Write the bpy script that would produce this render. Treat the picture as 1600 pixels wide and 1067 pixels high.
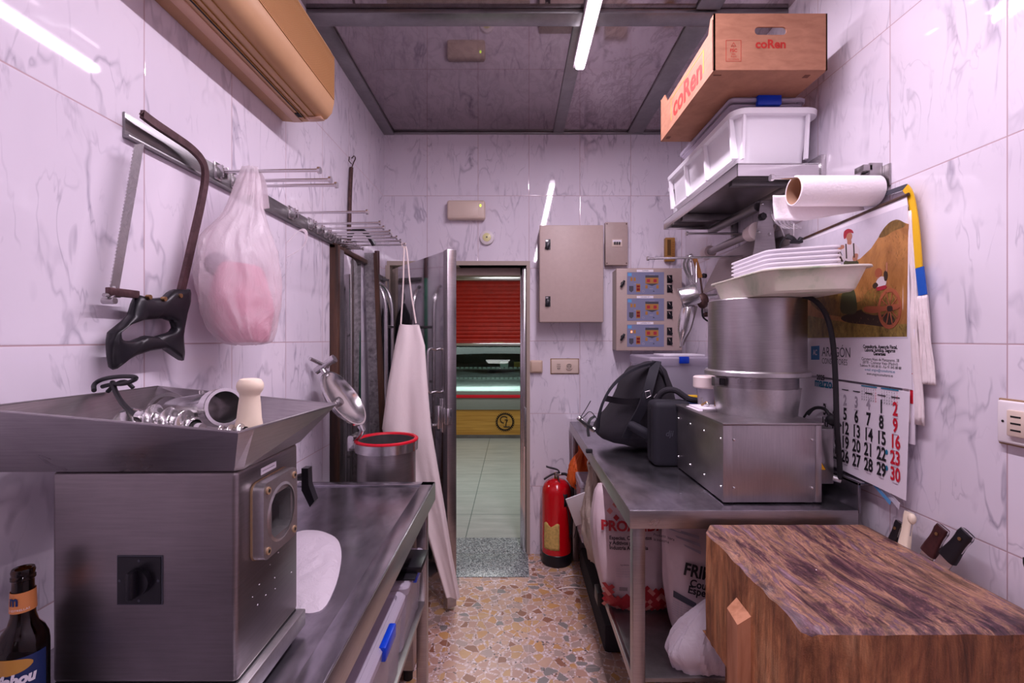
import bpy, bmesh, math, random
from mathutils import Vector, Matrix, noise
D = bpy.data
for o in list(D.objects): D.objects.remove(o)
SC = bpy.context.scene
COL = SC.collection
R = random.Random(7)
PI = math.pi

# ------------------------------------------------------------------ camera, world, exposure, lights
F, CX, CY = 738.0, 803.0, 530.0          # focal length and principal point measured on the 1600x1067 photograph
cam_d = D.cameras.new('camera'); cam = D.objects.new('camera', cam_d); COL.objects.link(cam)
cam.location = (0, 0, 1.5); cam.rotation_euler = (PI/2, 0, 0)
cam_d.sensor_width = 36; cam_d.lens = 36*F/1600
cam_d.shift_x = -3.0/1600; cam_d.shift_y = -3.5/1600
cam_d.clip_start = 0.02; cam_d.clip_end = 60
SC.camera = cam
SC.view_settings.view_transform = 'Standard'; SC.view_settings.look = 'None'
SC.view_settings.gamma = 1; SC.view_settings.use_curve_mapping = False
SC.view_settings.exposure = 0.0
w = D.worlds.new('world'); SC.world = w; w.use_nodes = True
w.node_tree.nodes['Background'].inputs[0].default_value = (0.5, 0.45, 0.5, 1)
w.node_tree.nodes['Background'].inputs[1].default_value = 0.25
SC.cycles.max_bounces = 10; SC.cycles.diffuse_bounces = 6; SC.cycles.glossy_bounces = 5
SC.cycles.transmission_bounces = 8; SC.cycles.transparent_max_bounces = 12
SC.cycles.use_denoising = True
SC.cycles.sample_clamp_indirect = 6.0
SC.cycles.blur_glossy = 0.5
TUBE_POWER = 13.0
TUBE_COL = (0.985, 0.835, 1.0)
def area(name, loc, rot, sx, sy, power, col, spread=180):
    l = D.lights.new(name, 'AREA'); l.shape = 'RECTANGLE'; l.size = sx; l.size_y = sy
    l.energy = power; l.color = col; l.spread = math.radians(spread)
    o = D.objects.new(name, l); COL.objects.link(o); o.location = loc; o.rotation_euler = rot
    return o
# light of the ceiling tube over the aisle (the tube itself is built below, just above it)
area('tube_light', (0.337, 1.28, 2.872), (0, 0, 0), 0.04, 2.26, 45, TUBE_COL)
# added fill light behind the photographer, shaped like the ceiling tube
area('rear_fill_light', (0.337, -1.15, 2.872), (0, 0, 0), 0.04, 1.5, 9, TUBE_COL)
# shop lamps
area('shop_lamp_light', (-0.2, 5.4, 2.93), (0, 0, 0), 1.2, 1.2, 46, (0.98, 1.0, 0.98))
area('shop_counter_light', (-0.3, 7.2, 1.38), (0, 0, 0), 2.0, 0.05, 1.2, (0.8, 1.0, 0.95))

# ------------------------------------------------------------------ helpers
def lin(c):
    if isinstance(c, str):
        c = [int(c[i:i+2], 16)/255 for i in (0, 2, 4)]
    return tuple(x/12.92 if x <= 0.04045 else ((x+0.055)/1.055)**2.4 for x in c) + (1.0,)
def at(px, py, Y):
    return Vector(((px-CX)*Y/F, Y, 1.5-(py-CY)*Y/F))
def atX(px, py, X):
    return at(px, py, X*F/(px-CX))
def atZ(px, py, Z):
    return at(px, py, (1.5-Z)*F/(py-CY))
def frame(o, x, y):
    x = Vector(x).normalized(); y = Vector(y); z = x.cross(y).normalized(); y = z.cross(x)
    M = Matrix.Identity(4)
    for i, c in enumerate((x, y, z)):
        for r in range(3): M[r][i] = c[r]
    for r in range(3): M[r][3] = o[r]
    return M
def FC(o): return frame(o, (1, 0, 0), (0, 0, 1))       # faces the camera (-Y)
def FR(o): return frame(o, (0, -1, 0), (0, 0, 1))      # faces -X
def FL(o): return frame(o, (0, 1, 0), (0, 0, 1))       # faces +X
def FT(o): return frame(o, (1, 0, 0), (0, 1, 0))       # faces up

class MB:
    def __init__(s, mat=None):
        s.bm = bmesh.new(); s.mats = []; s.mi = 0; s.M = Matrix.Identity(4)
        if mat: s.mat(mat)
    def mat(s, m):
        if m not in s.mats: s.mats.append(m)
        s.mi = s.mats.index(m); return s
    def add(s, vs, fs):
        bv = [s.bm.verts.new(s.M @ Vector(v)) for v in vs]
        for f in fs:
            try:
                nf = s.bm.faces.new([bv[i] for i in f]); nf.material_index = s.mi
            except ValueError: pass
        return s
    def box(s, a, b, bev=0, seg=2, T=None):
        a = Vector(a); b = Vector(b)
        t = bmesh.new(); bmesh.ops.create_cube(t, size=1)
        for v in t.verts:
            v.co = Vector((a[i]+(v.co[i]+0.5)*(b[i]-a[i]) for i in range(3)))
        if bev > 0:
            bmesh.ops.bevel(t, geom=t.edges[:], offset=bev, segments=seg, profile=0.5, affect='EDGES')
        t.verts.index_update()
        vs = [(T @ v.co if T else v.co.copy()) for v in t.verts]; fs = [[v.index for v in f.verts] for f in t.faces]
        t.free(); return s.add(vs, fs)
    def grid(s, fn, nu, nv, cu=False, cv=False):
        U = nu if cu else nu+1; V = nv if cv else nv+1
        vs = [fn(i/nu, j/nv) for i in range(U) for j in range(V)]
        fs = []
        for i in range(nu):
            for j in range(nv):
                i2 = (i+1) % U; j2 = (j+1) % V
                fs.append((i*V+j, i2*V+j, i2*V+j2, i*V+j2))
        return s.add(vs, fs)
    def rings(s, rs, cap0=True, cap1=True, closed=False):
        n = len(rs[0]); vs = [p for r in rs for p in r]; fs = []
        m = len(rs)
        for k in range(m if closed else m-1):
            a = k*n; b = ((k+1) % m)*n
            for i in range(n):
                j = (i+1) % n; fs.append((a+i, a+j, b+j, b+i))
        if not closed:
            if cap0: fs.append(tuple(reversed(range(n))))
            if cap1: fs.append(tuple((m-1)*n+i for i in range(n)))
        return s.add(vs, fs)
    def lathe(s, prof, o=(0, 0, 0), ax=(0, 0, 1), n=32, closed=False, caps=True):
        ax = Vector(ax).normalized(); o = Vector(o)
        e = Vector((1, 0, 0)) if abs(ax.x) < 0.9 else Vector((0, 1, 0))
        u = ax.cross(e).normalized(); v = ax.cross(u)
        rs = [[o+ax*h+(u*math.cos(2*PI*i/n)+v*math.sin(2*PI*i/n))*max(r, 1e-5) for i in range(n)] for r, h in prof]
        return s.rings(rs, caps, caps, closed)
    def cyl(s, p0, p1, r0, r1=None, n=20):
        p0 = Vector(p0); p1 = Vector(p1); L = (p1-p0).length
        return s.lathe([(r0, 0), (r0 if r1 is None else r1, L)], p0, p1-p0, n)
    def tube(s, pts, r, n=10, closed=False, smooth=0):
        P = [Vector(p) for p in pts]
        for _ in range(smooth):
            Q = []
            m = len(P)
            rng = range(m) if closed else range(m-1)
            if not closed: Q.append(P[0])
            for i in rng:
                a, b = P[i], P[(i+1) % m]
                Q += [a*0.75+b*0.25, a*0.25+b*0.75]
            if not closed: Q.append(P[-1])
            P = Q
        m = len(P); rr = r if isinstance(r, (list, tuple)) else None
        T = []
        for i in range(m):
            a = P[(i-1) % m] if (closed or i > 0) else P[i]; b = P[(i+1) % m] if (closed or i < m-1) else P[i]
            T.append((b-a).normalized())
        e = Vector((0, 0, 1)) if abs(T[0].z) < 0.9 else Vector((1, 0, 0))
        u = T[0].cross(e).normalized(); rs = []
        for i in range(m):
            u = (u-T[i]*u.dot(T[i])); u.normalize(); v = T[i].cross(u)
            ri = r if not rr else rr[0]+(rr[-1]-rr[0])*i/(m-1)
            rs.append([P[i]+(u*math.cos(2*PI*k/n)+v*math.sin(2*PI*k/n))*ri for k in range(n)])
        return s.rings(rs, True, True, closed)
    def strap(s, pts, wdir, wd, th, smooth=2, closed=False):
        """a flat band: pts centre line, wdir width direction, wd width, th thickness"""
        P = [Vector(p) for p in pts]
        for _ in range(smooth):
            Q = [P[0]]
            for i in range(len(P)-1): Q += [P[i]*0.75+P[i+1]*0.25, P[i]*0.25+P[i+1]*0.75]
            Q.append(P[-1]); P = Q
        W = Vector(wdir).normalized(); rs = []
        for i in range(len(P)):
            t = (P[min(i+1, len(P)-1)]-P[max(i-1, 0)]).normalized()
            n_ = t.cross(W).normalized(); w_ = n_.cross(t)
            rs.append([P[i]+w_*wd/2+n_*th/2, P[i]-w_*wd/2+n_*th/2, P[i]-w_*wd/2-n_*th/2, P[i]+w_*wd/2-n_*th/2])
        return s.rings(rs)
    def prism(s, poly, M, h):
        """polygon in the local xy of frame M, extruded along local z from 0 to h"""
        n = len(poly)
        vs = [M @ Vector((x, y, 0)) for x, y in poly]+[M @ Vector((x, y, h)) for x, y in poly]
        fs = [tuple(reversed(range(n))), tuple(range(n, 2*n))]+[(i, (i+1) % n, n+(i+1) % n, n+i) for i in range(n)]
        return s.add(vs, fs)
    def rect(s, M, x0, y0, x1, y1, h): return s.prism([(x0, y0), (x1, y0), (x1, y1), (x0, y1)], M, h)
    def disc(s, M, cx, cy, r, h, n=24, ry=None):
        ry = ry or r
        return s.prism([(cx+r*math.cos(2*PI*i/n), cy+ry*math.sin(2*PI*i/n)) for i in range(n)], M, h)
    def annulus(s, M, cx, cy, r0, r1, h, n=36, ry=1.0):
        c = [(math.cos(2*PI*i/n), math.sin(2*PI*i/n)*ry) for i in range(n)]
        rs = [[M @ Vector((cx+r*a, cy+r*b, z)) for a, b in c] for r, z in ((r0, 0), (r0, h), (r1, h), (r1, 0))]
        return s.rings(rs, closed=True)
    def ball(s, c, r, n=18, m=12):
        rx, ry, rz = (r, r, r) if not isinstance(r, (tuple, list)) else r
        return s.rings([[(c[0]+rx*math.sin(PI*max(min(k/m, .9999), .0001))*math.cos(2*PI*i/n), c[1]+ry*math.sin(PI*max(min(k/m, .9999), .0001))*math.sin(2*PI*i/n), c[2]-rz*math.cos(PI*k/m)) for i in range(n)] for k in range(m+1)])
    def text(s, txt, size, M, al='CENTER', h=0.0003, sx=1.0, bold=0.0, shear=0.0, fn=None):
        cu = D.curves.new('t', 'FONT'); cu.body = txt; cu.size = size; cu.align_x = al; cu.align_y = 'CENTER'
        cu.offset = bold; cu.shear = shear; cu.resolution_u = 3
        ob = D.objects.new('t', cu); COL.objects.link(ob)
        dg = bpy.context.evaluated_depsgraph_get(); dg.update()
        me = D.meshes.new_from_object(ob.evaluated_get(dg))
        vs = []
        for v in me.vertices:
            p = Vector((v.co.x*sx, v.co.y, h))
            vs.append(fn(p) if fn else M @ p)
        fs = [tuple(p.vertices) for p in me.polygons]
        s.add(vs, fs)
        D.objects.remove(ob); D.curves.remove(cu); D.meshes.remove(me)
        return s
    def build(s, name, parent=None, loc=None, flat=False, solid=0, sub=0, label=None, ang=32):
        root = parent
        while root is not None and root.parent is not None: root = root.parent
        bm = s.bm
        if loc is None:
            if root is not None: loc = root.location.copy()
            else:
                xs = [v.co for v in bm.verts]
                loc = Vector(((min(v.x for v in xs)+max(v.x for v in xs))/2, (min(v.y for v in xs)+max(v.y for v in xs))/2, min(v.z for v in xs)))
        for v in bm.verts: v.co -= Vector(loc)
        bmesh.ops.remove_doubles(bm, verts=bm.verts, dist=1e-6)
        bmesh.ops.recalc_face_normals(bm, faces=bm.faces) if not getattr(s, 'keepn', False) else None
        if not flat:
            for f in bm.faces: f.smooth = True
            for e in bm.edges:
                if len(e.link_faces) == 2 and e.calc_face_angle(0) > math.radians(ang): e.smooth = False
        me = D.meshes.new(name); bm.to_mesh(me); bm.free()
        for m in s.mats: me.materials.append(MAT(m))
        o = D.objects.new(name, me); COL.objects.link(o)
        if parent is not None: o.parent = parent
        else: o.location = loc
        if solid:
            md = o.modifiers.new('thickness', 'SOLIDIFY'); md.thickness = solid; md.offset = 0
        if sub:
            md = o.modifiers.new('smoothing', 'SUBSURF'); md.levels = sub; md.render_levels = sub
        if label: o['label'] = label
        return o
def tag(o, label, cat, group=None):
    o['label'] = label; o['category'] = cat
    if group: o['group'] = group
    return o
def thing(name, loc, label, cat, group=None):
    o = D.objects.new(name, None); COL.objects.link(o); o.location = loc; o.empty_display_size = 0.05
    return tag(o, label, cat, group)
def struct(mb, name, parent=None, **k):
    o = mb.build(name, parent, **k)
    if parent is None: o['kind'] = 'structure'
    return o
def dup(o, loc, parent=None, label=None, group=None):
    c = o.copy(); COL.objects.link(c)
    if parent is not None: c.parent = parent
    else: c.location = loc
    if label: c['label'] = label
    if group: c['group'] = group
    for ch in list(o.children): dup(ch, None, c)
    return c
def superring(c, rx, ry, n=40, p=2.0, amp=0, fr=2.0, seed=0.0, z=None, tilt=(0, 0)):
    out = []
    for i in range(n):
        t = 2*PI*i/n; ct, st = math.cos(t), math.sin(t)
        x = math.copysign(abs(ct)**(2/p), ct); y = math.copysign(abs(st)**(2/p), st)
        k = 1+amp*noise.noise(Vector((ct*fr+seed, st*fr, c[2]*fr*2.5)))+amp*0.6*noise.noise(Vector((ct*fr*3, st*fr*3+seed, c[2]*fr*3)))
        out.append(Vector((c[0]+rx*x*k, c[1]+ry*y*k, c[2]+tilt[0]*x+tilt[1]*y)))
    return out
def sack(mb, st, n=44, p=2.6, amp=0.1, fr=2.0, seed=0.0, steps=6):
    """a soft bag lofted through stations (x, y, z, rx, ry)"""
    S = []
    for a, b in zip(st[:-1], st[1:]):
        for k in range(steps):
            t = k/steps; t = t
            S.append([a[i]*(1-t)+b[i]*t for i in range(5)])
    S.append(list(st[-1]))
    for _ in range(2):
        S = [S[0]]+[[(S[i-1][j]+2*S[i][j]+S[i+1][j])/4 for j in range(5)] for i in range(1, len(S)-1)]+[S[-1]]
    mb.rings([superring((q[0], q[1], q[2]), q[3], q[4], n, p, amp, fr, seed) for q in S])
    return mb

# ------------------------------------------------------------------ materials
_M = {}
def nt(name):
    m = D.materials.new(name); m.use_nodes = True; t = m.node_tree; t.nodes.clear()
    out = t.nodes.new('ShaderNodeOutputMaterial'); b = t.nodes.new('ShaderNodeBsdfPrincipled')
    t.links.new(b.outputs[0], out.inputs[0]); return m, t, b, out
def nd(t, typ, ins=None, **kw):
    n = t.nodes.new(typ)
    for k, v in kw.items(): setattr(n, k, v)
    for k, v in (ins or {}).items():
        if hasattr(v, 'is_output') or isinstance(v, bpy.types.NodeSocket): t.links.new(v, n.inputs[k])
        else: n.inputs[k].default_value = v
    return n
def mth(t, op, a, b=0.0, c=None, clamp=False):
    ins = {0: a, 1: b}
    if c is not None: ins[2] = c
    return nd(t, 'ShaderNodeMath', ins, operation=op, use_clamp=clamp).outputs[0]
def mixc(t, f, a, b):
    n = t.nodes.new('ShaderNodeMix'); n.data_type = 'RGBA'
    for k, v in ((0, f), (6, a), (7, b)):
        if isinstance(v, bpy.types.NodeSocket): t.links.new(v, n.inputs[k])
        else: n.inputs[k].default_value = v
    return n.outputs[2]
def ramp(t, f, stops, interp='LINEAR'):
    n = t.nodes.new('ShaderNodeValToRGB'); t.links.new(f, n.inputs[0]); cr = n.color_ramp; cr.interpolation = interp
    while len(cr.elements) < len(stops): cr.elements.new(0.5)
    for e, (p, c) in zip(cr.elements, stops): e.position = p; e.color = c
    return n.outputs[0]
def G(v): return (v, v, v, 1)
def pos(t, scale=(1, 1, 1), rot=(0, 0, 0), loc=(0, 0, 0), src='Object'):
    if src == 'World': p = t.nodes.new('ShaderNodeNewGeometry').outputs['Position']
    else: p = t.nodes.new('ShaderNodeTexCoord').outputs['Object']
    return nd(t, 'ShaderNodeMapping', {'Vector': p, 'Scale': scale, 'Rotation': rot, 'Location': loc}).outputs[0]
def noi(t, v, sc, det=4, rough=0.5, dist=0.0):
    return nd(t, 'ShaderNodeTexNoise', {'Vector': v, 'Scale': sc, 'Detail': det, 'Roughness': rough, 'Distortion': dist}).outputs[0]
def bump(t, b, h, st=0.3, d=0.002):
    n = nd(t, 'ShaderNodeBump', {'Strength': st, 'Distance': d, 'Height': h}); t.links.new(n.outputs[0], b.inputs['Normal']); return n
def plain(name, c, rough=0.5, metal=0.0, var=0.0, sc=20, trans=0.0, emit=0.0, spec=0.5, bmp=0.0, bsc=60, sss=0, ior=1.45, alpha=1.0, coat=0):
    m, t, b, out = nt(name); c = lin(c)
    b.inputs['Base Color'].default_value = c; b.inputs['Roughness'].default_value = rough; b.inputs['Metallic'].default_value = metal
    b.inputs['Transmission Weight'].default_value = trans; b.inputs['IOR'].default_value = ior
    b.inputs['Specular IOR Level'].default_value = spec; b.inputs['Coat Weight'].default_value = coat
    b.inputs['Alpha'].default_value = alpha
    if sss: b.inputs['Subsurface Weight'].default_value = sss; b.inputs['Subsurface Radius'].default_value = (0.02, 0.02, 0.02)
    if emit: b.inputs['Emission Color'].default_value = c; b.inputs['Emission Strength'].default_value = emit
    n = noi(t, pos(t), sc, 5, 0.6)
    if var:
        t.links.new(mixc(t, ramp(t, n, [(0.3, G(0)), (0.7, G(1))]), tuple(x*(1-var) for x in c[:3])+(1,), tuple(min(1, x*(1+var)) for x in c[:3])+(1,)), b.inputs['Base Color'])
    if bmp: bump(t, b, noi(t, pos(t), bsc, 4), bmp, 0.003)
    return m
def steel(name, c=0.45, rough=0.3, dirt=0.25, stretch=(2, 2, 60), sc=6, blot=3.0, tint=(1, 0.97, 0.98)):
    m, t, b, out = nt(name)
    v = pos(t, stretch); n1 = noi(t, v, sc, 6, 0.65); n2 = noi(t, pos(t), blot, 5, 0.6, 0.6)
    a = tuple(c*(1-dirt)*x for x in tint)+(1,); d = tuple(min(1, c*(1+dirt*0.6))*x for x in tint)+(1,)
    f = mth(t, 'ADD', mth(t, 'MULTIPLY', n1, 0.4), mth(t, 'MULTIPLY', n2, 0.6))
    t.links.new(ramp(t, f, [(0.35, a), (0.65, d)]), b.inputs['Base Color'])
    b.inputs['Metallic'].default_value = 0.95
    t.links.new(mth(t, 'ADD', mth(t, 'MULTIPLY', n2, 0.22), rough-0.1), b.inputs['Roughness'])
    bump(t, b, n1, 0.12, 0.0006)
    return m
def marble(name, ax, u0, su, z0, sz, wid, base='e0d8e2', ceil=False):
    """glossy marble wall tiles: grid phase (u0, z0) and size (su, sz) in metres, ax 0 = runs along X, 1 = along Y"""
    m, t, b, out = nt(name)
    g = t.nodes.new('ShaderNodeNewGeometry'); sep = nd(t, 'ShaderNodeSeparateXYZ', {0: g.outputs['Position']})
    u = sep.outputs[ax]; z = sep.outputs[2]
    tu = mth(t, 'DIVIDE', mth(t, 'SUBTRACT', u, u0), su); tz = mth(t, 'DIVIDE', mth(t, 'SUBTRACT', z, z0), sz)
    fu = mth(t, 'FLOOR', tu); fz = mth(t, 'FLOOR', tz)
    def edge(tt, ff, s):
        fr = mth(t, 'SUBTRACT', tt, ff); return mth(t, 'MULTIPLY', mth(t, 'MINIMUM', fr, mth(t, 'SUBTRACT', 1.0, fr)), s)
    ed = mth(t, 'MINIMUM', edge(tu, fu, su), edge(tz, fz, sz))
    cmb = nd(t, 'ShaderNodeCombineXYZ', {0: fu, 1: fz, 2: float(wid)})
    wn = nd(t, 'ShaderNodeTexWhiteNoise', {'Vector': cmb.outputs[0]}, noise_dimensions='3D')
    uv = nd(t, 'ShaderNodeCombineXYZ', {0: u, 1: z, 2: 0.0}).outputs[0]
    off = nd(t, 'ShaderNodeVectorMath', {0: wn.outputs['Color'], 1: (17.0, 23.0, 9.0)}, operation='MULTIPLY').outputs[0]
    v0 = nd(t, 'ShaderNodeVectorMath', {0: uv, 1: off}, operation='ADD').outputs[0]
    v = nd(t, 'ShaderNodeMapping', {'Vector': v0, 'Rotation': (0, 0, -0.55 if ax == 0 else 0.5), 'Scale': (2.4, 0.8, 1)}).outputs[0]
    n = noi(t, v, 2.8, 3, 0.5, 0.5)
    vein = mth(t, 'SUBTRACT', 1.0, mth(t, 'MULTIPLY', mth(t, 'ABSOLUTE', mth(t, 'SUBTRACT', n, 0.5)), 36.0), clamp=True)
    n2 = noi(t, v, 5.5, 3, 0.55, 0.6)
    vein2 = mth(t, 'SUBTRACT', 1.0, mth(t, 'MULTIPLY', mth(t, 'ABSOLUTE', mth(t, 'SUBTRACT', n2, 0.47)), 44.0), clamp=True)
    msk = ramp(t, noi(t, v0, 4.5, 3), [(0.42, G(0)), (0.66, G(1))])
    msk2 = ramp(t, noi(t, v0, 6.5, 3), [(0.44, G(0)), (0.68, G(1))])
    cloud = ramp(t, noi(t, v, 1.6, 4), [(0.35, G(0)), (0.8, G(1))])
    k = mth(t, 'ADD', mth(t, 'MULTIPLY', mth(t, 'MULTIPLY', vein, msk), 0.6), mth(t, 'MULTIPLY', mth(t, 'MULTIPLY', vein2, msk2), 0.42), clamp=True)
    c0 = mixc(t, mth(t, 'MULTIPLY', cloud, 0.3), lin(base), lin('c2b8c8'))
    c1 = mixc(t, k, c0, lin('837c90'))
    gr = mth(t, 'LESS_THAN', ed, 0.0016)
    c2 = mixc(t, gr, c1, lin('b59aa0'))
    t.links.new(c2, b.inputs['Base Color'])
    b.inputs['Specular IOR Level'].default_value = 0.6
    t.links.new(mth(t, 'ADD', mth(t, 'MULTIPLY', gr, 0.5), 0.035), b.inputs['Roughness'])
    # each tile sits at a very slightly different angle
    tl = nd(t, 'ShaderNodeVectorMath', {0: wn.outputs['Color'], 1: (0.5, 0.5, 0.5)}, operation='SUBTRACT').outputs[0]
    tl = nd(t, 'ShaderNodeVectorMath', {0: tl, 1: (0.012, 0.012, 0.012)}, operation='MULTIPLY').outputs[0]
    bp = nd(t, 'ShaderNodeBump', {'Strength': 0.35, 'Distance': 0.0012, 'Height': mth(t, 'MULTIPLY', ed, 260.0, clamp=True)})
    nn = nd(t, 'ShaderNodeVectorMath', {0: bp.outputs[0], 1: tl}, operation='ADD').outputs[0]
    nn = nd(t, 'ShaderNodeVectorMath', {0: nn}, operation='NORMALIZE').outputs[0]
    t.links.new(nn, b.inputs['Normal'])
    return m
def m_terrazzo():
    m, t, b, out = nt('terrazzo')
    v = pos(t, src='World'); dv = nd(t, 'ShaderNodeVectorMath', {0: v, 1: nd(t, 'ShaderNodeVectorMath', {0: nd(t, 'ShaderNodeTexNoise', {'Vector': v, 'Scale': 18.0, 'Detail': 3.0}).outputs['Color'], 1: (0.02, 0.02, 0)}, operation='MULTIPLY').outputs[0]}, operation='ADD').outputs[0]
    dv = nd(t, 'ShaderNodeMapping', {'Vector': dv, 'Scale': (1, 1, 0)}).outputs[0]
    e = nd(t, 'ShaderNodeTexVoronoi', {'Vector': dv, 'Scale': 21.0, 'Randomness': 1.0}, feature='DISTANCE_TO_EDGE').outputs[0]
    c = nd(t, 'ShaderNodeTexVoronoi', {'Vector': dv, 'Scale': 21.0, 'Randomness': 1.0}, feature='F1').outputs['Color']
    sc = nd(t, 'ShaderNodeSeparateColor', {0: c}).outputs
    chip = ramp(t, sc[0], [(0.0, lin('cca48c')), (0.3, lin('c09684')), (0.5, lin('cca070')), (0.62, lin('b49a90')), (0.75, lin('8c8480')), (0.82, lin('cc9860')), (0.93, lin('98644c')), (1.0, lin('dcc8bc'))], 'CONSTANT')
    th = mth(t, 'ADD', mth(t, 'MULTIPLY', sc[1], 0.10), 0.03)
    isc = mth(t, 'GREATER_THAN', e, th)
    e2 = nd(t, 'ShaderNodeTexVoronoi', {'Vector': dv, 'Scale': 110.0}, feature='F1').outputs['Color']
    small = ramp(t, nd(t, 'ShaderNodeSeparateColor', {0: e2}).outputs[0], [(0, lin('d0b0a8')), (0.4, lin('e0c8c6')), (0.65, lin('c09c8c')), (0.85, lin('ecdce0')), (0.95, lin('6c5a56'))], 'CONSTANT')
    base = mixc(t, isc, small, chip)
    s = nd(t, 'ShaderNodeSeparateXYZ', {0: v}).outputs
    def jn(x, o):
        fr = mth(t, 'FRACT', mth(t, 'DIVIDE', mth(t, 'ADD', x, o), 0.4)); return mth(t, 'MINIMUM', fr, mth(t, 'SUBTRACT', 1.0, fr))
    j = mth(t, 'LESS_THAN', mth(t, 'MINIMUM', jn(s[0], 4.33), jn(s[1], 4.24)), 0.005)
    base = mixc(t, mth(t, 'MULTIPLY', j, 0.6), base, lin('cbb4ae'))
    dirt = ramp(t, noi(t, v, 3.2, 6, 0.7), [(0.35, G(0.62)), (0.65, G(1.0))])
    mx = t.nodes.new('ShaderNodeMix'); mx.data_type = 'RGBA'; mx.blend_type = 'MULTIPLY'; mx.inputs[0].default_value = 0.5
    t.links.new(base, mx.inputs[6]); t.links.new(dirt, mx.inputs[7]); t.links.new(mx.outputs[2], b.inputs['Base Color'])
    b.inputs['Roughness'].default_value = 0.38
    return m
def m_granite():
    m, t, b, out = nt('granite')
    v = pos(t, src='World'); c = nd(t, 'ShaderNodeTexVoronoi', {'Vector': v, 'Scale': 150.0}, feature='F1').outputs['Color']
    s = nd(t, 'ShaderNodeSeparateColor', {0: c}).outputs[0]
    t.links.new(ramp(t, s, [(0, lin('3c4248')), (0.25, lin('72787c')), (0.5, lin('9ca4a4')), (0.75, lin('b8bebe')), (0.9, lin('8c8886'))], 'CONSTANT'), b.inputs['Base Color'])
    b.inputs['Roughness'].default_value = 0.35; return m
def m_shopfloor():
    m, t, b, out = nt('shop_floor_tile')
    v = pos(t, src='World'); s = nd(t, 'ShaderNodeSeparateXYZ', {0: v}).outputs
    def jn(x, o, sz):
        fr = mth(t, 'FRACT', mth(t, 'DIVIDE', mth(t, 'ADD', x, o), sz)); return mth(t, 'MULTIPLY', mth(t, 'MINIMUM', fr, mth(t, 'SUBTRACT', 1.0, fr)), sz)
    j = mth(t, 'LESS_THAN', mth(t, 'MINIMUM', jn(s[0], 0.365+2.4, 1.2), jn(s[1], 0.15, 0.6)), 0.0035)
    n = noi(t, pos(t, (1, 5, 1), src='World'), 2.5, 6, 0.6)
    t.links.new(mixc(t, j, ramp(t, n, [(0.3, lin('9a9e98')), (0.7, lin('b2b4ae'))]), lin('5b6862')), b.inputs['Base Color'])
    b.inputs['Roughness'].default_value = 0.3; return m
def m_ceiling(name, c, rough, streak=0.5):
    m, t, b, out = nt(name)
    v = pos(t, src='World'); n = noi(t, v, 2.2, 5, 0.6, 0.6); n2 = noi(t, pos(t, (2, 1, 1), (0, 0, 0.5), src='World'), 6.0, 7, 0.66, 0.6)
    vein = mth(t, 'SUBTRACT', 1.0, mth(t, 'MULTIPLY', mth(t, 'ABSOLUTE', mth(t, 'SUBTRACT', n2, 0.5)), 16.0), clamp=True)
    base = ramp(t, n, [(0.25, tuple(x*0.82 for x in c)+(1,)), (0.7, tuple(c)+(1,))])
    t.links.new(mixc(t, mth(t, 'MULTIPLY', vein, streak), base, (c[0]*0.4, c[1]*0.36, c[2]*0.38, 1)), b.inputs['Base Color'])
    b.inputs['Metallic'].default_value = 0.9
    t.links.new(mth(t, 'ADD', mth(t, 'MULTIPLY', n, 0.05), rough-0.025), b.inputs['Roughness']); return m
def m_block_top():
    m, t, b, out = nt('worn_block_top')
    v = pos(t, (1.0, 0.22, 1), (0, 0, 0.35)); n = noi(t, v, 15, 12, 0.8, 0.7)
    n2 = noi(t, pos(t, (1, 0.12, 1), (0, 0, 0.42)), 60, 8, 0.75, 0.5); n3 = noi(t, pos(t), 190, 4, 0.75)
    base = ramp(t, n, [(0.34, lin('24161c')), (0.44, lin('54343c')), (0.49, lin('7c5850')), (0.53, lin('a47a5c')), (0.57, lin('6a4c54')), (0.72, lin('9c8088'))])
    fine = ramp(t, n2, [(0.38, G(0.28)), (0.6, G(1.25))])
    mx = t.nodes.new('ShaderNodeMix'); mx.data_type = 'RGBA'; mx.blend_type = 'MULTIPLY'; mx.inputs[0].default_value = 0.85
    t.links.new(base, mx.inputs[6]); t.links.new(fine, mx.inputs[7])
    sp = ramp(t, n3, [(0.66, G(0)), (0.74, G(1))])
    c = mixc(t, mth(t, 'MULTIPLY', sp, 0.7), mx.outputs[2], lin('e0ccc4'))
    t.links.new(c, b.inputs['Base Color'])
    t.links.new(mth(t, 'ADD', mth(t, 'MULTIPLY', n, 0.3), 0.28), b.inputs['Roughness'])
    bump(t, b, mth(t, 'ADD', n2, mth(t, 'MULTIPLY', n3, 0.5)), 0.5, 0.002); return m
def m_block_side():
    m, t, b, out = nt('block_side')
    v = pos(t, (1, 1, 0.12)); n = noi(t, v, 45, 8, 0.75, 0.3); n2 = noi(t, pos(t, (1, 1, 0.5)), 7, 6, 0.7, 0.8); n3 = noi(t, pos(t), 260, 3, 0.7)
    base = ramp(t, n2, [(0.28, lin('3a2218')), (0.40, lin('885436')), (0.55, lin('b4784e')), (0.68, lin('c49066')), (0.8, lin('8c7848'))])
    fine = ramp(t, n, [(0.36, G(0.3)), (0.62, G(1.3))])
    mx = t.nodes.new('ShaderNodeMix'); mx.data_type = 'RGBA'; mx.blend_type = 'MULTIPLY'; mx.inputs[0].default_value = 0.8
    t.links.new(base, mx.inputs[6]); t.links.new(fine, mx.inputs[7])
    sp = ramp(t, n3, [(0.66, G(0)), (0.74, G(1))])
    t.links.new(mixc(t, mth(t, 'MULTIPLY', sp, 0.55), mx.outputs[2], lin('c49a78')), b.inputs['Base Color'])
    b.inputs['Roughness'].default_value = 0.75; bump(t, b, mth(t, 'ADD', n, mth(t, 'MULTIPLY', n3, 0.6)), 0.9, 0.004); return m
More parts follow.
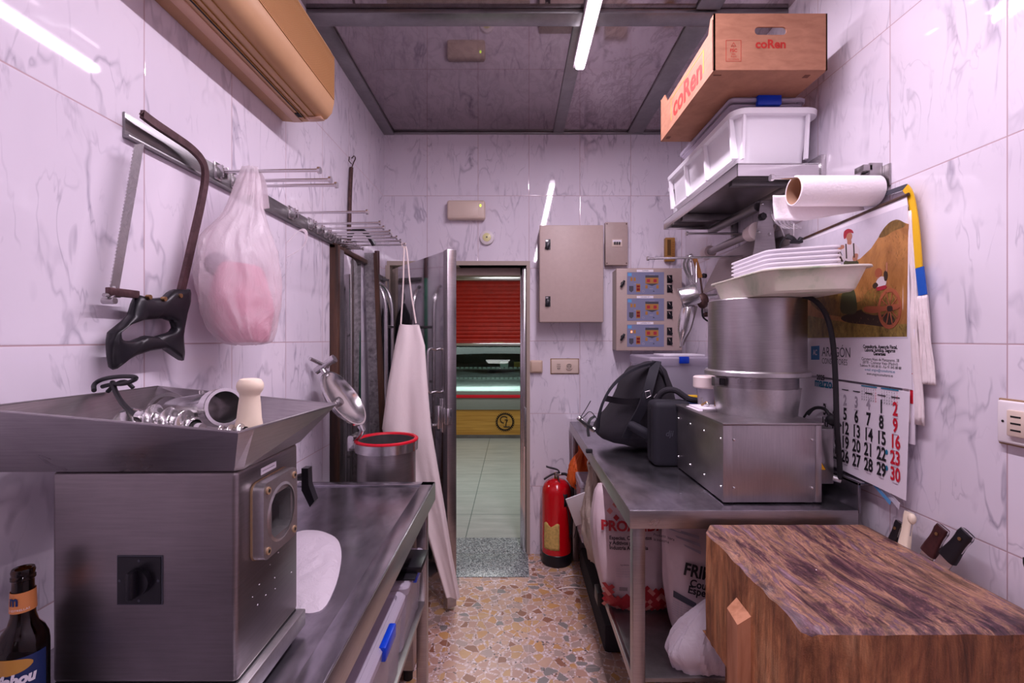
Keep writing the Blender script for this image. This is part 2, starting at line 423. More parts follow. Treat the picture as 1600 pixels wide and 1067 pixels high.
def m_wood(name, a, b_, sc=8, st=(1, 0.1, 1), rough=0.5):
    m, t, b, out = nt(name); n = noi(t, pos(t, st), sc, 6, 0.6, 0.5)
    t.links.new(ramp(t, n, [(0.35, lin(a)), (0.65, lin(b_))]), b.inputs['Base Color']); b.inputs['Roughness'].default_value = rough
    return m
def m_film(name, c, alpha=0.75, rough=0.35, transl=0.5, bm=0.5, bsc=16):
    """thin crumpled plastic: part lets light through"""
    m, t, b, out = nt(name); c = lin(c)
    b.inputs['Base Color'].default_value = c; b.inputs['Roughness'].default_value = rough; b.inputs['Specular IOR Level'].default_value = 0.6
    n = noi(t, pos(t, (1, 1, 0.6)), bsc, 6, 0.6, 0.8); bp = bump(t, b, n, bm, 0.02)
    tr = nd(t, 'ShaderNodeBsdfTranslucent', {'Color': c}); t.links.new(bp.outputs[0], tr.inputs['Normal'])
    mx = nd(t, 'ShaderNodeMixShader', {0: transl, 1: b.outputs[0], 2: tr.outputs[0]})
    tp = nd(t, 'ShaderNodeBsdfTransparent', {}); mx2 = nd(t, 'ShaderNodeMixShader', {0: alpha, 1: tp.outputs[0], 2: mx.outputs[0]})
    t.links.new(mx2.outputs[0], out.inputs[0]); return m
def m_glass(name, c, rough=0.02, ior=1.45): return plain(name, c, rough, trans=1.0, ior=ior)
def m_pane(name, c, k=0.12):
    """thin clear sheet"""
    m, t, b, out = nt(name); g = nd(t, 'ShaderNodeBsdfGlossy', {'Roughness': 0.05}); tp = nd(t, 'ShaderNodeBsdfTransparent', {0: lin(c)})
    fz = nd(t, 'ShaderNodeFresnel', {0: 1.5}); mx = nd(t, 'ShaderNodeMixShader', {0: mth(t, 'ADD', fz.outputs[0], k, clamp=True), 1: tp.outputs[0], 2: g.outputs[0]})
    t.links.new(mx.outputs[0], out.inputs[0]); return m
def m_emit(name, c, s):
    m, t, b, out = nt(name); e = nd(t, 'ShaderNodeEmission', {0: lin(c), 1: s}); t.links.new(e.outputs[0], out.inputs[0]); return m
def m_hay(name, a, b_, sc):
    m, t, b, out = nt(name); n = noi(t, pos(t, (1, 1, 0.5)), sc, 8, 0.7, 0.6)
    t.links.new(ramp(t, n, [(0.35, lin(a)), (0.62, lin(b_))]), b.inputs['Base Color']); b.inputs['Roughness'].default_value = 0.35; return m
MATS = {
 'wall_back': lambda: marble('marble_back', 0, 0.105, 0.3555, 1.488, 0.507, 1),
 'wall_left': lambda: marble('marble_left', 1, 1.160, 0.3600, 1.488, 0.505, 2),
 'wall_right': lambda: marble('marble_right', 1, 1.148, 0.3575, 1.488, 0.505, 3),
 'terrazzo': m_terrazzo, 'granite': m_granite, 'shop_floor': m_shopfloor,
 'ceil_dark': lambda: m_ceiling('ceiling_dark', (0.38, 0.33, 0.34), 0.03, 0.25),
 'ceil_pale': lambda: m_ceiling('ceiling_pale', (0.52, 0.45, 0.47), 0.08, 0.45),
 'bar': lambda: steel('ceiling_bar', 0.3, 0.35, 0.3),
 'steel': lambda: steel('steel', 0.42, 0.3, 0.25, tint=(1, 0.93, 0.95)),
 'steel_h': lambda: steel('steel_brushed_flat', 0.45, 0.3, 0.2, (60, 2, 2), tint=(1, 0.93, 0.95)),
 'steel_top': lambda: steel('steel_worn_top', 0.40, 0.22, 0.5, (3, 1, 1), 9, 4.0, tint=(0.98, 0.93, 1.04)),
 'steel_dark': lambda: steel('steel_dark', 0.28, 0.36, 0.35),
 'steel_shiny': lambda: steel('steel_shiny', 0.66, 0.18, 0.12),
 'steel_mirror': lambda: steel('steel_mirror', 0.66, 0.055, 0.1, (2, 2, 8), 3, 2.0),
 'steel_body': lambda: steel('steel_machine', 0.27, 0.34, 0.18, (2, 2, 40), tint=(1, 0.88, 0.9)),
 'alu': lambda: steel('cast_aluminium', 0.62, 0.33, 0.15, (5, 5, 5), 20),
 'galv': lambda: steel('galvanised', 0.4, 0.45, 0.5, (1, 1, 1), 60, 30),
 'hole': lambda: plain('dark_hole', '0c0a0b', 0.7),
 'brass': lambda: plain('brass', 'a8875c', 0.35, 0.9, 0.2),
 'rust': lambda: plain('rusty_iron', '4a3330', 0.5, 0.5, 0.4, 60, bmp=0.4),
 'saw_frame': lambda: plain('brown_saw_steel', '5a4244', 0.4, 0.6, 0.35, 40, bmp=0.3),
 'blade': lambda: steel('saw_blade', 0.6, 0.25, 0.25, (3, 3, 3), 30),
 'black': lambda: plain('black_plastic', '16141a', 0.35, var=0.1),
 'black_soft': lambda: plain('black_rubber', '1b191e', 0.6),
 'black_cloth': lambda: plain('black_cloth', '28242b', 0.85, var=0.3, sc=300, bmp=0.4, bsc=900),
 'black_cloth2': lambda: plain('black_hard_cloth', '1c1a24', 0.7, var=0.25, sc=500, bmp=0.3, bsc=1200),
 'cream_pl': lambda: plain('cream_plastic', 'f0e0c8', 0.4, sss=0.2),
 'ivory': lambda: plain('ivory_plastic', 'd2bfb0', 0.4),
 'white_pl': lambda: plain('white_plastic', 'f2eef2', 0.35, sss=0.1),
 'white_paint': lambda: plain('white_paint', 'ded6d8', 0.4),
 'greige': lambda: plain('greige_enamel', 'b29e96', 0.45, var=0.03, sc=40, bmp=0.08, bsc=400),
 'greige_d': lambda: plain('greige_enamel_side', 'a99a8e', 0.45),
 'beige_sw': lambda: plain('beige_switch', 'c9b09c', 0.4),
 'yellowed': lambda: plain('yellowed_rim', '94785c', 0.6),
 'ac': lambda: m_wood('yellowed_casing', 'b48a62', 'c29870', 3, (1, 1, 1), 0.4),
 'ac_light': lambda: plain('paler_casing', 'cfa78c', 0.4),
 'ac_grille': lambda: plain('grille_casing', 'b98a58', 0.5),
 'orange_dark': lambda: plain('orange_brown', '9a6e2c', 0.5),
 'red_rubber': lambda: plain('red_rubber', 'd3122a', 0.4),
 'red_ext': lambda: plain('red_enamel', 'c40a18', 0.22, coat=0.5),
 'label_y': lambda: plain('torn_yellow_paper', 'c9a860', 0.8, var=0.25, sc=60),
 'shutter_red': lambda: plain('shutter_red', 'b82418', 0.45, var=0.15, sc=12),
 'shop_wood': lambda: m_wood('pine_panel', 'a8782e', 'c99a48', 5, (0.2, 1, 6), 0.4),
 'shop_wall': lambda: plain('shop_wall', 'b8ac94', 0.7),
 'shop_dark': lambda: plain('shop_dark', '1c2224', 0.95, spec=0.1),
 'shop_grey': lambda: plain('shop_grey', '8e948e', 0.4, 0.3),
 'shop_glass': lambda: m_pane('display_glass', 'c8d8d2', 0.0),
 'logo': lambda: plain('logo_black', '120e0c', 0.6),
 'tube_on': lambda: m_emit('lit_tube', 'fdf0ff', TUBE_POWER),
 'shop_on': lambda: m_emit('lit_shop_lamp', 'f0fff6', 1.6),
 'housing': lambda: plain('lamp_housing', 'd8cdd4', 0.5),
 'led_green': lambda: m_emit('green_led', 'c8e85a', 2.0),
 'led_red': lambda: m_emit('lit_indicator', 'ff9a80', 2.0),
 'lens_y': lambda: plain('sensor_lens', 'd9d49a', 0.3),
 'blue_clip': lambda: plain('blue_clip', '0a3fc4', 0.35),
 'clear_pl': lambda: m_film('clear_plastic', 'dcd6e2', 0.38, 0.15, 0.25, 0.1),
 'clear_lid': lambda: m_film('clear_lid', 'e0d8e6', 0.55, 0.25, 0.35, 0.1),
 'milky': lambda: m_film('milky_plastic', 'faf8fc', 0.98, 0.35, 0.12, 0.05),
 'milk_roll': lambda: plain('milky_film_roll', 'e8d8d4', 0.35, sss=0.4),
 'bag_white': lambda: m_film('thin_white_bag', 'fdf4f8', 0.55, 0.25, 0.4, 0.8, 11),
 'bag_pink': lambda: plain('pink_contents', 'cc7f96', 0.6, var=0.3, sc=9),
 'bag_dark': lambda: plain('grey_contents', '8a7c8c', 0.6),
 'bag_opaque': lambda: m_film('white_carrier', 'f2e8f0', 0.96, 0.4, 0.35, 0.5, 24),
 'bag_cream': lambda: m_film('pale_carrier', 'cdbcae', 0.95, 0.4, 0.3, 0.7, 22),
 'bag_orange': lambda: m_film('orange_bag', 'e8641a', 1.0, 0.5, 0.25, 0.8, 26),
 'apron': lambda: m_film('white_vinyl', 'f2e6e4', 1.0, 0.5, 0.2, 0.2, 9),
 'cord_w': lambda: plain('white_cord', 'e6d6d0', 0.7),
 'sack': lambda: plain('sack_paper', 'ccb8bc', 0.45, var=0.1, sc=8, bmp=0.5, bsc=14),
 'sack_red': lambda: plain('sack_red', 'a02028', 0.5),
 'sack_pink': lambda: plain('sack_pink', 'c47870', 0.5),
 'ink': lambda: plain('ink_black', '1c1a20', 0.6),
 'ink_faint': lambda: plain('ink_grey', 'a59ca8', 0.6),
 'ink_red': lambda: plain('ink_red', 'c81830', 0.6),
 'ink_blue': lambda: plain('ink_blue', '1f7a9a', 0.6),
 'ink_bluebox': lambda: plain('ink_blue_box', '3a7ab0', 0.6),
 'paper': lambda: plain('paper', 'e9e2ea', 0.6, var=0.03, sc=6),
 'paper_towel': lambda: plain('paper_towel', 'f4ecee', 0.85, bmp=0.6, bsc=120),
 'cardboard': lambda: m_wood('cardboard', '96654c', 'a8755a', 14, (1, 1, 3), 0.75),
 'card_in': lambda: plain('cardboard_edge', '6e4434', 0.8),
 'card_red': lambda: plain('box_print_red', 'a8281e', 0.7),
 'card_yel': lambda: plain('box_print_yellow', 'd09a34', 0.7),
 'tube_in': lambda: plain('card_tube', 'b08a70', 0.8),
 'foam': lambda: plain('foam_tray', 'ece6ee', 0.6),
 'tray': lambda: m_hay2(),
 'sky': lambda: m_hay('printed_sky', 'c6c0cc', 'd8d2dc', 5),
 'hill': lambda: m_hay('printed_hill', '8a5a30', 'c48c50', 9),
 'grass': lambda: m_hay('printed_grass', '5e4c24', '9c8444', 30),
 'hillshade': lambda: m_hay('printed_scrub', '59431f', '8a6a34', 50),
 'p_red': lambda: plain('printed_red', 'a02838', 0.5), 'p_skin': lambda: plain('printed_skin', 'b07860', 0.5),
 'p_white': lambda: plain('printed_white', 'd4c8cc', 0.5), 'p_green': lambda: plain('printed_green', '47482e', 0.5),
 'p_dark': lambda: plain('printed_dark', '3a2c24', 0.5), 'p_wood': lambda: plain('printed_wood', 'a0583c', 0.5),
 'towel': lambda: plain('cotton_towel', 'e6dada', 0.9, var=0.05, sc=30, bmp=0.5, bsc=80),
 'yellow': lambda: plain('yellow_print', 'e0b018', 0.45), 'blue': lambda: plain('blue_print', '1c58b8', 0.45),
 'panel_blue': lambda: plain('panel_blue', '7a7c98', 0.45), 'panel_cyan': lambda: plain('panel_cyan', '5c9cd0', 0.45),
 'amber': lambda: plain('amber_panel', 'a8763c', 0.45), 'dkred': lambda: plain('dark_red', '7a1418', 0.4),
 'slate': lambda: plain('slate', '44444e', 0.5),
 'thermo': lambda: plain('ochre_plastic', 'a07434', 0.5), 'thermo_d': lambda: plain('brown_plastic', '5e3e14', 0.5),
 'block_top': m_block_top, 'block_side': m_block_side,
 'raw_wood': lambda: m_wood('raw_wood', 'a06848', 'c48a68', 30, (1, 1, 0.15), 0.8),
 'dark_wood': lambda: m_wood('dark_wood_trim', '2a1a14', '5a3a28', 20, (1, 1, 0.1), 0.5),
 'rosewood': lambda: plain('rosewood_handle', '3c1c1c', 0.35, var=0.4, sc=60),
 'bottle': lambda: m_glass('brown_glass', '5a3410', 0.03),
 'beer': lambda: plain('beer_dark', '170e06', 0.4),
 'lab_orange': lambda: plain('label_orange', 'd8894e', 0.5), 'lab_blue': lambda: plain('label_blue', '182a5c', 0.5),
 'lab_gold': lambda: plain('label_gold', 'c08a3c', 0.5),
 'green': lambda: plain('green_enamel', '0c6a4c', 0.4),
 'warn': lambda: plain('warning_yellow', 'e8a818', 0.5),
 'wood_orange': lambda: m_wood('orange_wood', '7a4a20', 'a06a30', 30, (1, 1, 0.2), 0.5),
 'board': lambda: steel('press_board', 0.42, 0.4, 0.2, tint=(1, 0.86, 0.82)),
}
def m_hay2():
    m, t, b, out = nt('old_white_tray'); n = noi(t, pos(t), 7, 5, 0.6, 0.5)
    t.links.new(ramp(t, n, [(0.28, lin('a8bc9a')), (0.42, lin('dcdcc6')), (0.6, lin('ece4d6'))]), b.inputs['Base Color'])
    b.inputs['Roughness'].default_value = 0.4; b.inputs['Subsurface Weight'].default_value = 0.15
    b.inputs['Subsurface Radius'].default_value = (0.02, 0.02, 0.02); return m
def MAT(n):
    if n not in _M: _M[n] = MATS[n]()
    return _M[n]

# ================================================================== THE SETTING
LX, RX, BY, CZ = -0.908, 1.199, 3.30, 2.944      # left wall, right wall, back wall, ceiling
NY = -2.4                                        # wall behind the photographer
OX0, OX1, OZ = -0.885, 0.10, 2.045               # door opening in the back wall
def quad(mb, a, b, c, d): return mb.add([a, b, c, d], [(0, 1, 2, 3)])
struct(MB('terrazzo').box((LX-0.1, NY-0.1, -0.1), (RX+0.1, BY+0.12, 0)), 'floor')
struct(MB('granite').box((-0.6, 2.976, 0), (0.097, BY-0.001, 0.004), 0.001).box((OX0, BY-0.001, 0), (0.097, 3.56, 0.004)), 'trim_1')
struct(MB('wall_left').box((LX-0.1, NY-0.1, 0), (LX, BY+0.25, CZ)), 'wall_left')
struct(MB('wall_right').box((RX, NY-0.1, 0), (RX+0.1, BY+0.25, CZ)), 'wall_right')
b = MB('wall_back')
b.box((OX1+0.005, BY, 0), (RX, BY+0.25, CZ)).box((LX, BY, OZ), (OX1+0.005, BY+0.25, CZ))
b.box((LX, BY, 0), (OX0, BY+0.25, OZ))
struct(b, 'wall_back')
struct(MB('wall_back').box((LX, NY-0.1, 0), (RX, NY, CZ)).mat('steel_dark').box((LX+0.3, NY, 0), (RX-0.4, NY+0.03, 2.1), 0.004), 'wall_rear')  # dark steel panel added on this unseen wall to keep the steel darker
# ceiling of sheets between metal bars
struct(MB('ceil_dark').box((LX, NY-0.1, CZ), (0.305, BY, CZ+0.08)).mat('ceil_pale').box((0.305, NY-0.1, CZ), (RX, BY, CZ+0.08)), 'ceiling')
TR = [0]
def trim(mb):
    TR[0] += 1; return struct(mb, 'trim_%d' % (TR[0]+1))
trim(MB('bar').box((LX, 2.13, CZ-0.018), (LX+0.075, BY, CZ-0.001), 0.003))
trim(MB('bar').box((0.272, 2.16, CZ-0.012), (0.345, BY-0.02, CZ-0.001), 0.003))
trim(MB('bar').box((0.79, 2.16, CZ-0.014), (0.895, BY-0.02, CZ-0.001), 0.003))
trim(MB('bar').box((LX, BY-0.022, CZ-0.016), (RX, BY, CZ-0.001), 0.003))
trim(MB('bar').box((LX, 2.06, CZ-0.022), (RX, 2.15, CZ-0.001), 0.004))
trim(MB('bar').box((0.79, NY, CZ-0.014), (0.895, 2.05, CZ-0.001), 0.003))
# opening in the back wall: painted outer lip, steel reveal and frame
b = MB('greige_d')
b.box((OX0, BY-0.012, OZ-0.03), (OX1+0.012, BY+0.24, OZ)).box((OX1-0.012, BY-0.012, 0.004), (OX1+0.012, BY+0.24, OZ-0.03))
b.box((OX0-0.01, BY-0.012, 0), (OX0+0.02, BY+0.24, OZ-0.03))
b.mat('greige').box((OX0+0.02, BY+0.10, OZ-0.085), (OX1-0.012, BY+0.16, OZ-0.03), 0.004)
b.mat('steel_shiny').box((OX1-0.055, BY+0.09, 0.004), (OX1-0.012, BY+0.12, OZ-0.03), 0.004).box((OX1-0.04, BY+0.03, 0.004), (OX1-0.012, BY+0.09, OZ-0.03), 0.003)
b.mat('steel_dark').box((OX1-0.028, BY-0.004, 0.75), (OX1-0.01, BY+0.02, 1.02), 0.003)
trim(b)
# ---- open cold-room style steel leaf
P0 = Vector((-0.868, 3.33, 0)); P1 = Vector((-0.366, 2.60, 0))
ux = (P1-P0).normalized(); LW = (P1-P0).length
LM = frame((P0.x, P0.y, 0), ux, (0, 0, 1))       # local x along the leaf, y up, z towards the room's left side
if (LM.to_3x3() @ Vector((0, 0, 1))).x > 0: LM = frame((P0.x, P0.y, 0), ux, (0, 0, 1)) @ Matrix.Scale(-1, 4, (0, 0, 1))
dleaf = D.objects.new('door_1', None); COL.objects.link(dleaf); dleaf.location = (P0.x, P0.y, 0.02); dleaf['kind'] = 'structure'
def lb(mb, x0, y0, z0, x1, y1, z1, bev=0.0):
    return mb.box((min(x0, x1), min(y0, y1), min(z0, z1)), (max(x0, x1), max(y0, y1), max(z0, z1)), bev, 2, LM)
b = MB('steel_mirror'); lb(b, 0.0, 0.03, -0.042, LW-0.03, 1.99, 0); b.build('leaf_panel', dleaf)
b = MB('steel'); lb(b, LW-0.03, 0.02, -0.05, LW+0.012, 1.995, 0.006, 0.004); lb(b, LW-0.045, 0.02, -0.001, LW-0.03, 1.99, 0.004, 0.001)
b.build('leaf_edge', dleaf)
b = MB('steel_shiny')
def lp(x, y, z): return LM @ Vector((x, y, z))
b.tube([lp(LW-0.15, 1.44, 0), lp(LW-0.15, 1.45, 0.045), lp(LW-0.15, 1.40, 0.05), lp(LW-0.15, 1.24, 0.05), lp(LW-0.15, 1.19, 0.045), lp(LW-0.15, 1.20, 0)], 0.009, 10, smooth=2)
b.build('pull_handle', dleaf)
b = MB('steel_shiny')
lb(b, LW-0.12, 0.98, 0.001, LW-0.04, 1.17, 0.012, 0.003); lb(b, LW-0.10, 1.0, 0.012, LW-0.05, 1.13, 0.035, 0.006)
b.cyl(lp(LW-0.075, 1.02, 0.03), lp(LW-0.075, 1.02, 0.06), 0.012); lb(b, LW-0.03, 1.03, -0.02, LW+0.02, 1.12, 0.012, 0.003)
b.build('latch', dleaf)
b = MB('steel_shiny'); lb(b, LW-0.10, 0.22, 0.001, LW-0.03, 0.36, 0.012, 0.003); b.cyl(lp(LW-0.12, 0.30, 0.02), lp(LW-0.03, 0.30, 0.03), 0.008)
b.cyl(lp(LW-0.06, 0.24, 0.025), lp(LW-0.06, 0.33, 0.025), 0.011); b.build('lower_latch', dleaf)
b = MB('brass'); b.cyl((P0.x-0.012, P0.y-0.01, 1.72), (P0.x-0.012, P0.y-0.01, 1.93), 0.012).cyl((P0.x-0.012, P0.y-0.01, 0.25), (P0.x-0.012, P0.y-0.01, 0.45), 0.012)
b.build('hinge', dleaf)
# ---- shop beyond the opening
struct(MB('shop_floor').box((-2.6, 3.45, -0.1), (2.4, 9.2, 0)), 'floor')
struct(MB('shop_wall').box((-2.6, 3.56, 0), (-2.5, 9.2, 3.0)), 'wall_left')
struct(MB('shop_wall').box((2.4, 3.56, 0), (2.5, 9.2, 3.0)), 'wall_right')
struct(MB('shop_wall').box((-2.5, 8.6, 0), (2.4, 8.7, 3.0)), 'wall_far')
struct(MB('shop_wall').box((-2.6, 3.45, 3.0), (2.5, 9.2, 3.1)), 'ceiling')
struct(MB('shop_wall').box((-2.5, 3.555, 0), (LX-0.1, 3.6, 3.0)).box((RX+0.1, 3.555, 0), (2.4, 3.6, 3.0)), 'wall_near')
b = MB('shop_grey').box((-0.85, 5.0, 2.95), (0.45, 5.8, 3.0)).mat('shop_on').box((-0.8, 5.05, 2.94), (0.4, 5.75, 2.951))
tag(b.build('ceiling_lamp'), 'square panel lamp on the shop ceiling beyond the doorway', 'lamp')
t = thing('roller_shutter', (-0.4, 8.3, 1.4), 'red ribbed roller shutter closed behind the shop counter', 'shutter')
def shut(u, v):
    z = 1.47+v*1.02; return Vector((-1.9+u*3.0, 8.0+0.018*abs(math.sin((z-1.47)/0.065*PI)), z))
MB('shutter_red').grid(shut, 2, 190).build('slats', t, flat=True, solid=0.004)
MB('shutter_red').box((-1.9, 7.975, 1.40), (1.1, 8.03, 1.47), 0.004).mat('brass').box((-0.38, 7.965, 1.425), (-0.18, 7.975, 1.45)).build('bottom_bar', t)
MB('shop_wall').box((-1.9, 7.95, 2.62), (1.1, 8.25, 2.82)).mat('steel_shiny').box((-1.9, 7.94, 2.49), (1.1, 8.0, 2.57), 0.005).mat('shop_grey').box((-1.9, 7.95, 2.57), (1.1, 8.1, 2.62)).build('shutter_box', t)
for x in (-1.96, 1.1): MB('shop_grey').box((x, 7.96, 0), (x+0.06, 8.06, 2.62), 0.004).build('side_guide', t)
# display counter
t = thing('display_counter', (-0.4, 7.5, 0), 'refrigerated glass display counter with pine front panel and round emblem', 'counter')
MB('shop_wood').box((-2.2, 7.12, 0.06), (1.6, 7.2, 0.44)).build('front_panel', t)
MB('steel_dark').box((-2.2, 7.16, 0), (1.6, 7.9, 0.06)).build('plinth', t)
MB('shop_grey').box((-2.2, 7.10, 0.44), (1.6, 7.9, 0.62), 0.004).build('grey_band', t)
MB('red_rubber').box((-2.2, 7.08, 0.62), (1.6, 7.12, 0.665), 0.004).build('red_bumper', t)
MB('shop_grey').box((-2.2, 7.09, 0.665), (1.6, 7.9, 0.72), 0.004).build('lower_deck', t)
MB('shop_dark').box((-2.2, 7.78, 0.72), (1.6, 7.85, 1.40)).build('back_panel', t)
b = MB('steel')
for z, y in ((0.86, 7.35), (1.02, 7.45)): b.box((-2.15, y, z), (1.55, 7.78, z+0.02), 0.003)
b.mat('white_pl')
for i in range(52): b.box((-2.1+i*0.07, 7.36, 0.88), (-2.055+i*0.07, 7.375, 0.905)); b.box((-2.1+i*0.07, 7.46, 1.04), (-2.055+i*0.07, 7.475, 1.06))
b.build('shelf', t)
MB('steel_shiny').box((-2.2, 7.2, 1.40), (1.6, 7.85, 1.44), 0.005).build('top_shelf', t)
MB('shop_glass').add([(-2.2, 7.11, 0.72), (1.6, 7.11, 0.72), (1.6, 7.21, 1.40), (-2.2, 7.21, 1.40)], [(0, 1, 2, 3)]).build('front_glass', t, solid=0.006)
b = MB('logo'); EM = FC((-0.135, 7.118, 0.255))
b.annulus(EM, 0, 0, 0.112, 0.128, 0.003)
for i in range(30):
    a = 2*PI*i/30; b.box((0.124, -0.007, 0), (0.145, 0.007, 0.003), T=EM @ Matrix.Rotation(a, 4, 'Z'))
C_ = [(0.035+0.055*math.cos(a), 0.035+0.05*math.sin(a)) for a in [0.5+i*0.28 for i in range(16)]]
b.tube([EM @ Vector((x-0.05, y, 0.003)) for x, y in C_], 0.007, 6)
b.tube([EM @ Vector((x, y, 0.003)) for x, y in ((-0.005, 0.03), (0.045, 0.035), (0.02, 0.0), (0.01, -0.07), (0.03, -0.075), (0.075, -0.07))], 0.007, 6, smooth=1)
b.tube([EM @ Vector((x, y, 0.003)) for x, y in ((-0.02, -0.068), (0.01, -0.075), (0.02, -0.07))], 0.007, 6)
b.build('emblem', t)
for i, (x, c, lab) in enumerate(((-0.22, 'white_pl', 'low white box on the upper shelf inside the shop display case'), (0.0, 'shop_wood', 'brown box beside the white one inside the shop display case'))):
    tag(MB(c).box((x, 7.5, 1.06), (x+0.13, 7.6, 1.14), 0.005).build('box'), lab, 'box')

# ================================================================== LIGHT FITTINGS
t = thing('tube_lamp', (0.337, 1.28, 2.86), 'long lit tube lamp running along the ceiling over the aisle', 'lamp')
MB('housing').box((0.305, 0.12, 2.905), (0.369, 2.45, 2.943), 0.004).build('housing', t)
MB('tube_on').box((0.315, 0.14, 2.878), (0.359, 2.42, 2.905), 0.008, 3).build('tube', t)
t = thing('tube_lamp', (0.337, -1.15, 2.86), 'added unseen fill tube on the ceiling behind the photographer', 'lamp')  # added fitting out of view, goes with the rear fill light
MB('housing').box((0.305, -1.92, 2.905), (0.369, -0.38, 2.943), 0.004).build('housing', t)
MB('tube_on').box((0.315, -1.9, 2.878), (0.359, -0.4, 2.905), 0.008, 3).build('tube', t)

# ================================================================== LEFT WALL, WORKTOP AND WHAT STANDS ON IT
# ---- steel worktop table
TT = 0.9; TX = -0.332; TY0, TY1 = -0.35, 1.99
t = thing('steel_worktop', (-0.6, 0.9, 0), 'long stainless steel worktop table along the wall under the bone saw, meat grinder on it', 'table')
b = MB('steel_top')
b.box((LX+0.004, TY0, TT-0.012), (TX-0.055, TY1-0.04, TT-0.006))
b.box((TX-0.055, TY0, TT-0.012), (TX, TY1, TT), 0.003).box((LX+0.004, TY1-0.045, TT-0.012), (TX, TY1, TT), 0.003)
b.build('top', t)
MB('steel').box((TX-0.003, TY0, TT-0.075), (TX+0.001, TY1, TT-0.003), 0.001).box((LX+0.004, TY1-0.003, TT-0.075), (TX, TY1+0.001, TT-0.003), 0.001).build('apron_edge', t)
for x, y in ((TX-0.065, TY1-0.07), (TX-0.065, 0.72), (LX+0.03, TY1-0.07), (LX+0.03, 0.72)):
    MB('steel').box((x, y, 0), (x+0.042, y+0.042, TT-0.012), 0.004).build('leg', t)
MB('steel').box((LX+0.03, TY0, 0.42), (TX-0.03, TY1-0.03, 0.435), 0.003).build('lower_shelf', t)
# ---- storage boxes on the lower shelf
def lidbox(name, loc, sx, sy, h, lab, grp=None, lid='clear_lid', body='clear_pl', clips=True, rimh=0.03, sides=(0, 1, 2), cw_=1.0):
    t = thing(name, loc, lab, 'box', grp)
    x, y, z = loc; b = MB(body)
    def ring(s, zz, r=0.0): 
        return [Vector((x+(sx/2*s-r)*u+0, y+(sy/2*s-r)*v, zz)) for u, v in sq]
    n = 8; sq = []
    for qx, qy in ((1, 1), (-1, 1), (-1, -1), (1, -1)):
        a0 = {(1, 1): 0, (-1, 1): PI/2, (-1, -1): PI, (1, -1): 1.5*PI}[(qx, qy)]
        for k in range(n):
            a = a0+k*PI/2/(n-1); r = 0.12
            sq.append((qx*(1-r*min(1, sy/sx))+r*min(1, sy/sx)*math.cos(a), qy*(1-r*min(1, sx/sy))+r*min(1, sx/sy)*math.sin(a)))
    b.rings([ring(0.86, z), ring(0.90, z+0.02), ring(0.96, z+h-0.03), ring(0.96, z+h-0.025)], True, False); b.build('body', t, solid=0.002)
    b = MB(lid); b.rings([ring(0.99, z+h-rimh), ring(1.0, z+h-0.008), ring(0.97, z+h), ring(0.9, z+h), ring(0.88, z+h-0.008)], False, True); b.build('lid', t, solid=0.0025)
    if clips:
        for k, (cx, cy, dx, dy) in enumerate(((sx/2, 0, 0.012, 0.055), (-sx/2, 0, 0.012, 0.055), (0, -sy/2, 0.055*cw_, 0.012))):
            if k not in sides: continue
            MB('blue_clip').box((x+cx-dx/2*1.0-0.004, y+cy-dy-0.0, z+h-0.036) if dx < dy else (x-dx/2, y+cy-dy/2-0.004, z+h-0.036), (x+cx+dx/2+0.004, y+cy+dy, z+h+0.003) if dx < dy else (x+dx/2, y+cy+dy/2+0.004, z+h+0.003), 0.004).build('clip', t)
    return t
ba = lidbox('storage_box', (-0.555, 1.73, 0.4355), 0.40, 0.30, 0.235, 'clear storage box with blue clips on the lower shelf beside the far table leg', 'storage boxes under the worktop')
b2 = lidbox('storage_box', (-0.545, 1.29, 0.4355), 0.40, 0.46, 0.255, 'clear storage box with blue clips on the lower shelf, the one nearer the camera', 'storage boxes under the worktop')
for (bx, by, sx, sy) in ((-0.555, 1.73, 0.32, 0.22), (-0.545, 1.29, 0.32, 0.36)):
    tag(MB('bag_dark').box((bx-sx/2, by-sy/2, 0.4385), (bx+sx/2, by+sy/2, 0.58), 0.02).mat('paper').box((bx-sx/2+0.02, by-sy/2+0.02, 0.5805), (bx+sx/2-0.02, by+sy/2-0.02, 0.60), 0.004).build('packet'), 'grey packet inside the clear storage box '+('beside the far table leg' if by > 1.5 else 'nearer the camera'), 'packet')
tag(MB('black').box((-0.50, 1.62, 0.6715), (-0.34, 1.83, 0.678), 0.002).box((-0.47, 1.66, 0.678), (-0.325, 1.80, 0.70), 0.004).build('folder'), 'black folder lying on the clear box beside the far table leg', 'folder')

# ---- meat grinder
gx0, gx1, gy0, gy1, gz0, gz1 = -0.745, -0.446, 0.76, 0.975, 0.945, 1.289
t = thing('meat_grinder', (-0.6, 0.87, TT), 'large stainless steel meat grinder with wide hopper standing on the steel worktop', 'meat grinder')
bo = MB('steel_body').box((gx0, gy0, gz0), (gx1, gy1, gz1-0.002), 0.008, 3).build('body', t)
cu_ = MB('alu').cyl((gx1-0.16, 0.862, 1.187), (gx1+0.05, 0.862, 1.187), 0.046, n=48).build('bore_cut', t)
md = bo.modifiers.new('bore', 'BOOLEAN'); md.object = cu_; md.operation = 'DIFFERENCE'; md.solver = 'EXACT'
bpy.context.view_layer.update(); dg_ = bpy.context.evaluated_depsgraph_get(); dg_.update()
me_ = D.meshes.new_from_object(bo.evaluated_get(dg_)); bo.modifiers.clear(); bo.data = me_; D.objects.remove(cu_)
me_.set_sharp_from_angle(angle=math.radians(30)); me_.materials.clear(); me_.materials.append(MAT('steel_body')); me_.materials.append(MAT('alu'))
for p_ in me_.polygons:
    c_ = p_.center + bo.parent.location
    p_.material_index = 1 if (gx0+0.12 < c_.x < gx1-0.004 and abs(c_.y-0.862) < 0.0475 and abs(c_.z-1.187) < 0.0475) else 0
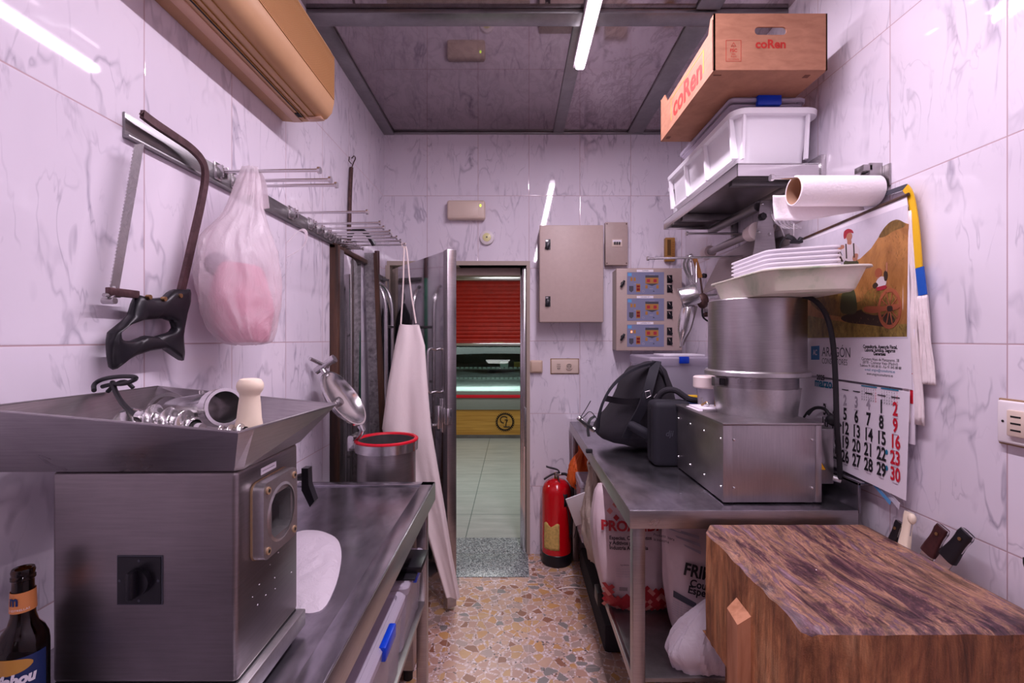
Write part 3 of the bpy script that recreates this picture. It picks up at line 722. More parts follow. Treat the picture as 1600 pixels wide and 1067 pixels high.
b = MB('alu'); b.box((gx0-0.004, gy0-0.006, 0.908), (gx1+0.014, gy1+0.006, gz0-0.003), 0.003)
b.mat('black_soft').box((gx0+0.004, gy0+0.002, gz0-0.004), (gx1-0.002, gy1-0.004, gz0+0.001)); b.build('base', t)
for x in (gx0+0.03, gx1-0.02):
    for y in (gy0+0.02, gy1-0.02): MB('black_soft').cyl((x, y, TT-0.0055), (x, y, 0.915), 0.014).build('foot', t)
top = [(-0.765, .665, 1.402), (-0.4085, .70, 1.362), (-0.396, .72, 1.365), (-0.377, 1.0, 1.362), (-0.89, 1.18, 1.382)]
low = [(-0.862, gy0-0.008, gz1), (gx1-0.004, gy0, gz1), (gx1+0.004, gy0+0.012, gz1), (gx1+0.004, gy1, gz1), (-0.79, gy1+0.01, gz1)]
b = MB('steel'); n = 5
lip = [(x+0.004*(1 if x > -0.6 else -1)*0.5, y+(0.004 if y > 0.85 else -0.004), z+0.002) for x, y, z in top]
b.add(low+top, [(i, (i+1) % n, n+(i+1) % n, n+i) for i in range(n)]+[(4, 3, 2, 1, 0)])
b.build('hopper', t, solid=0.002, flat=True)
b = MB('steel'); b.tube(top, 0.0022, 6, closed=True); b.build('hopper_rim', t)
# outlet flange on the side facing the aisle
Fm = FL((gx1, gy0+0.075, 1.185)); hw = 0.054
def rr(w, h, r, n=6):
    out = []
    for qx, qy, a0 in ((1, 1, 0), (-1, 1, PI/2), (-1, -1, PI), (1, -1, 1.5*PI)):
        for k in range(n+1):
            a = a0+PI/2*k/n; out.append((qx*(w-r)+r*math.cos(a), qy*(h-r)+r*math.sin(a)))
    return out
def plate_hole(mb, M, w, h, r, hr, z0, z1, seg=28):
    o = []; i_ = []
    sq = rr(w, h, r, 6)
    for x, y in sq:
        a = math.atan2(y, x); o.append((x, y)); i_.append((hr*math.cos(a), hr*math.sin(a)))
    L = [[M @ Vector((x, y, z)) for x, y in q] for q, z in ((i_, z0), (i_, z1), (o, z1), (o, z0))]
    mb.rings(L, closed=True)
Fm = FL((gx1, 0.862, 1.187))
fl = MB('alu'); plate_hole(fl, Fm, 0.062, 0.066, 0.014, 0.046, 0.0, 0.022)
fl.mat('yellowed'); plate_hole(fl, Fm, 0.0632, 0.0672, 0.015, 0.058, 0.0, 0.003)
flo = fl.build('outlet_flange', t)
b = MB('alu'); b.rings([[Fm @ Vector((0.052*math.cos(2*PI*i/32), 0.052*math.sin(2*PI*i/32), 0.0225)) for i in range(32)], [Fm @ Vector((0.047*math.cos(2*PI*i/32), 0.047*math.sin(2*PI*i/32), 0.0245)) for i in range(32)]], False, False)
b.build('outlet_throat', flo)
for qx in (-1, 1):
    for qy in (-1, 1):
        MB('yellowed').disc(Fm, qx*0.048, qy*0.052, 0.0065, 0.0245, 14).mat('hole').disc(Fm, qx*0.048, qy*0.052, 0.0032, 0.0252, 6).build('screw', flo)
MB('paper').rect(Fm, -0.03, 0.0735, 0.022, 0.085, 0.001).mat('ink_faint').rect(Fm, -0.026, 0.0785, 0.016, 0.080, 0.0014).build('small_label', t)
S = FC((-0.601, gy0, 1.113)); b = MB('slate'); b.rect(S, -0.0365, -0.0395, 0.0365, 0.0395, 0.0015); b.mat('black').rect(S, -0.0345, -0.0375, 0.0345, 0.0375, 0.003)
for x, y in ((0, .032), (0, -.032), (-.031, 0), (.031, 0)): b.mat('slate').disc(S, x, y, 0.0022, 0.0036, 10)
sw = b.build('switch_plate', t)
b = MB('black'); b.disc(S, 0, 0, 0.021, 0.012, 24).box((-0.0055, -0.022, 0.010), (0.0055, 0.022, 0.026), 0.004, T=S); b.build('switch_knob', sw)
b = MB('white_pl')
for _ in range(9):
    q = (gx1+0.0002, 0.80+R.random()*0.15, 1.03+R.random()*0.07)
    b.ball(q, (0.0006, 0.0012+R.random()*0.0014, 0.0006+R.random()*0.001), 8, 5)
b.build('meat_specks', t)['kind'] = 'stuff'
# ---- things lying in the hopper
b = MB('steel_shiny'); p0 = at(352, 636, .86); p1 = at(276, 646, .96)
ax = (p0-p1).normalized(); L = (p0-p1).length
prof = [(0.029, 0.0), (0.0315, 0.004), (0.0315, L-0.03)]
for k in range(6): prof += [(0.0335, L-0.029+k*0.0045), (0.0348, L-0.0268+k*0.0045)]
prof += [(0.0348, L), (0.029, L), (0.028, L-0.004), (0.028, 0.004)]
b.lathe(prof, p1, ax, 40, closed=True); b.cyl(p1+ax*0.002, p1+ax*0.006, 0.028)
b.mat('steel').cyl(p1+ax*(L*0.55)+Vector((0, 0, 0.03)), p1+ax*(L*0.55)+Vector((0, 0, 0.038)), 0.005)
tag(b.build('grinder_barrel'), 'hollow steel grinder barrel with a threaded end lying in the hopper', 'machine part')
def auger(p0, p1, r, turns, name, lab, grp):
    p0 = Vector(p0); p1 = Vector(p1); a = (p1-p0).normalized(); L = (p1-p0).length
    u = a.cross(Vector((0, 0, 1))).normalized(); v = a.cross(u)
    def fn(s, th):
        k = (s*turns-th) % 1.0
        rr_ = r*(0.45+0.55*(k/0.8)**1.6) if k < 0.8 else r*(1.0-0.55*min(1, (k-0.8)/0.07))
        if s < 0.03 or s > 0.97: rr_ = min(rr_, r*0.5)
        return p0+a*(s*L)+(u*math.cos(2*PI*th)+v*math.sin(2*PI*th))*rr_
    b = MB('steel_shiny').grid(fn, 110, 36, cv=True); b.cyl(p0-a*0.012, p0+a*0.004, r*0.4); b.cyl(p1-a*0.004, p1+a*0.014, r*0.32)
    return tag(b.build(name, ang=60), lab, 'machine part', grp)
auger(at(226, 652, .80), at(305, 667, .775), 0.0255, 3.2, 'grinder_auger', 'steel grinder screw with wide flights lying in front of the barrel in the hopper', 'grinder screws')
auger(at(340, 676, .775), at(384, 672, .745), 0.0115, 3.0, 'grinder_auger', 'small steel grinder screw lying at the foot of the cream pusher', 'grinder screws')
b = MB('steel'); b.lathe([(0.036, -0.009), (0.037, 0.0), (0.036, 0.009), (0.029, 0.009), (0.029, -0.009)], at(263, 640, 1.02), (0.35, -1, 0.15), 36, closed=True)
tag(b.build('locking_ring'), 'open steel ring leaning on the back of the hopper behind the grinder screw', 'machine part')
tag(MB('steel_shiny').lathe([(0.001, 0.021), (0.012, 0.02), (0.022, 0.012), (0.03, 0.0), (0.034, -0.006), (0.034, -0.018), (0.001, -0.018)], at(203, 655, .93), (-0.1, -0.3, 1), 36).build('steel_dome'), 'domed steel cap lying in the hopper under the black cord', 'machine part')
b = MB('cream_pl'); pb = at(389, 668, .78); h = 0.078
b.lathe([(0.0205, 0), (0.0205, 0.006), (0.0185, 0.016), (0.0165, 0.040), (0.0150, 0.052), (0.0155, 0.056), (0.0190, 0.062), (0.0205, 0.068), (0.0195, 0.074), (0.016, 0.0795), (0.012, 0.081), (0.001, 0.081)], pb, (0.03, 0, 1), 36)
tag(b.build('meat_pusher'), 'cream plastic meat pusher standing upright in the grinder hopper', 'pusher')
b = MB('black_soft')
loop = [(147, 610), (146, 600), (160, 592), (185, 588), (210, 588), (214, 592), (195, 600), (175, 600), (160, 604)]
b.tube([at(x, y, 0.93+0.03*math.sin(i)) for i, (x, y) in enumerate(loop)], 0.0042, 10, smooth=2)
b.tube([at(x, y, Y) for x, y, Y in ((176, 597, .95), (180, 612, .93), (192, 632, .90), (212, 650, .87), (236, 657, .85), (250, 668, .85))], 0.0047, 10, smooth=2)
b.tube([at(x, y, .97) for x, y in ((168, 612), (180, 600), (196, 594), (208, 606))], 0.004, 10, smooth=2)
tag(b.build('rubber_loop'), 'looped black rubber cord hanging out of the grinder hopper', 'cord')
LQ = [(474, 730), (484, 730), (485, 756), (494, 781), (487, 790), (474, 764)]
b = MB('black').prism([(at(x, y, 1.10).x, at(x, y, 1.10).z) for x, y in reversed(LQ)], FC((0, 1.112, 0)), 0.022)
b.tube([at(474, 745, 1.10), at(455, 748, 1.09), at(450, 800, 1.09), Vector((at(450, 800, 1.09).x, 1.09, TT-0.005))], 0.010, 10)
tag(b.build('clamp_lever'), 'black plastic lever sticking out behind the meat grinder', 'lever')
# ---- thin white bag on the worktop
b = MB('bag_opaque')
cx, cy = -0.535, 1.265
def bagf(u, v):
    a = 2*PI*v; r = u
    ex = 0.078*(1+0.13*math.sin(3*a+1)+0.07*math.sin(7*a)); ey = 0.20*(1+0.10*math.sin(2*a+.5)+0.06*math.sin(5*a))
    x = cx+ex*r*math.cos(a); y = cy+ey*r*math.sin(a)
    z = TT-0.005+0.030*(1-r**3)*(0.8+0.5*noise.noise(Vector((x*14, y*9, 3))))+0.003*(noise.noise(Vector((x*60, y*60, 0)))+0.6)*(r**0.5)
    return Vector((x, y, max(z, TT-0.0045)))
OL = [(440, 842), (468, 826), (500, 826), (528, 838), (535, 862), (528, 905), (508, 950), (480, 957), (445, 945)]
OW = [atZ(x, y, TT) for x, y in OL]
for _ in range(2):
    Q_ = []
    for i in range(len(OW)): Q_ += [OW[i]*0.78+OW[(i+1) % len(OW)]*0.22, OW[i]*0.22+OW[(i+1) % len(OW)]*0.78]
    OW = Q_
cen = sum(OW, Vector())/len(OW)
def bagf(u, v):
    p = OW[int(round(v*len(OW))) % len(OW)]; x, y = cen.x+(p.x-cen.x)*u, cen.y+(p.y-cen.y)*u
    z = TT-0.004+0.016*(1-u**4)+0.012*(1-u**2)*abs(noise.noise(Vector((x*16, y*9, 3))))+0.002*noise.noise(Vector((x*40, y*22, 0)))*(1-u**6)
    return Vector((x, y, max(z, TT-0.0045)))
b.grid(bagf, 26, len(OW), cv=True); tag(b.build('plastic_bag'), 'crumpled thin white plastic bag lying flat on the worktop behind the grinder', 'bag')
# ---- beer bottle
bx, by = -0.75, 0.722
t = thing('beer_bottle', (bx, by, TT-0.005), 'brown glass beer bottle with orange and blue labels beside the meat grinder', 'bottle')
MB('bottle').lathe([(0.001, 0), (0.026, 0), (0.0295, 0.004), (0.030, 0.012), (0.030, 0.138), (0.0285, 0.15), (0.024, 0.162), (0.0175, 0.172), (0.0145, 0.185), (0.0128, 0.232), (0.0128, 0.238), (0.0145, 0.240), (0.0145, 0.244), (0.0132, 0.246), (0.0142, 0.252), (0.0128, 0.256), (0.0095, 0.255), (0.0095, 0.19), (0.0130, 0.176), (0.020, 0.165), (0.0258, 0.15), (0.027, 0.138), (0.027, 0.012), (0.024, 0.006), (0.001, 0.006)], (bx, by, TT-0.005), n=40).build('glass', t)
def wrap(r, z0, off=0.05):
    def fn(p):
        a = -PI/2+p.x/r+off; rr_ = r+p.z
        return Vector((bx+rr_*math.cos(a), by+rr_*math.sin(a), z0+p.y))
    return fn
def band(mb, r, a0, a1, z0, z1, n=30):
    f = lambda a, z: Vector((bx+(r(z) if callable(r) else r)*math.cos(a), by+(r(z) if callable(r) else r)*math.sin(a), z))
    return mb.grid(lambda u, v: f(a0+(a1-a0)*u, z0+(z1-z0)*v), n, 4)
rn = lambda z: 0.0150-(z-TT-0.180)/0.052*0.0018+0.0008
b = MB('lab_orange'); band(b, rn, 0, 2*PI, TT+0.188, TT+0.218)
b.mat('lab_blue').text('m', 0.022, None, fn=wrap(0.0149, TT+0.207), bold=0.001, h=0.0008, sx=0.7)
b.mat('paper').text('CINCO ESTRELLAS', 0.0045, None, fn=wrap(0.0152, TT+0.193), h=0.0007)
b.build('neck_label', t)
b = MB('lab_blue'); band(b, 0.0304, -PI*0.98, 0.05*PI, TT+0.045, TT+0.128)
b.mat('lab_gold'); b.grid(lambda u, v: Vector((bx+0.0308*math.cos(-PI/2+(u-0.5)*2.3), by+0.0308*math.sin(-PI/2+(u-0.5)*2.3), TT+0.117+(v-0.5)*0.024*math.sqrt(max(0.02, 1-(2*u-1)**2)))), 30, 3)
b.mat('paper').text('Mahou', 0.022, None, fn=wrap(0.0304, TT+0.097, 0.42), h=0.0012, bold=0.0012, shear=0.2, sx=0.8)
b.build('body_label', t)

# ---- wall rail with rods
RAILX = LX+0.004
t = thing('wall_rack', (LX, 1.8, 2.0), 'long stainless steel wall rack with projecting hanging rods above the worktop', 'wall rack')
MB('steel_dark').box((LX+0.0005, 1.095, 1.975), (LX+0.006, 2.62, 2.028), 0.001).box((LX+0.0005, 1.095, 1.968), (LX+0.016, 2.62, 1.975), 0.001).build('wall_plate', t)
RODS = [1.432, 1.517, 1.569, 1.90, 2.08, 2.17, 2.25, 2.31, 2.38, 2.46, 2.555]
for i, y in enumerate(RODS):
    z = 2.008; xt = -0.592 if i not in (5, 7) else -0.60
    b = MB('steel_shiny').box((LX+0.006, y-0.018, z-0.026), (LX+0.012, y+0.018, z+0.026), 0.001).box((LX+0.012, y-0.014, z-0.02), (LX+0.035, y-0.009, z+0.016), 0.001).box((LX+0.012, y+0.009, z-0.02), (LX+0.035, y+0.014, z+0.016), 0.001)
    b.cyl((LX+0.01, y, z), (xt, y, z+0.004), 0.0052, n=14).cyl((xt-0.002, y, z+0.004), (xt+0.006, y, z+0.004), 0.0105, n=18)
    b.build('rod', t)
for y in (2.40, 2.47, 2.52):
    MB('steel_shiny').cyl((LX+0.01, y, 1.985), (LX+0.10, y, 1.983), 0.005, n=12).cyl((LX+0.10, y, 1.983), (LX+0.107, y, 1.983), 0.009, n=14).build('short_hook', t)
b = MB('black').tube([(LX+0.06, 2.43, 2.015), (LX+0.08, 2.44, 2.07), (LX+0.14, 2.45, 2.06), (LX+0.18, 2.46, 1.99)], 0.012, 8, smooth=2)
tag(b.build('black_strap'), 'bunched black strap hung over the last rods of the wall rack', 'strap')
# ---- bone saw hung on the rail
SX = -0.868
def sp(x, y): return atX(x, y, SX)
t = thing('bone_saw', sp(225, 200), 'butcher bone saw with brown bow frame and black handle hanging on the wall rack', 'saw')
fr = [(222, 178), (240, 192), (272, 213), (300, 232), (318, 252), (322, 275), (314, 320), (300, 380), (290, 425), (282, 458)]
b = MB('saw_frame'); b.strap([sp(*p) for p in fr], (0, 0.55, 0.6), 0.020, 0.010, 2)
b2_ = [sp(x, y)+Vector((0.0, 0, 0)) for x, y in fr]
b.tube([sp(226, 180), sp(219, 178), sp(223, 174)], 0.003, 8); b.box((sp(175, 452).x-0.006, sp(168, 452).y, sp(172, 462).z-0.0), (sp(175, 452).x+0.006, sp(215, 456).y, sp(172, 462).z+0.018), 0.002)
b.build('bow_frame', t)
def poly_x(pts, X=SX): return [( atX(x, y, X).y, atX(x, y, X).z) for x, y in pts]
MX = lambda X: FL((X, 0, 0))
b = MB('blade')
tl, tr_, bl, br = (209, 226), (225, 224), (168, 466), (184, 462)
n = 46; L_ = []
for i in range(n+1):
    f = i/n; x = tl[0]+(bl[0]-tl[0])*f; y = tl[1]+(bl[1]-tl[1])*f
    L_.append((x, y)); 
    if i < n: L_.append((x+(bl[0]-tl[0])*0.5/n+2.0*(1-f*0.35), y+(bl[1]-tl[1])*0.5/n))
b.prism(poly_x(L_)+list(reversed(poly_x([tr_, br]))), MX(SX-0.001), 0.002); b.build('blade', t, flat=True)
b = MB('steel'); b.cyl(sp(178, 448), sp(172, 474), 0.006).cyl(sp(170, 470)-Vector((0.012, 0, 0)), sp(170, 470)+Vector((0.014, 0, 0)), 0.007).cyl(sp(172, 462)+Vector((0, -0.015, 0)), sp(186, 462)+Vector((0, 0.002, 0)), 0.0045); b.build('tension_nut', t)
H = [(232, 462), (222, 457), (262, 456), (276, 450), (296, 451), (294, 475), (285, 500), (283, 520), (286, 555), (283, 566), (277, 563), (274, 552), (262, 544), (240, 545), (215, 549), (198, 560), (185, 574), (176, 580), (171, 573), (169, 550), (172, 530), (178, 516), (190, 505), (208, 490), (214, 472)]
H = [(214, 460), (236, 466), (258, 464), (268, 452), (296, 451), (295, 472), (288, 494), (283, 512), (284, 530), (286, 552), (284, 566), (278, 560), (273, 550), (255, 545), (230, 549), (208, 556), (190, 566), (180, 580), (173, 576), (170, 556), (170, 535), (175, 518), (188, 508), (203, 492), (208, 474)]
Hh = [(181, 520), (196, 508), (222, 500), (252, 498), (268, 502), (272, 512), (266, 519), (254, 522), (240, 526), (226, 524), (210, 531), (194, 533), (184, 530)]
b = MB('black')
o = poly_x(H, SX); hi = poly_x(Hh, SX)
# ring-shaped handle: build outer solid as strips between the outer outline and the hand hole
def ray_idx(outer, inner):
    cx_ = sum(p[0] for p in inner)/len(inner); cy_ = sum(p[1] for p in inner)/len(inner)
    def samp(poly, a):
        best = None
        for i in range(len(poly)):
            x1, y1 = poly[i][0]-cx_, poly[i][1]-cy_; x2, y2 = poly[(i+1) % len(poly)][0]-cx_, poly[(i+1) % len(poly)][1]-cy_
            dx, dy = math.cos(a), math.sin(a); den = dx*(y2-y1)-dy*(x2-x1)
            if abs(den) < 1e-12: continue
            s_ = (x1*(y2-y1)-y1*(x2-x1))/den; q = (x1*dy-y1*dx)/den
            if s_ > 0 and 0 <= q <= 1 and (best is None or s_ > best): best = s_
        return (cx_+(best or 0.001)*math.cos(a), cy_+(best or 0.001)*math.sin(a))
    A = [2*PI*i/120 for i in range(120)]
    return [samp(outer, a) for a in A], [samp(inner, a) for a in A]
oo, ii = ray_idx(o, hi)
M_ = MX(SX)
mid = [((a[0]+c[0])/2, (a[1]+c[1])/2) for a, c in zip(oo, ii)]
sh = lambda q, c, k: [(c[j][0]+(q[j][0]-c[j][0])*k, c[j][1]+(q[j][1]-c[j][1])*k) for j in range(len(q))]
rsn = [(oo, 0.0), (sh(oo, mid, 0.93), 0.008), (sh(oo, mid, 0.6), 0.014), (mid, 0.0155), (sh(ii, mid, 0.6), 0.014), (sh(ii, mid, 0.93), 0.008), (ii, 0.0), (sh(ii, mid, 0.93), -0.008), (sh(ii, mid, 0.5), -0.013), (sh(oo, mid, 0.5), -0.013), (sh(oo, mid, 0.93), -0.008)]
b.rings([[M_ @ Vector((x, y, z)) for x, y in q] for q, z in rsn], closed=True)
b.build('handle', t, ang=60)
for x, y in ((224, 464), (248, 467), (273, 462)):
    p = sp(x, y); b = MB('brass').cyl(p+Vector((0.008, 0, 0)), p+Vector((0.0175, 0, 0)), 0.0055, n=14)
    b.build('rivet', t)
# ---- hook pole on the wall
t = tag(MB('rust').tube([atX(545, 384, -0.893), atX(547, 300, -0.893), atX(549, 262, -0.893)], 0.011, 8).tube([atX(549, 264, -0.893), atX(552, 255, -0.893), atX(556, 247, -0.893), atX(553, 243, -0.893), atX(550, 247, -0.893)], 0.003, 8, smooth=1).tube([atX(549, 256, -0.893), atX(545, 251, -0.893), atX(546, 245, -0.893)], 0.0028, 8).build('hook_pole'), 'rusty iron pole with a double hook tip standing up against the wall behind the rods', 'pole')
# ---- hanging plastic bag
def pleat(mb, st, n, amp, steps=9, seed=0):
    S = []
    for a, c in zip(st[:-1], st[1:]):
        for k in range(steps): S.append([a[i]+(c[i]-a[i])*k/steps for i in range(5)])
    S.append(list(st[-1]))
    for _ in range(6): S = [S[0]]+[[(S[i-1][j]+2*S[i][j]+S[i+1][j])/4 for j in range(5)] for i in range(1, len(S)-1)]+[S[-1]]
    out = []
    for x, y, z, rx, ry in S:
        ring = []
        for i in range(n):
            a = 2*PI*i/n
            w_ = a+0.5*noise.noise(Vector((math.cos(a)*1.2, math.sin(a)*1.2, z*4+seed)))
            r1 = 1-2*abs(noise.noise(Vector((math.cos(w_)*2.3+seed+z*1.5, math.sin(w_)*2.3, z*3.5))))
            r2 = 1-2*abs(noise.noise(Vector((math.cos(w_)*5.5+z*4, math.sin(w_)*5.5+seed, z*14))))
            k = 1+amp*(r1*1.5-0.9)+amp*0.7*r2+amp*1.6*noise.noise(Vector((math.cos(a)*1.5, math.sin(a)*1.5, z*12)))
            ring.append(Vector((x+rx*k*math.cos(a), y+ry*k*math.sin(a), z+0.006*noise.noise(Vector((math.cos(a)*3, math.sin(a)*3, z*5))))))
        out.append(ring)
    return mb.rings(out)
b = MB('bag_white'); hx, hy = -0.80, 1.43
st = [(-0.800, 1.43, 2.022, 0.022, 0.008), (-0.800, 1.42, 1.97, 0.035, 0.022), (-0.80, 1.41, 1.88, 0.050, 0.060), (-0.805, 1.39, 1.78, 0.082, 0.120), (-0.80, 1.385, 1.70, 0.092, 0.140), (-0.80, 1.385, 1.60, 0.092, 0.130), (-0.795, 1.385, 1.53, 0.080, 0.105), (-0.785, 1.39, 1.49, 0.060, 0.075), (-0.78, 1.39, 1.484, 0.03, 0.04)]
t = thing('hanging_bag', (hx, hy, 1.48), 'thin white plastic bag of pink contents hanging from the first rod of the wall rack', 'bag')
pleat(b, st, 140, 0.075); o = b.build('bag', t, ang=75)
b = MB('bag_white'); b.strap([(-0.70, 1.46, 1.80), (-0.675, 1.49, 1.85), (-0.655, 1.50, 1.84), (-0.66, 1.49, 1.79), (-0.70, 1.46, 1.755)], (0.5, -0.7, 0), 0.03, 0.0015, 2); b.build('bag_handle', t)
b = MB('bag_white').strap([(-0.80, 1.41, 1.93), (-0.80, 1.43, 2.0), (-0.80, 1.432, 2.019), (-0.78, 1.45, 1.99), (-0.77, 1.45, 1.90)], (1, 0, 0), 0.04, 0.001, 2); b.build('bag_handle', t)
st2 = [(x+0.002, y, z, rx*0.84, ry*0.84) for x, y, z, rx, ry in st[4:8]]
st2[0] = (-0.80, 1.385, 1.715, 0.05, 0.085)
b = MB('bag_pink'); sack(b, [(-0.80, 1.385, 1.72, 0.02, 0.03)]+st2+[(-0.78, 1.39, 1.495, 0.01, 0.01)], 40, 2.0, 0.12, 1.6, 5.0)
b.build('contents', t)
MB('bag_dark').ball((-0.835, 1.335, 1.71), (0.03, 0.045, 0.035), 20, 12).build('contents', t)
# ---- white apron hung on the last rod
t = thing('apron', (-0.59, 2.5, 1.95), 'white vinyl apron hanging by its cord loop from the last rod of the wall rack', 'apron')
AY = 2.50
ap = [(640, 508, 2.53, 0.020, 0.018), (634, 540, 2.52, 0.055, 0.02), (632, 600, 2.50, 0.090, 0.03), (640, 670, 2.48, 0.118, 0.035), (652, 740, 2.47, 0.115, 0.038), (670, 800, 2.46, 0.085, 0.036), (690, 870, 2.45, 0.060, 0.03), (708, 932, 2.44, 0.034, 0.022)]
rs = []
S = []
for a, c in zip(ap[:-1], ap[1:]):
    for k in range(6):
        f = k/6; S.append([a[i]*(1-f)+c[i]*f for i in range(5)])
S.append(list(ap[-1]))
left = {508: 624, 540: 617, 600: 606, 670: 597, 740: 620, 800: 655, 870: 678, 932: 696}
right = {508: 655, 540: 664, 600: 668, 670: 674, 740: 686, 800: 696, 870: 707, 932: 719}
def lerpd(d, y):
    ks = sorted(d)
    for a, c in zip(ks[:-1], ks[1:]):
        if y <= c: return d[a]+(d[c]-d[a])*(y-a)/(c-a)
    return d[ks[-1]]
for px, py, Y, rx, ry in S:
    l = at(lerpd(left, py), py, Y); r_ = at(lerpd(right, py), py, Y); cxx = (l.x+r_.x)/2; rx = (r_.x-l.x)/2
    ring = []
    for i in range(64):
        a = 2*PI*i/64; fold = 0.5*math.sin(a*3+0.6+py*0.003)+0.12*math.sin(a*7+1.3+py*0.012)+0.25*noise.noise(Vector((math.cos(a)*2, math.sin(a)*2, py*0.012)))
        ring.append(Vector((cxx+rx*math.cos(a), Y+ry*math.sin(a)*(1+fold), l.z+0.004*math.sin(a*2))))
    rs.append(ring)
b = MB('apron'); b.rings(rs, True, True); b.build('cloth', t, ang=70)
b = MB('cord_w'); b.tube([at(626, 512, 2.54), at(630, 450, 2.55), at(631, 392, 2.558), at(633, 383, 2.566), at(636, 392, 2.56), at(641, 450, 2.54), at(650, 505, 2.53)], 0.0042, 8, smooth=1)
b.tube([at(629, 386, 2.55), at(627, 378, 2.555), at(634, 380, 2.55), at(630, 388, 2.55)], 0.003, 6); b.build('neck_cord', t)

# ---- sausage filler behind the worktop
fx, fy = -0.598, 2.22
t = thing('sausage_filler', (fx, fy, 0), 'upright stainless steel sausage filler with open lid standing behind the end of the worktop', 'sausage filler')
b = MB('steel').lathe([(0.128, 0.76), (0.134, 0.765), (0.134, 0.985), (0.128, 0.985)], (fx, fy, 0), n=48, closed=True); b.cyl((fx, fy, 0.80), (fx, fy, 0.81), 0.129, n=40)
cylo = b.build('cylinder', t)
MB('steel_shiny').lathe([(0.134, 0.982), (0.145, 0.985), (0.146, 1.026), (0.140, 1.03), (0.128, 1.03), (0.128, 0.985)], (fx, fy, 0), n=48, closed=True).build('collar', cylo)
MB('red_rubber').lathe([(0.127, 1.028), (0.130, 1.036), (0.140, 1.038), (0.146, 1.034), (0.146, 1.0275)], (fx, fy, 0), n=48, closed=True).build('gasket', cylo)
MB('steel').box((fx-0.17, fy-0.16, 0.05), (fx+0.16, fy+0.19, 0.758), 0.008).build('cabinet', t)
for x in (-0.14, 0.13):
    for y in (-0.13, 0.15): MB('black_soft').cyl((fx+x, fy+y, 0), (fx+x, fy+y, 0.05), 0.02).build('foot', t)
c = at(535, 624, 2.12); n_ = Vector((0.82, -0.06, 0.55)).normalized()
b = MB('steel_shiny').lathe([(0.001, -0.035), (0.06, -0.03), (0.11, -0.018), (0.135, 0.004), (0.142, 0.004), (0.142, 0.014), (0.134, 0.014), (0.11, -0.008), (0.06, -0.018), (0.001, -0.022)], c, n_, 48)
b.mat('steel').lathe([(0.022, -0.02), (0.02, -0.008), (0.01, -0.003), (0.001, -0.003)], c, n_, 24)
lid = b.build('lid', t)
u_ = Vector((-0.55, 0, 0.83)).normalized()
e0 = c+u_*0.142
b = MB('steel_shiny').cyl(e0-u_*0.02, e0+u_*0.045, 0.014).cyl(e0+u_*0.03-n_*0.03, e0+u_*0.03+n_*0.06, 0.016).cyl(e0+u_*0.045+Vector((-0.012, -0.07, 0.03)), e0+u_*0.045+Vector((0.03, 0.02, -0.012)), 0.008).cyl(e0+u_*0.03+n_*0.06, e0+u_*0.03+n_*0.075, 0.019)
b.build('clamp_bolt', lid)
e1 = c-u_*0.14
b = MB('steel_shiny').tube([e1, e1-u_*0.03, Vector((fx-0.14, fy-0.02, 1.03)), Vector((fx-0.138, fy-0.01, 0.995))], 0.013, 12, smooth=1).box((fx-0.175, fy-0.035, 0.98), (fx-0.13, fy+0.02, 1.035), 0.006).cyl((fx-0.15, fy-0.06, 1.045), (fx-0.15, fy+0.03, 1.045), 0.014)
b.build('hinge', t)

# ---- door frame and steel door in the left wall, leaning board
b = MB('dark_wood').box((LX, 2.325, 0), (LX+0.04, 2.36, 1.97), 0.003).mat('steel_dark').box((LX, 2.36, 0), (LX+0.035, 2.43, 1.955), 0.003).mat('dark_wood').box((LX, 2.325, 1.95), (LX+0.03, 2.9, 1.975), 0.003)
struct(b, 'trim_door_side')
b = MB('steel_mirror').box((LX, 2.432, 0.01), (LX+0.022, 2.74, 1.948), 0.003).mat('steel').box((LX+0.022, 2.57, 0.2), (LX+0.026, 2.58, 1.93), 0.001)
struct(b, 'door_2')
t = thing('galvanised_board', (-0.87, 2.85, 0), 'tall galvanised steel board with dark wooden edge leaning beside the steel side door', 'board')
lean = [(570, 392), (588, 392), (590, 750), (574, 750)]
def lbx(px0, px1, Yt, Yb, mat, th, nm, yt=395):
    A = [at(px0, yt, Yt), at(px1, yt, Yt), at(px1+17, 750, Yb), at(px0+12, 750, Yb)]
    k = (0.85)/(A[0].z-A[3].z)
    for i, j in ((0, 3), (1, 2)):
        d_ = A[j]-A[i]; A[j] = A[i]+d_*((A[i].z-0.003)/(A[i].z-A[j].z))
    q = [p+Vector((0, th, 0)) for p in A]
    return MB(mat).add(A+q, [(0, 1, 2, 3), (7, 6, 5, 4), (0, 4, 5, 1), (1, 5, 6, 2), (2, 6, 7, 3), (3, 7, 4, 0)]).build(nm, t, flat=True)
lbx(569, 584, 2.83, 2.86, 'galv', 0.012, 'panel'); lbx(583.5, 589, 2.82, 2.85, 'dark_wood', 0.02, 'wooden_edge')
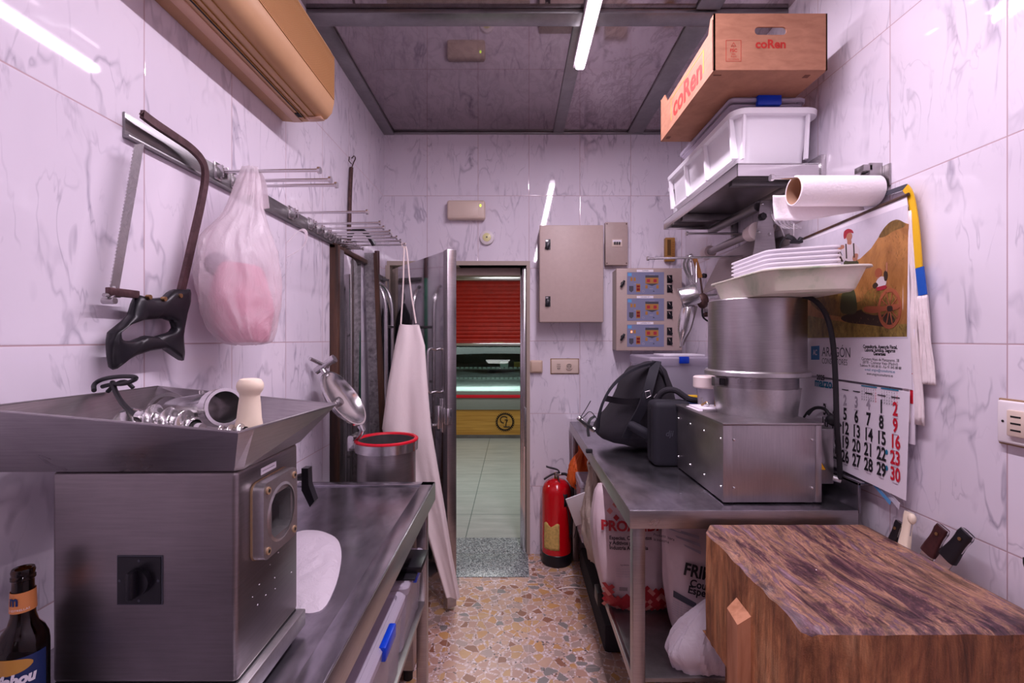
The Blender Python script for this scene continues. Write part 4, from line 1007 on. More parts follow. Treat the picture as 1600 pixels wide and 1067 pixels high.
# ---- corner: hand truck, green-handled broom, jacket
t = thing('hand_truck', (-0.84, 3.0, 0), 'steel hand truck with curved rails standing in the corner beside the open door', 'hand truck')
b = MB('steel_shiny')
for y in (2.94, 3.10):
    b.tube([(-0.88, y, 1.86), (-0.84, y, 1.84), (-0.80, y, 1.75), (-0.795, y, 1.6), (-0.795, y, 0.9), (-0.80, y, 0.03)], 0.012, 10, smooth=2)
b.build('rail', t)
for z in (1.58, 1.22, 0.98, 0.7, 0.4): MB('steel_dark').cyl((-0.795, 2.94, z), (-0.795, 3.10, z), 0.009).build('crossbar', t)
MB('steel').box((-0.82, 2.88, 0.0), (-0.66, 3.12, 0.012), 0.002).build('toe_plate', t)
t = thing('broom', (-0.875, 3.14, 0), 'green-poled broom with a brown grip standing upright against the wall in the corner', 'broom')
MB('green').cyl((-0.885, 3.055, 0.12), (-0.885, 3.055, 1.92), 0.013).build('pole', t); MB('rosewood').cyl((-0.885, 3.055, 1.92), (-0.885, 3.055, 2.07), 0.016).build('grip', t)
MB('black_soft').box((-0.905, 2.97, 0.0), (-0.865, 3.14, 0.12), 0.01).build('brush_head', t)
tag(MB('steel_dark').box((LX, 3.10, 1.90), (LX+0.02, 3.28, 1.93), 0.002).cyl((LX, 3.20, 1.91), (LX+0.06, 3.20, 1.90), 0.008).tube([(LX+0.05, 3.22, 1.90), (LX+0.05, 3.23, 1.84), (LX+0.03, 3.22, 1.80), (LX+0.05, 3.23, 1.74)], 0.006, 8, smooth=1).build('coat_hooks'), 'small steel coat hook strip on the wall in the corner', 'hook')
b = MB('black_cloth'); sack(b, [(-0.87, 3.225, 1.75, 0.01, 0.01), (-0.87, 3.225, 1.66, 0.025, 0.05), (-0.868, 3.225, 1.5, 0.03, 0.07), (-0.868, 3.225, 1.2, 0.032, 0.06), (-0.868, 3.225, 0.85, 0.032, 0.06)], 40, 2.4, 0.2, 2, 9)
tag(b.build('jacket'), 'black jacket hanging from the coat hook in the corner by the open door', 'jacket')

# ---- air conditioner
t = thing('air_conditioner', (-0.8, 1.4, 2.36), 'yellowed wall-mounted air conditioner high on the wall above the bone saw', 'air conditioner')
A0, A1 = 0.92, 1.855; zb, zt = 2.352, 2.645; xw = LX+0.001; xf = -0.706
prof = [(xw, zb+0.004), (xw+0.05, zb), (-0.77, zb+0.004), (-0.735, zb+0.012), (-0.715, zb+0.035), (xf, zb+0.075), (xf+0.002, zt-0.06), (-0.72, zt-0.012), (-0.75, zt), (xw, zt)]
b = MB('ac'); b.rings([[Vector((x, A0, z)) for x, z in prof], [Vector((x, A1, z)) for x, z in prof]]); b.build('casing', t, ang=50)
b = MB('ac_light').box((-0.862, A0+0.01, zb-0.003), (-0.828, A1-0.005, zb+0.004), 0.001)
b.mat('hole').box((-0.815, A0+0.02, zb-0.001), (-0.808, A1-0.08, zb+0.006)); b.build('louvre', t)
b = MB('orange_dark').box((-0.808, A0+0.02, zb-0.0022), (-0.806, A1-0.03, zb+0.003)).box((-0.79, A0+0.02, zb-0.001), (-0.7885, A1-0.03, zb+0.006)).box((-0.7635, A0+0.02, zb+0.0018), (-0.762, A1-0.03, zb+0.009))
b.mat('hole').box((-0.826, A1-0.075, zb-0.002), (-0.806, A1-0.045, zb+0.006)); b.build('outlet_slot', t)
b = MB('ac_light'); P = [(-0.738, zb+0.0125), (-0.7145, zb+0.036)]
b.grid(lambda u, v: Vector((-0.8+u*0.06, A1-0.045+v*0.04, zb+0.0015+u*u*0.004-0.0018)), 4, 1); b.build('control_strip', t, solid=0.001)
b = MB('ac_grille')
for i in range(27):
    z = zb+0.085+i*0.0062
    b.box((xf-0.002, A0+0.01, z), (xf+0.0035, A1-0.006, z+0.0032))
b.build('grille', t, flat=True)

# ================================================================== BACK WALL FITTINGS
t = thing('emergency_light', (-0.33, BY, 2.41), 'beige rounded emergency light unit with a small green led on the wall above the doorway', 'emergency light')
a_ = at(698, 342, BY-0.06); c_ = at(758, 312, BY-0.06)
MB('ivory').box((a_.x, BY-0.06, a_.z), (c_.x, BY-0.0005, c_.z), 0.018, 4).mat('ivory').box((a_.x+0.03, BY-0.062, a_.z+0.02), (c_.x-0.05, BY-0.058, c_.z-0.02), 0.002).build('casing', t)
MB('led_green').ball((c_.x-0.032, BY-0.061, c_.z-0.04), (0.007, 0.003, 0.01), 12, 8).build('led', t)
q = at(761, 372, BY)
t = thing('round_detector', (q.x, BY, q.z), 'small round white wall detector with a yellowish lens between emergency light and doorway', 'detector')
MB('white_paint').lathe([(0.001, 0.03), (0.03, 0.029), (0.048, 0.02), (0.051, 0.008), (0.051, 0.0005)], (q.x, BY, q.z), (0, -1, 0), 36).build('base', t)
MB('lens_y').lathe([(0.001, 0.036), (0.012, 0.036), (0.028, 0.032), (0.031, 0.027)], (q.x, BY, q.z), (0, -1, 0), 30).mat('slate').lathe([(0.001, 0.038), (0.005, 0.037), (0.006, 0.035)], (q.x, BY, q.z), (0, -1, 0), 14).build('lens', t)
def wbox(px0, py0, px1, py1, d):      # corners of a box whose front face (at depth d off the back wall) shows at these pixels
    a = at(px0, py1, BY-d); c = at(px1, py0, BY-d); return a, c
# big greige cabinet
a, c = wbox(843, 351.5, 943, 503.5, 0.16)
t = thing('electrical_cabinet', ((a.x+c.x)/2, BY, a.z), 'large plain greige electrical cabinet with two black catches on the end wall', 'cabinet')
MB('greige_d').box((a.x+0.004, BY-0.135, a.z+0.004), (c.x-0.004, BY-0.0005, c.z-0.004), 0.003).build('body', t)
dr = MB('greige').box((a.x, BY-0.16, a.z), (c.x, BY-0.136, c.z), 0.006, 3).build('door', t)
def catch(M, par, s=1.0):
    MB('black').rect(M, -0.017*s, -0.034*s, 0.017*s, 0.034*s, 0.004).box((-0.011*s, -0.030*s, 0.004), (0.015*s, 0.012*s, 0.018), 0.004, T=M @ Matrix.Rotation(-0.35, 4, 'Z')).mat('steel').rect(M, -0.014*s, 0.02*s, 0.002*s, 0.03*s, 0.0045).build('catch', par)
for py in (382, 471): p = at(856, py, BY-0.16); catch(FC(p), dr)
# breaker box
a, c = wbox(946, 347, 981, 414, 0.05)
t = thing('breaker_box', ((a.x+c.x)/2, BY, a.z), 'narrow greige breaker box with a row of black switches beside the large cabinet', 'breaker box')
MB('greige').box((a.x, BY-0.05, a.z), (c.x, BY-0.0005, c.z), 0.003).build('casing', t)
m = at(964, 379.5, BY-0.05); M = FC(m)
MB('ivory').rect(M, -0.035, -0.026, 0.035, 0.026, 0.003).mat('paper').rect(M, -0.03, 0.004, 0.03, 0.02, 0.004).build('breaker_row', t)
for k in range(3): MB('black').box((-0.022+k*0.016, -0.012, 0.003), (-0.011+k*0.016, 0.006, 0.014), 0.002, T=M).build('breaker_switch', t)
for sx, sy in ((0.01, 0.012), (-0.01, 0.012), (0.01, -0.012), (-0.01, -0.012)):
    p = Vector((a.x+0.01 if sx > 0 else c.x-0.01, BY-0.05, a.z+0.012 if sy > 0 else c.z-0.012))
    MB('rust').cyl(p, p+Vector((0, -0.003, 0)), 0.004, n=10).build('screw', t)
# control panel
a, c = wbox(963, 419, 1066, 548, 0.15)
t = thing('control_panel', ((a.x+c.x)/2, BY, a.z), 'beige control panel with three blue-grey indicator fields on the end wall', 'control panel')
MB('greige_d').box((a.x+0.004, BY-0.13, a.z+0.004), (c.x-0.004, BY-0.0005, c.z-0.004), 0.003).build('body', t)
dr = MB('greige').box((a.x, BY-0.15, a.z), (c.x, BY-0.131, c.z), 0.006, 3).build('door', t)
def cp(px, py): return at(px, py, BY-0.15)
U = BY-0.15
def ppx(x, y): return (950+x*0.1405, 410+y*0.1405)     # detail coordinates of the panel close-up
for k, (y0, nm) in enumerate(((108, 'CAMARA'), (400, 'CAMARA N\u00ba1'), (690, 'CAMARA N\u00ba2'))):
    o = cp(*ppx(416, y0+124)); M = FC(o); S = 0.1405*U/F
    b = MB('panel_blue'); rc = lambda x0, y0_, x1, y1_, h=0.002: b.rect(M, (x0-416)*S, (232-y1_)*S, (x1-416)*S, (232-y0_)*S, h)
    rc(211, 108, 622, 356); b.mat('panel_cyan'); rc(220, 118, 262, 152, 0.0025)
    b.mat('amber')
    for x in (248, 284): rc(x, 168, x+24, 207, 0.0028)
    rc(312, 238, 358, 328, 0.0028); rc(414, 170, 560, 236, 0.0028)
    for x in (414, 536): rc(x, 252, x+26, 290, 0.0028)
    b.mat('dkred'); rc(317, 254, 353, 280, 0.0034); rc(317, 286, 353, 316, 0.0034)
    b.mat('p_red'); rc(430, 186, 466, 222, 0.0034); rc(504, 186, 540, 222, 0.0034)
    b.mat('slate'); rc(414, 144, 560, 170, 0.0032)
    b.prism([((x-416)*S, (232-y)*S) for x, y in ((420, 236), (554, 236), (488, 262))], M, 0.003)
    b.prism([((x-416)*S, (232-y)*S) for x, y in ((234, 262), (282, 262), (282, 312), (258, 332), (234, 312))], M, 0.003)
    b.prism([((x-416)*S, (232-y)*S) for x, y in ((497, 326), (516, 326), (507, 310))], M, 0.003)
    b.mat('ink_faint'); rc(286, 236, 312, 240, 0.0026); rc(460, 290, 500, 296, 0.0026); rc(455, 136, 520, 140, 0.0026)
    b.annulus(M, (391-416)*S, (232-322)*S, 10*S, 13*S, 0.0028, 16)
    if k == 2: b.mat('led_red'); rc(252, 178, 270, 200, 0.004)
    b.build('indicator_field', dr)
    MB('paper').rect(M, (320-416)*S, (232-106)*S, (504-416)*S, (232-80)*S, 0.001).mat('ink').text(nm, 18*S, M @ Matrix.Translation((0, (232-93)*S, 0)), h=0.0015).build('name_strip', dr)
    for yy in ((185, 292) if k < 2 else (185, 295)):
        q = M @ Vector(((684-416)*S, (232-yy)*S, 0)); b = MB('black').rect(FC(q), -0.017, -0.026, 0.017, 0.026, 0.004)
        b.box((-0.007, -0.024, 0.004), (0.009, 0.024, 0.018), 0.004, T=FC(q) @ Matrix.Rotation(0.5, 4, 'Z')).disc(FC(q), 0, 0, 0.015, 0.01, 16).mat('greige').box((-0.001, 0.004, 0.018), (0.002, 0.02, 0.0185), T=FC(q) @ Matrix.Rotation(0.5, 4, 'Z'))
        b.build('rotary_switch', dr)
for py in (443, 526):
    q = at(972.5, py, U); M = FC(q)
    MB('black').disc(M, 0, 0, 0.012, 0.012, 16).box((-0.008, -0.030, 0.010), (0.008, 0.022, 0.02), 0.004, T=M @ Matrix.Rotation(-0.5, 4, 'Z')).build('catch', dr)
# thermostat
a, c = wbox(1040, 371, 1055, 408, 0.04)
t = thing('thermostat', ((a.x+c.x)/2, BY, a.z), 'narrow ochre-brown thermostat box on the end wall above the control panel', 'thermostat')
MB('thermo').box((a.x, BY-0.04, a.z), (c.x, BY-0.0005, c.z), 0.004).build('casing', t)
b = MB('thermo_d').box((a.x+0.012, BY-0.042, a.z+0.04), (a.x+0.036, BY-0.04, c.z-0.015))
for k in range(7): b.mat('wood_orange').box((a.x+0.042, BY-0.043, a.z+0.03+k*0.016), (c.x-0.006, BY-0.04, a.z+0.037+k*0.016))
b.build('scale', t)
# switch and socket
a, c = wbox(828.5, 563, 848, 583, 0.03)
t = thing('light_switch', ((a.x+c.x)/2, BY, a.z), 'beige square light switch on the end wall between doorway and double socket', 'switch')
MB('beige_sw').box((a.x, BY-0.022, a.z), (c.x, BY-0.0005, c.z), 0.008, 3).build('frame', t)
MB('beige_sw').box((a.x+0.008, BY-0.032, a.z+0.008), (c.x-0.008, BY-0.022, c.z-0.008), 0.005, 3).build('rocker', t)
def socket_round(M, par):
    b = MB('ivory'); b.annulus(M, 0, 0, 0.019, 0.023, 0.009, 28); b.mat('greige_d').disc(M, 0, 0, 0.0195, 0.0045, 28)
    b.mat('hole').disc(M, -0.0095, 0, 0.0028, 0.006, 10).disc(M, 0.0095, 0, 0.0028, 0.006, 10).mat('steel').rect(M, -0.003, 0.014, 0.003, 0.019, 0.007).rect(M, -0.003, -0.019, 0.003, -0.014, 0.007)
    b.build('socket_well', par)
a, c = wbox(861.5, 561.5, 904, 583.5, 0.02)
t = thing('wall_socket', ((a.x+c.x)/2, BY, a.z), 'wide beige wall socket plate with yellowed rim on the end wall beside the light switch', 'socket')
MB('yellowed').box((a.x-0.006, BY-0.004, a.z-0.006), (c.x+0.006, BY-0.0005, c.z+0.006), 0.002).mat('ivory').box((a.x, BY-0.013, a.z), (c.x, BY-0.004, c.z), 0.005, 3).build('plate', t)
socket_round(FC(at(889, 572.5, BY-0.013)), t)
M = FC(at(873, 572.5, BY-0.013))
MB('greige_d').rect(M, -0.012, 0.012, 0.012, 0.018, 0.003).rect(M, -0.014, -0.002, 0.014, 0.004, 0.003).rect(M, -0.010, -0.020, 0.010, -0.008, 0.003).mat('hole').disc(M, -0.006, -0.014, 0.0025, 0.004, 8).disc(M, 0.006, -0.014, 0.0025, 0.004, 8).build('fuse_holder', t)
# cable conduit on the wall beside the panel (dark flex hanging)
# fire extinguisher
ex, ey = 0.288, 3.19
t = thing('fire_extinguisher', (ex, ey, 0), 'red fire extinguisher with a torn yellow label standing on the floor beside the doorway', 'fire extinguisher')
b = MB('red_ext').lathe([(0.093, 0.055), (0.099, 0.06), (0.099, 0.47), (0.095, 0.50), (0.082, 0.528), (0.058, 0.549), (0.03, 0.558), (0.02, 0.562), (0.001, 0.562)], (ex, ey, 0), n=48); b.build('cylinder', t)
MB('black').lathe([(0.001, 0.0), (0.094, 0.0), (0.1015, 0.008), (0.1015, 0.075), (0.099, 0.078), (0.001, 0.078)], (ex, ey, 0), n=48).build('foot_ring', t)
b = MB('brass').cyl((ex, ey, 0.558), (ex, ey, 0.60), 0.017).mat('steel').cyl((ex-0.005, ey, 0.59), (ex+0.03, ey, 0.59), 0.011).cyl((ex, ey-0.02, 0.59), (ex, ey-0.03, 0.59), 0.013, n=16)
vo = b.build('valve', t)
MB('black').strap([(ex+0.022, ey, 0.598), (ex+0.012, ey, 0.618), (ex-0.02, ey, 0.628), (ex-0.05, ey, 0.634), (ex-0.07, ey, 0.642)], (0, 1, 0), 0.026, 0.007, 2).strap([(ex+0.02, ey, 0.602), (ex-0.03, ey, 0.59), (ex-0.085, ey, 0.555)], (0, 1, 0), 0.024, 0.007, 2).build('handle', vo)
b = MB('black_soft').tube([(ex+0.03, ey, 0.59), (ex+0.065, ey-0.03, 0.60), (ex+0.10, ey-0.06, 0.56), (ex+0.098, ey-0.085, 0.42), (ex+0.092, ey-0.085, 0.30), (ex+0.088, ey-0.085, 0.22)], 0.0095, 12, smooth=2)
b.tube([(ex+0.005, ey-0.03, 0.585), (ex+0.03, ey-0.085, 0.50), (ex+0.06, ey-0.105, 0.42), (ex+0.075, ey-0.105, 0.30), (ex+0.08, ey-0.09, 0.2)], 0.0035, 8, smooth=2); b.build('hose', t)
b = MB('label_y')
def lab(u, v):
    a = -2.62+u*1.15; jag = 0.006*noise.noise(Vector((u*9, v*9, 0)))
    return Vector((ex+0.1003*math.cos(a+jag*4), ey+0.1003*math.sin(a+jag*4), 0.115+v*0.165+jag+(0.012*math.sin(u*9) if v > 0.9 else 0)))
b.grid(lab, 16, 10); b.build('torn_label', t, solid=0.0006)
b = MB('ink').grid(lambda u, v: Vector((ex+0.1*math.cos(-1.15+u*0.3), ey+0.1*math.sin(-1.15+u*0.3), 0.40+v*0.08)), 4, 3); b.build('inspection_tag', t, solid=0.001)

# ================================================================== RIGHT WALL: SHELF AND WHAT IS ON IT
sx0, sy0, sy1 = 0.859, 1.817, 2.71
t = thing('wall_shelf', (RX, 2.2, 2.13), 'stainless steel wall shelf high on the wall carrying plastic tubs and a cardboard box', 'shelf')
MB('steel').box((sx0, sy0, 2.172), (RX-0.001, sy1, 2.176), 0.001).build('board', t)
MB('steel_shiny').box((sx0, sy0, 2.128), (RX-0.012, sy0+0.004, 2.178), 0.001).box((sx0, sy0, 2.128), (sx0+0.004, sy1, 2.178), 0.001).box((sx0, sy1-0.004, 2.128), (RX-0.012, sy1, 2.178), 0.001).box((RX-0.02, sy0-0.005, 2.13), (RX-0.001, sy1, 2.21), 0.001).build('folded_edge', t)
for y in (1.95, 2.52):
    MB('steel_dark').box((0.90, y, 2.135), (RX-0.02, y+0.03, 2.171), 0.002).box((RX-0.03, y, 2.05), (RX-0.001, y+0.03, 2.171), 0.002).build('bracket', t)
# big white tub
def tub(name, x0, x1, y0, y1, z0, z1, flare, mat, lab, par=None, rimw=0.018, corner=0.18, ribs=True):
    cx_, cy_ = (x0+x1)/2, (y0+y1)/2; hx_, hy_ = (x1-x0)/2, (y1-y0)/2
    t = thing(name, (cx_, cy_, z0), lab, 'tub')
    sh_ = rr(1, 1, corner, 6)
    def rg(e, z, k=0): 
        return [Vector((cx_+(hx_+e)*u, cy_+(hy_+e)*v, z)) for u, v in rr2(hx_, hy_)]
    def rr2(a, b_):
        r = 0.05; out = []
        for (x, y) in rr(a, b_, r, 6): out.append((x/a, y/b_))
        return out
    b = MB(mat); b.rings([rg(-flare-0.006, z0), rg(-flare, z0+0.008), rg(-0.006, z1-0.02), rg(0.0, z1-0.02)], True, False)
    b.build('wall', t, solid=0.003)
    b = MB(mat); b.rings([rg(-0.006, z1-0.024), rg(rimw, z1-0.024), rg(rimw+0.002, z1-0.004), rg(rimw-0.004, z1), rg(-0.01, z1)], closed=True); b.build('rim', t)
    if ribs:
        b = MB(mat); e = 0.010
        for y in (y0+0.03, y0+(y1-y0)*0.36, y0+(y1-y0)*0.66, y1-0.04):
            b.add([(x0-0.001, y, z1-0.024), (x0-0.016, y, z1-0.024), (x0+flare*0.3-0.012, y, z0+0.03), (x0+flare*0.9, y, z0+0.03), (x0-0.001, y+0.012, z1-0.024), (x0-0.016, y+0.012, z1-0.024), (x0+flare*0.3-0.012, y+0.012, z0+0.03), (x0+flare*0.9, y+0.012, z0+0.03)], [(0, 1, 2, 3), (7, 6, 5, 4), (0, 4, 5, 1), (1, 5, 6, 2), (2, 6, 7, 3), (3, 7, 4, 0)])
        for x in (x0+0.02, x1-0.035):
            b.add([(x, y0+0.001, z1-0.024), (x, y0-0.010, z1-0.024), (x, y0+flare*0.5-0.008, z0+0.02), (x, y0+flare*0.9, z0+0.02), (x+0.01, y0+0.001, z1-0.024), (x+0.01, y0-0.010, z1-0.024), (x+0.01, y0+flare*0.5-0.008, z0+0.02), (x+0.01, y0+flare*0.9, z0+0.02)], [(0, 1, 2, 3), (7, 6, 5, 4), (0, 4, 5, 1), (1, 5, 6, 2), (2, 6, 7, 3), (3, 7, 4, 0)])
        b.box((x0+flare*0.9-0.016, y0+0.05, z0+0.03), (x0+flare*0.9, y1-0.05, z0+0.04), 0.002)
        b.build('stiffening_ribs', t, flat=True)
    return t
tub('white_tub', 0.858, 1.158, 1.815, 2.60, 2.1762, 2.385, 0.022, 'milky', 'large white plastic tub on the wall shelf under the clear lidded box')
tub('small_tub', 0.895, 1.16, 2.625, 2.70, 2.1762, 2.36, 0.01, 'milky', 'narrow white tub at the far end of the wall shelf behind the large tub', ribs=False)
lidbox('lidded_box', (0.995, 2.13, 2.3855), 0.30, 0.57, 0.062, 'shallow clear lidded box with a blue clip between white tub and cardboard box', rimh=0.02, body='clear_lid', sides=(2,), cw_=1.7)
# cardboard crate
qx0, qx1, qy0, qy1, qz0, qz1 = 0.705, 1.105, 1.665, 2.27, 2.449, 2.648
t = thing('cardboard_box', (0.9, 2.0, qz0), 'brown cardboard produce box with red lettering on top of the wall shelf stack', 'box')
th = 0.005
def holed(mb, M, w, h, hw, hh, hy):
    """panel w x h with a slot hole, local origin bottom centre"""
    sq = rr(hw, hh, hh*0.95, 6); oc = []
    for x, y in sq:
        a = math.atan2(y/hh, x/hw)
        dx, dy = math.cos(a)*hw, math.sin(a)*hh; lim = []
        cand = []
        if dx > 1e-9: cand.append((w/2)/dx)
        if dx < -1e-9: cand.append((-w/2)/dx)
        if dy > 1e-9: cand.append((h-hy)/dy)
        if dy < -1e-9: cand.append((-hy)/dy)
        k = min(cand); oc.append((dx*k, hy+dy*k))
    # add the exact corners
    cor = [(w/2, h), (-w/2, h), (-w/2, 0), (w/2, 0)]
    for cx_, cy_ in cor:
        j = min(range(len(oc)), key=lambda i: (oc[i][0]-cx_)**2+(oc[i][1]-cy_)**2); oc[j] = (cx_, cy_)
    I = [(x, y+hy) for x, y in sq]
    mb.rings([[M @ Vector((x, y, z)) for x, y in q] for q, z in ((I, 0), (I, th), (oc, th), (oc, 0))], closed=True)
cw = qx1-qx0; cl = qy1-qy0; hh_ = qz1-qz0
b = MB('cardboard'); Mf = FC((0.905, qy0+th, qz0)); holed(b, Mf, cw, hh_, 0.056, 0.014, 0.138)
pf = Mf @ Matrix.Translation((0, 0, th))
b.mat('card_red').text('coRen', 0.042, pf @ Matrix.Translation((-0.0, 0.090, 0)), h=0.0008, bold=0.0014)
lw = 0.0012
for x0, y0, x1, y1 in ((-0.158, 0.03, -0.104, 0.031), (-0.158, 0.104, -0.104, 0.105), (-0.158, 0.03, -0.1568, 0.105), (-0.1052, 0.03, -0.104, 0.105)): b.rect(pf, x0, y0, x1, y1, 0.0008)
b.text('FSC', 0.016, pf @ Matrix.Translation((-0.131, 0.068, 0)), h=0.0008, bold=0.0004); b.text('MIX', 0.008, pf @ Matrix.Translation((-0.131, 0.055, 0)), h=0.0008); b.text('Board', 0.008, pf @ Matrix.Translation((-0.131, 0.047, 0)), h=0.0008); b.text('FSC C074276', 0.007, pf @ Matrix.Translation((-0.131, 0.037, 0)), h=0.0008)
b.tube([pf @ Vector((x, y, 0.0006)) for x, y in ((-0.131, 0.077), (-0.131, 0.085), (-0.139, 0.083), (-0.131, 0.097), (-0.123, 0.083), (-0.131, 0.085))], 0.0008, 5)
b.build('end_panel', t)
b = MB('cardboard'); Mb = FC((0.905, qy1, qz0)); holed(b, Mb, cw, hh_, 0.056, 0.014, 0.138); b.build('end_panel', t)
# long side with a lower middle cut-out
ML = FR((qx0+th, (qy0+qy1)/2, qz0)); b = MB('cardboard')
b.prism([(-cl/2, 0), (cl/2, 0), (cl/2, hh_), (cl/2-0.03, hh_), (cl/2-0.05, hh_-0.045), (-cl/2+0.10, hh_-0.055), (-cl/2+0.06, hh_-0.005), (-cl/2, hh_-0.005)], ML, th)
pl = ML @ Matrix.Translation((0, 0, th))
b.mat('card_red').text('coRen', 0.12, pl @ Matrix.Translation((0.04, 0.068, 0)), h=0.0008, bold=0.003, sx=1.05)
b.mat('card_yel')
for x0, y0, x1, y1 in ((-0.15, 0.125, 0.21, 0.128), (0.208, 0.04, 0.214, 0.128), (-0.15, 0.03, -0.146, 0.128)): b.rect(pl, x0, y0, x1, y1, 0.0008)
b.build('side_panel', t)
ML2 = FR((qx1, (qy0+qy1)/2, qz0)); MB('cardboard').prism([(-cl/2, 0), (cl/2, 0), (cl/2, hh_), (cl/2-0.03, hh_), (cl/2-0.05, hh_-0.045), (-cl/2+0.05, hh_-0.045), (-cl/2+0.03, hh_), (-cl/2, hh_)], ML2, th).build('side_panel', t)
b = MB('cardboard').box((qx0+th, qy0+th, qz0), (qx1-th, qy1-th, qz0+th)).mat('card_in').box((qx0+0.012, qy0+0.03, qz0-0.0012), (qx0+0.04, qy0+0.035, qz0)).box((qx0+0.012, qy1-0.06, qz0-0.001), (qx0+0.03, qy1-0.035, qz0)).box((qx1-0.06, qy0+0.03, qz0-0.001), (qx1-0.04, qy0+0.05, qz0)); b.build('bottom_panel', t)
b = MB('card_in').tube([(qx0-0.001, qy0+0.004, qz0+0.004), (qx0-0.002, qy0+0.004, qz0+0.12), (qx0-0.001, qy0+0.006, qz0+0.18)], 0.0025, 6); b.build('torn_corner', t)

# ---- rail with rods under the shelf
t = thing('rod_rail', (RX, 2.1, 2.0), 'steel wall rail with long projecting rods under the wall shelf', 'wall rack')
MB('steel').box((RX-0.006, 1.50, 1.99), (RX-0.0005, 1.60, 2.06), 0.001).build('wall_plate', t); MB('steel').box((RX-0.005, 2.05, 1.91), (RX-0.0005, 2.75, 1.96), 0.001).build('wall_plate', t)
def rod(y, z, xt, zt):
    b = MB('steel_shiny').box((RX-0.012, y-0.02, z-0.03), (RX-0.006, y+0.02, z+0.03), 0.001).cyl((RX-0.008, y, z), (xt, y, zt), 0.0058, n=14).cyl((xt+0.002, y, zt), (xt-0.007, y, zt), 0.011, n=18)
    b.build('rod', t)
rod(1.545, 2.03, 0.845, 2.028); 
e = at(1013, 404, 2.36); rod(2.36, e.z+0.01, e.x, e.z); e = at(1074, 365, 2.42); rod(2.42, e.z, e.x, e.z)
b = MB('steel').box((RX-0.05, 1.525, 2.0), (RX-0.008, 1.532, 2.07), 0.001).box((RX-0.05, 1.56, 2.0), (RX-0.008, 1.567, 2.07), 0.001).box((RX-0.07, 1.525, 2.045), (RX-0.04, 1.567, 2.065), 0.002); b.build('end_bracket', t)
# kitchen roll on the near rod
ty, tz = 1.545, 1.985
t = thing('paper_towel_roll', (1.03, ty, tz), 'white paper towel roll with a hanging sheet on the near rod above the calendar', 'paper roll')
ty2 = 1.545
prof = [(0.046, 0.0), (0.0485, 0.002), (0.0485, 0.268), (0.046, 0.27), (0.043, 0.27), (0.043, 0.0)]
MB('paper_towel').lathe(prof, (0.914, ty2, tz), (1, 0, 0), 48, closed=True).build('paper', t)
MB('tube_in').lathe([(0.0428, 0.001), (0.0428, 0.269), (0.0405, 0.269), (0.0405, 0.001)], (0.914, ty2, tz), (1, 0, 0), 40, closed=True).build('card_core', t)
b = MB('paper_towel')
def sheet(u, v):
    L = 0.088-0.035*max(0, (u-0.35)/0.65)
    return Vector((0.872+u*0.30, ty2+0.046-0.012*v*v+0.002*noise.noise(Vector((u*8, v*4, 0))), tz-v*L))
b.grid(sheet, 20, 8); b.build('hanging_sheet', t, solid=0.001)
# film wrap dispenser under the shelf
t = thing('wrap_dispenser', (1.12, 2.4, 1.95), 'steel two-roller wrap dispenser fixed on the wall under the shelf', 'dispenser')
A = at(1186, 322, 2.08); B = at(1112, 360, 2.66); C2 = at(1180, 362, 2.10); D2 = at(1108, 394, 2.66)
MB('steel_dark').cyl(A, B, 0.023, n=24).build('roller', t)
MB('steel').cyl(C2, D2, 0.019, n=24).build('roller', t)
b = MB('milk_roll').cyl(C2+Vector((0, -0.02, 0)), C2+Vector((0, 0.05, 0)), 0.040, 0.034, n=28); b.build('end_collar', t)
b = MB('milk_roll').cyl(D2+Vector((0, -0.02, 0)), D2+Vector((0, 0.04, 0)), 0.034, 0.036, n=28); b.build('end_collar', t)
pp = [(1188, 314), (1203, 313), (1211, 388), (1214, 420), (1172, 420), (1178, 386)]
Yp = 2.05; M = FC((0, Yp, 0))
MB('steel').prism([(at(x, y, Yp).x, at(x, y, Yp).z) for x, y in pp], M, 0.005).build('side_plate', t)
b = MB('steel_shiny')
for x, y in ((1191, 319), (1185, 363), (1202, 366)):
    p = at(x, y, Yp-0.005); MB('steel_shiny').lathe([(0.001, 0.008), (0.005, 0.007), (0.0075, 0.0)], p, (0, -1, 0), 16).build('bolt', t)
p = at(1190, 339, Yp-0.005)
MB('black').lathe([(0.017, 0), (0.017, 0.014), (0.013, 0.02), (0.001, 0.02)], p, (0, -1, 0), 7).build('knob', t)
bp = [at(1095, 402, 2.72), at(1204, 352, 2.12), at(1204, 425, 2.12), at(1100, 470, 2.72)]
bp = [Vector((RX-0.02, 2.72, 1.96)), Vector((RX-0.02, 2.13, 2.02)), Vector((RX-0.12, 2.13, 1.80)), Vector((RX-0.12, 2.72, 1.76))]
MB('board').add(bp+[p+Vector((0.012, 0, 0)) for p in bp], [(0, 1, 2, 3), (7, 6, 5, 4), (0, 4, 5, 1), (1, 5, 6, 2), (2, 6, 7, 3), (3, 7, 4, 0)]).build('back_plate', t, flat=True)
MB('black').lathe([(0.014, 0), (0.014, 0.016), (0.001, 0.02)], at(1102, 431, 2.60), (-1, -0.5, 0), 7).build('knob', t)
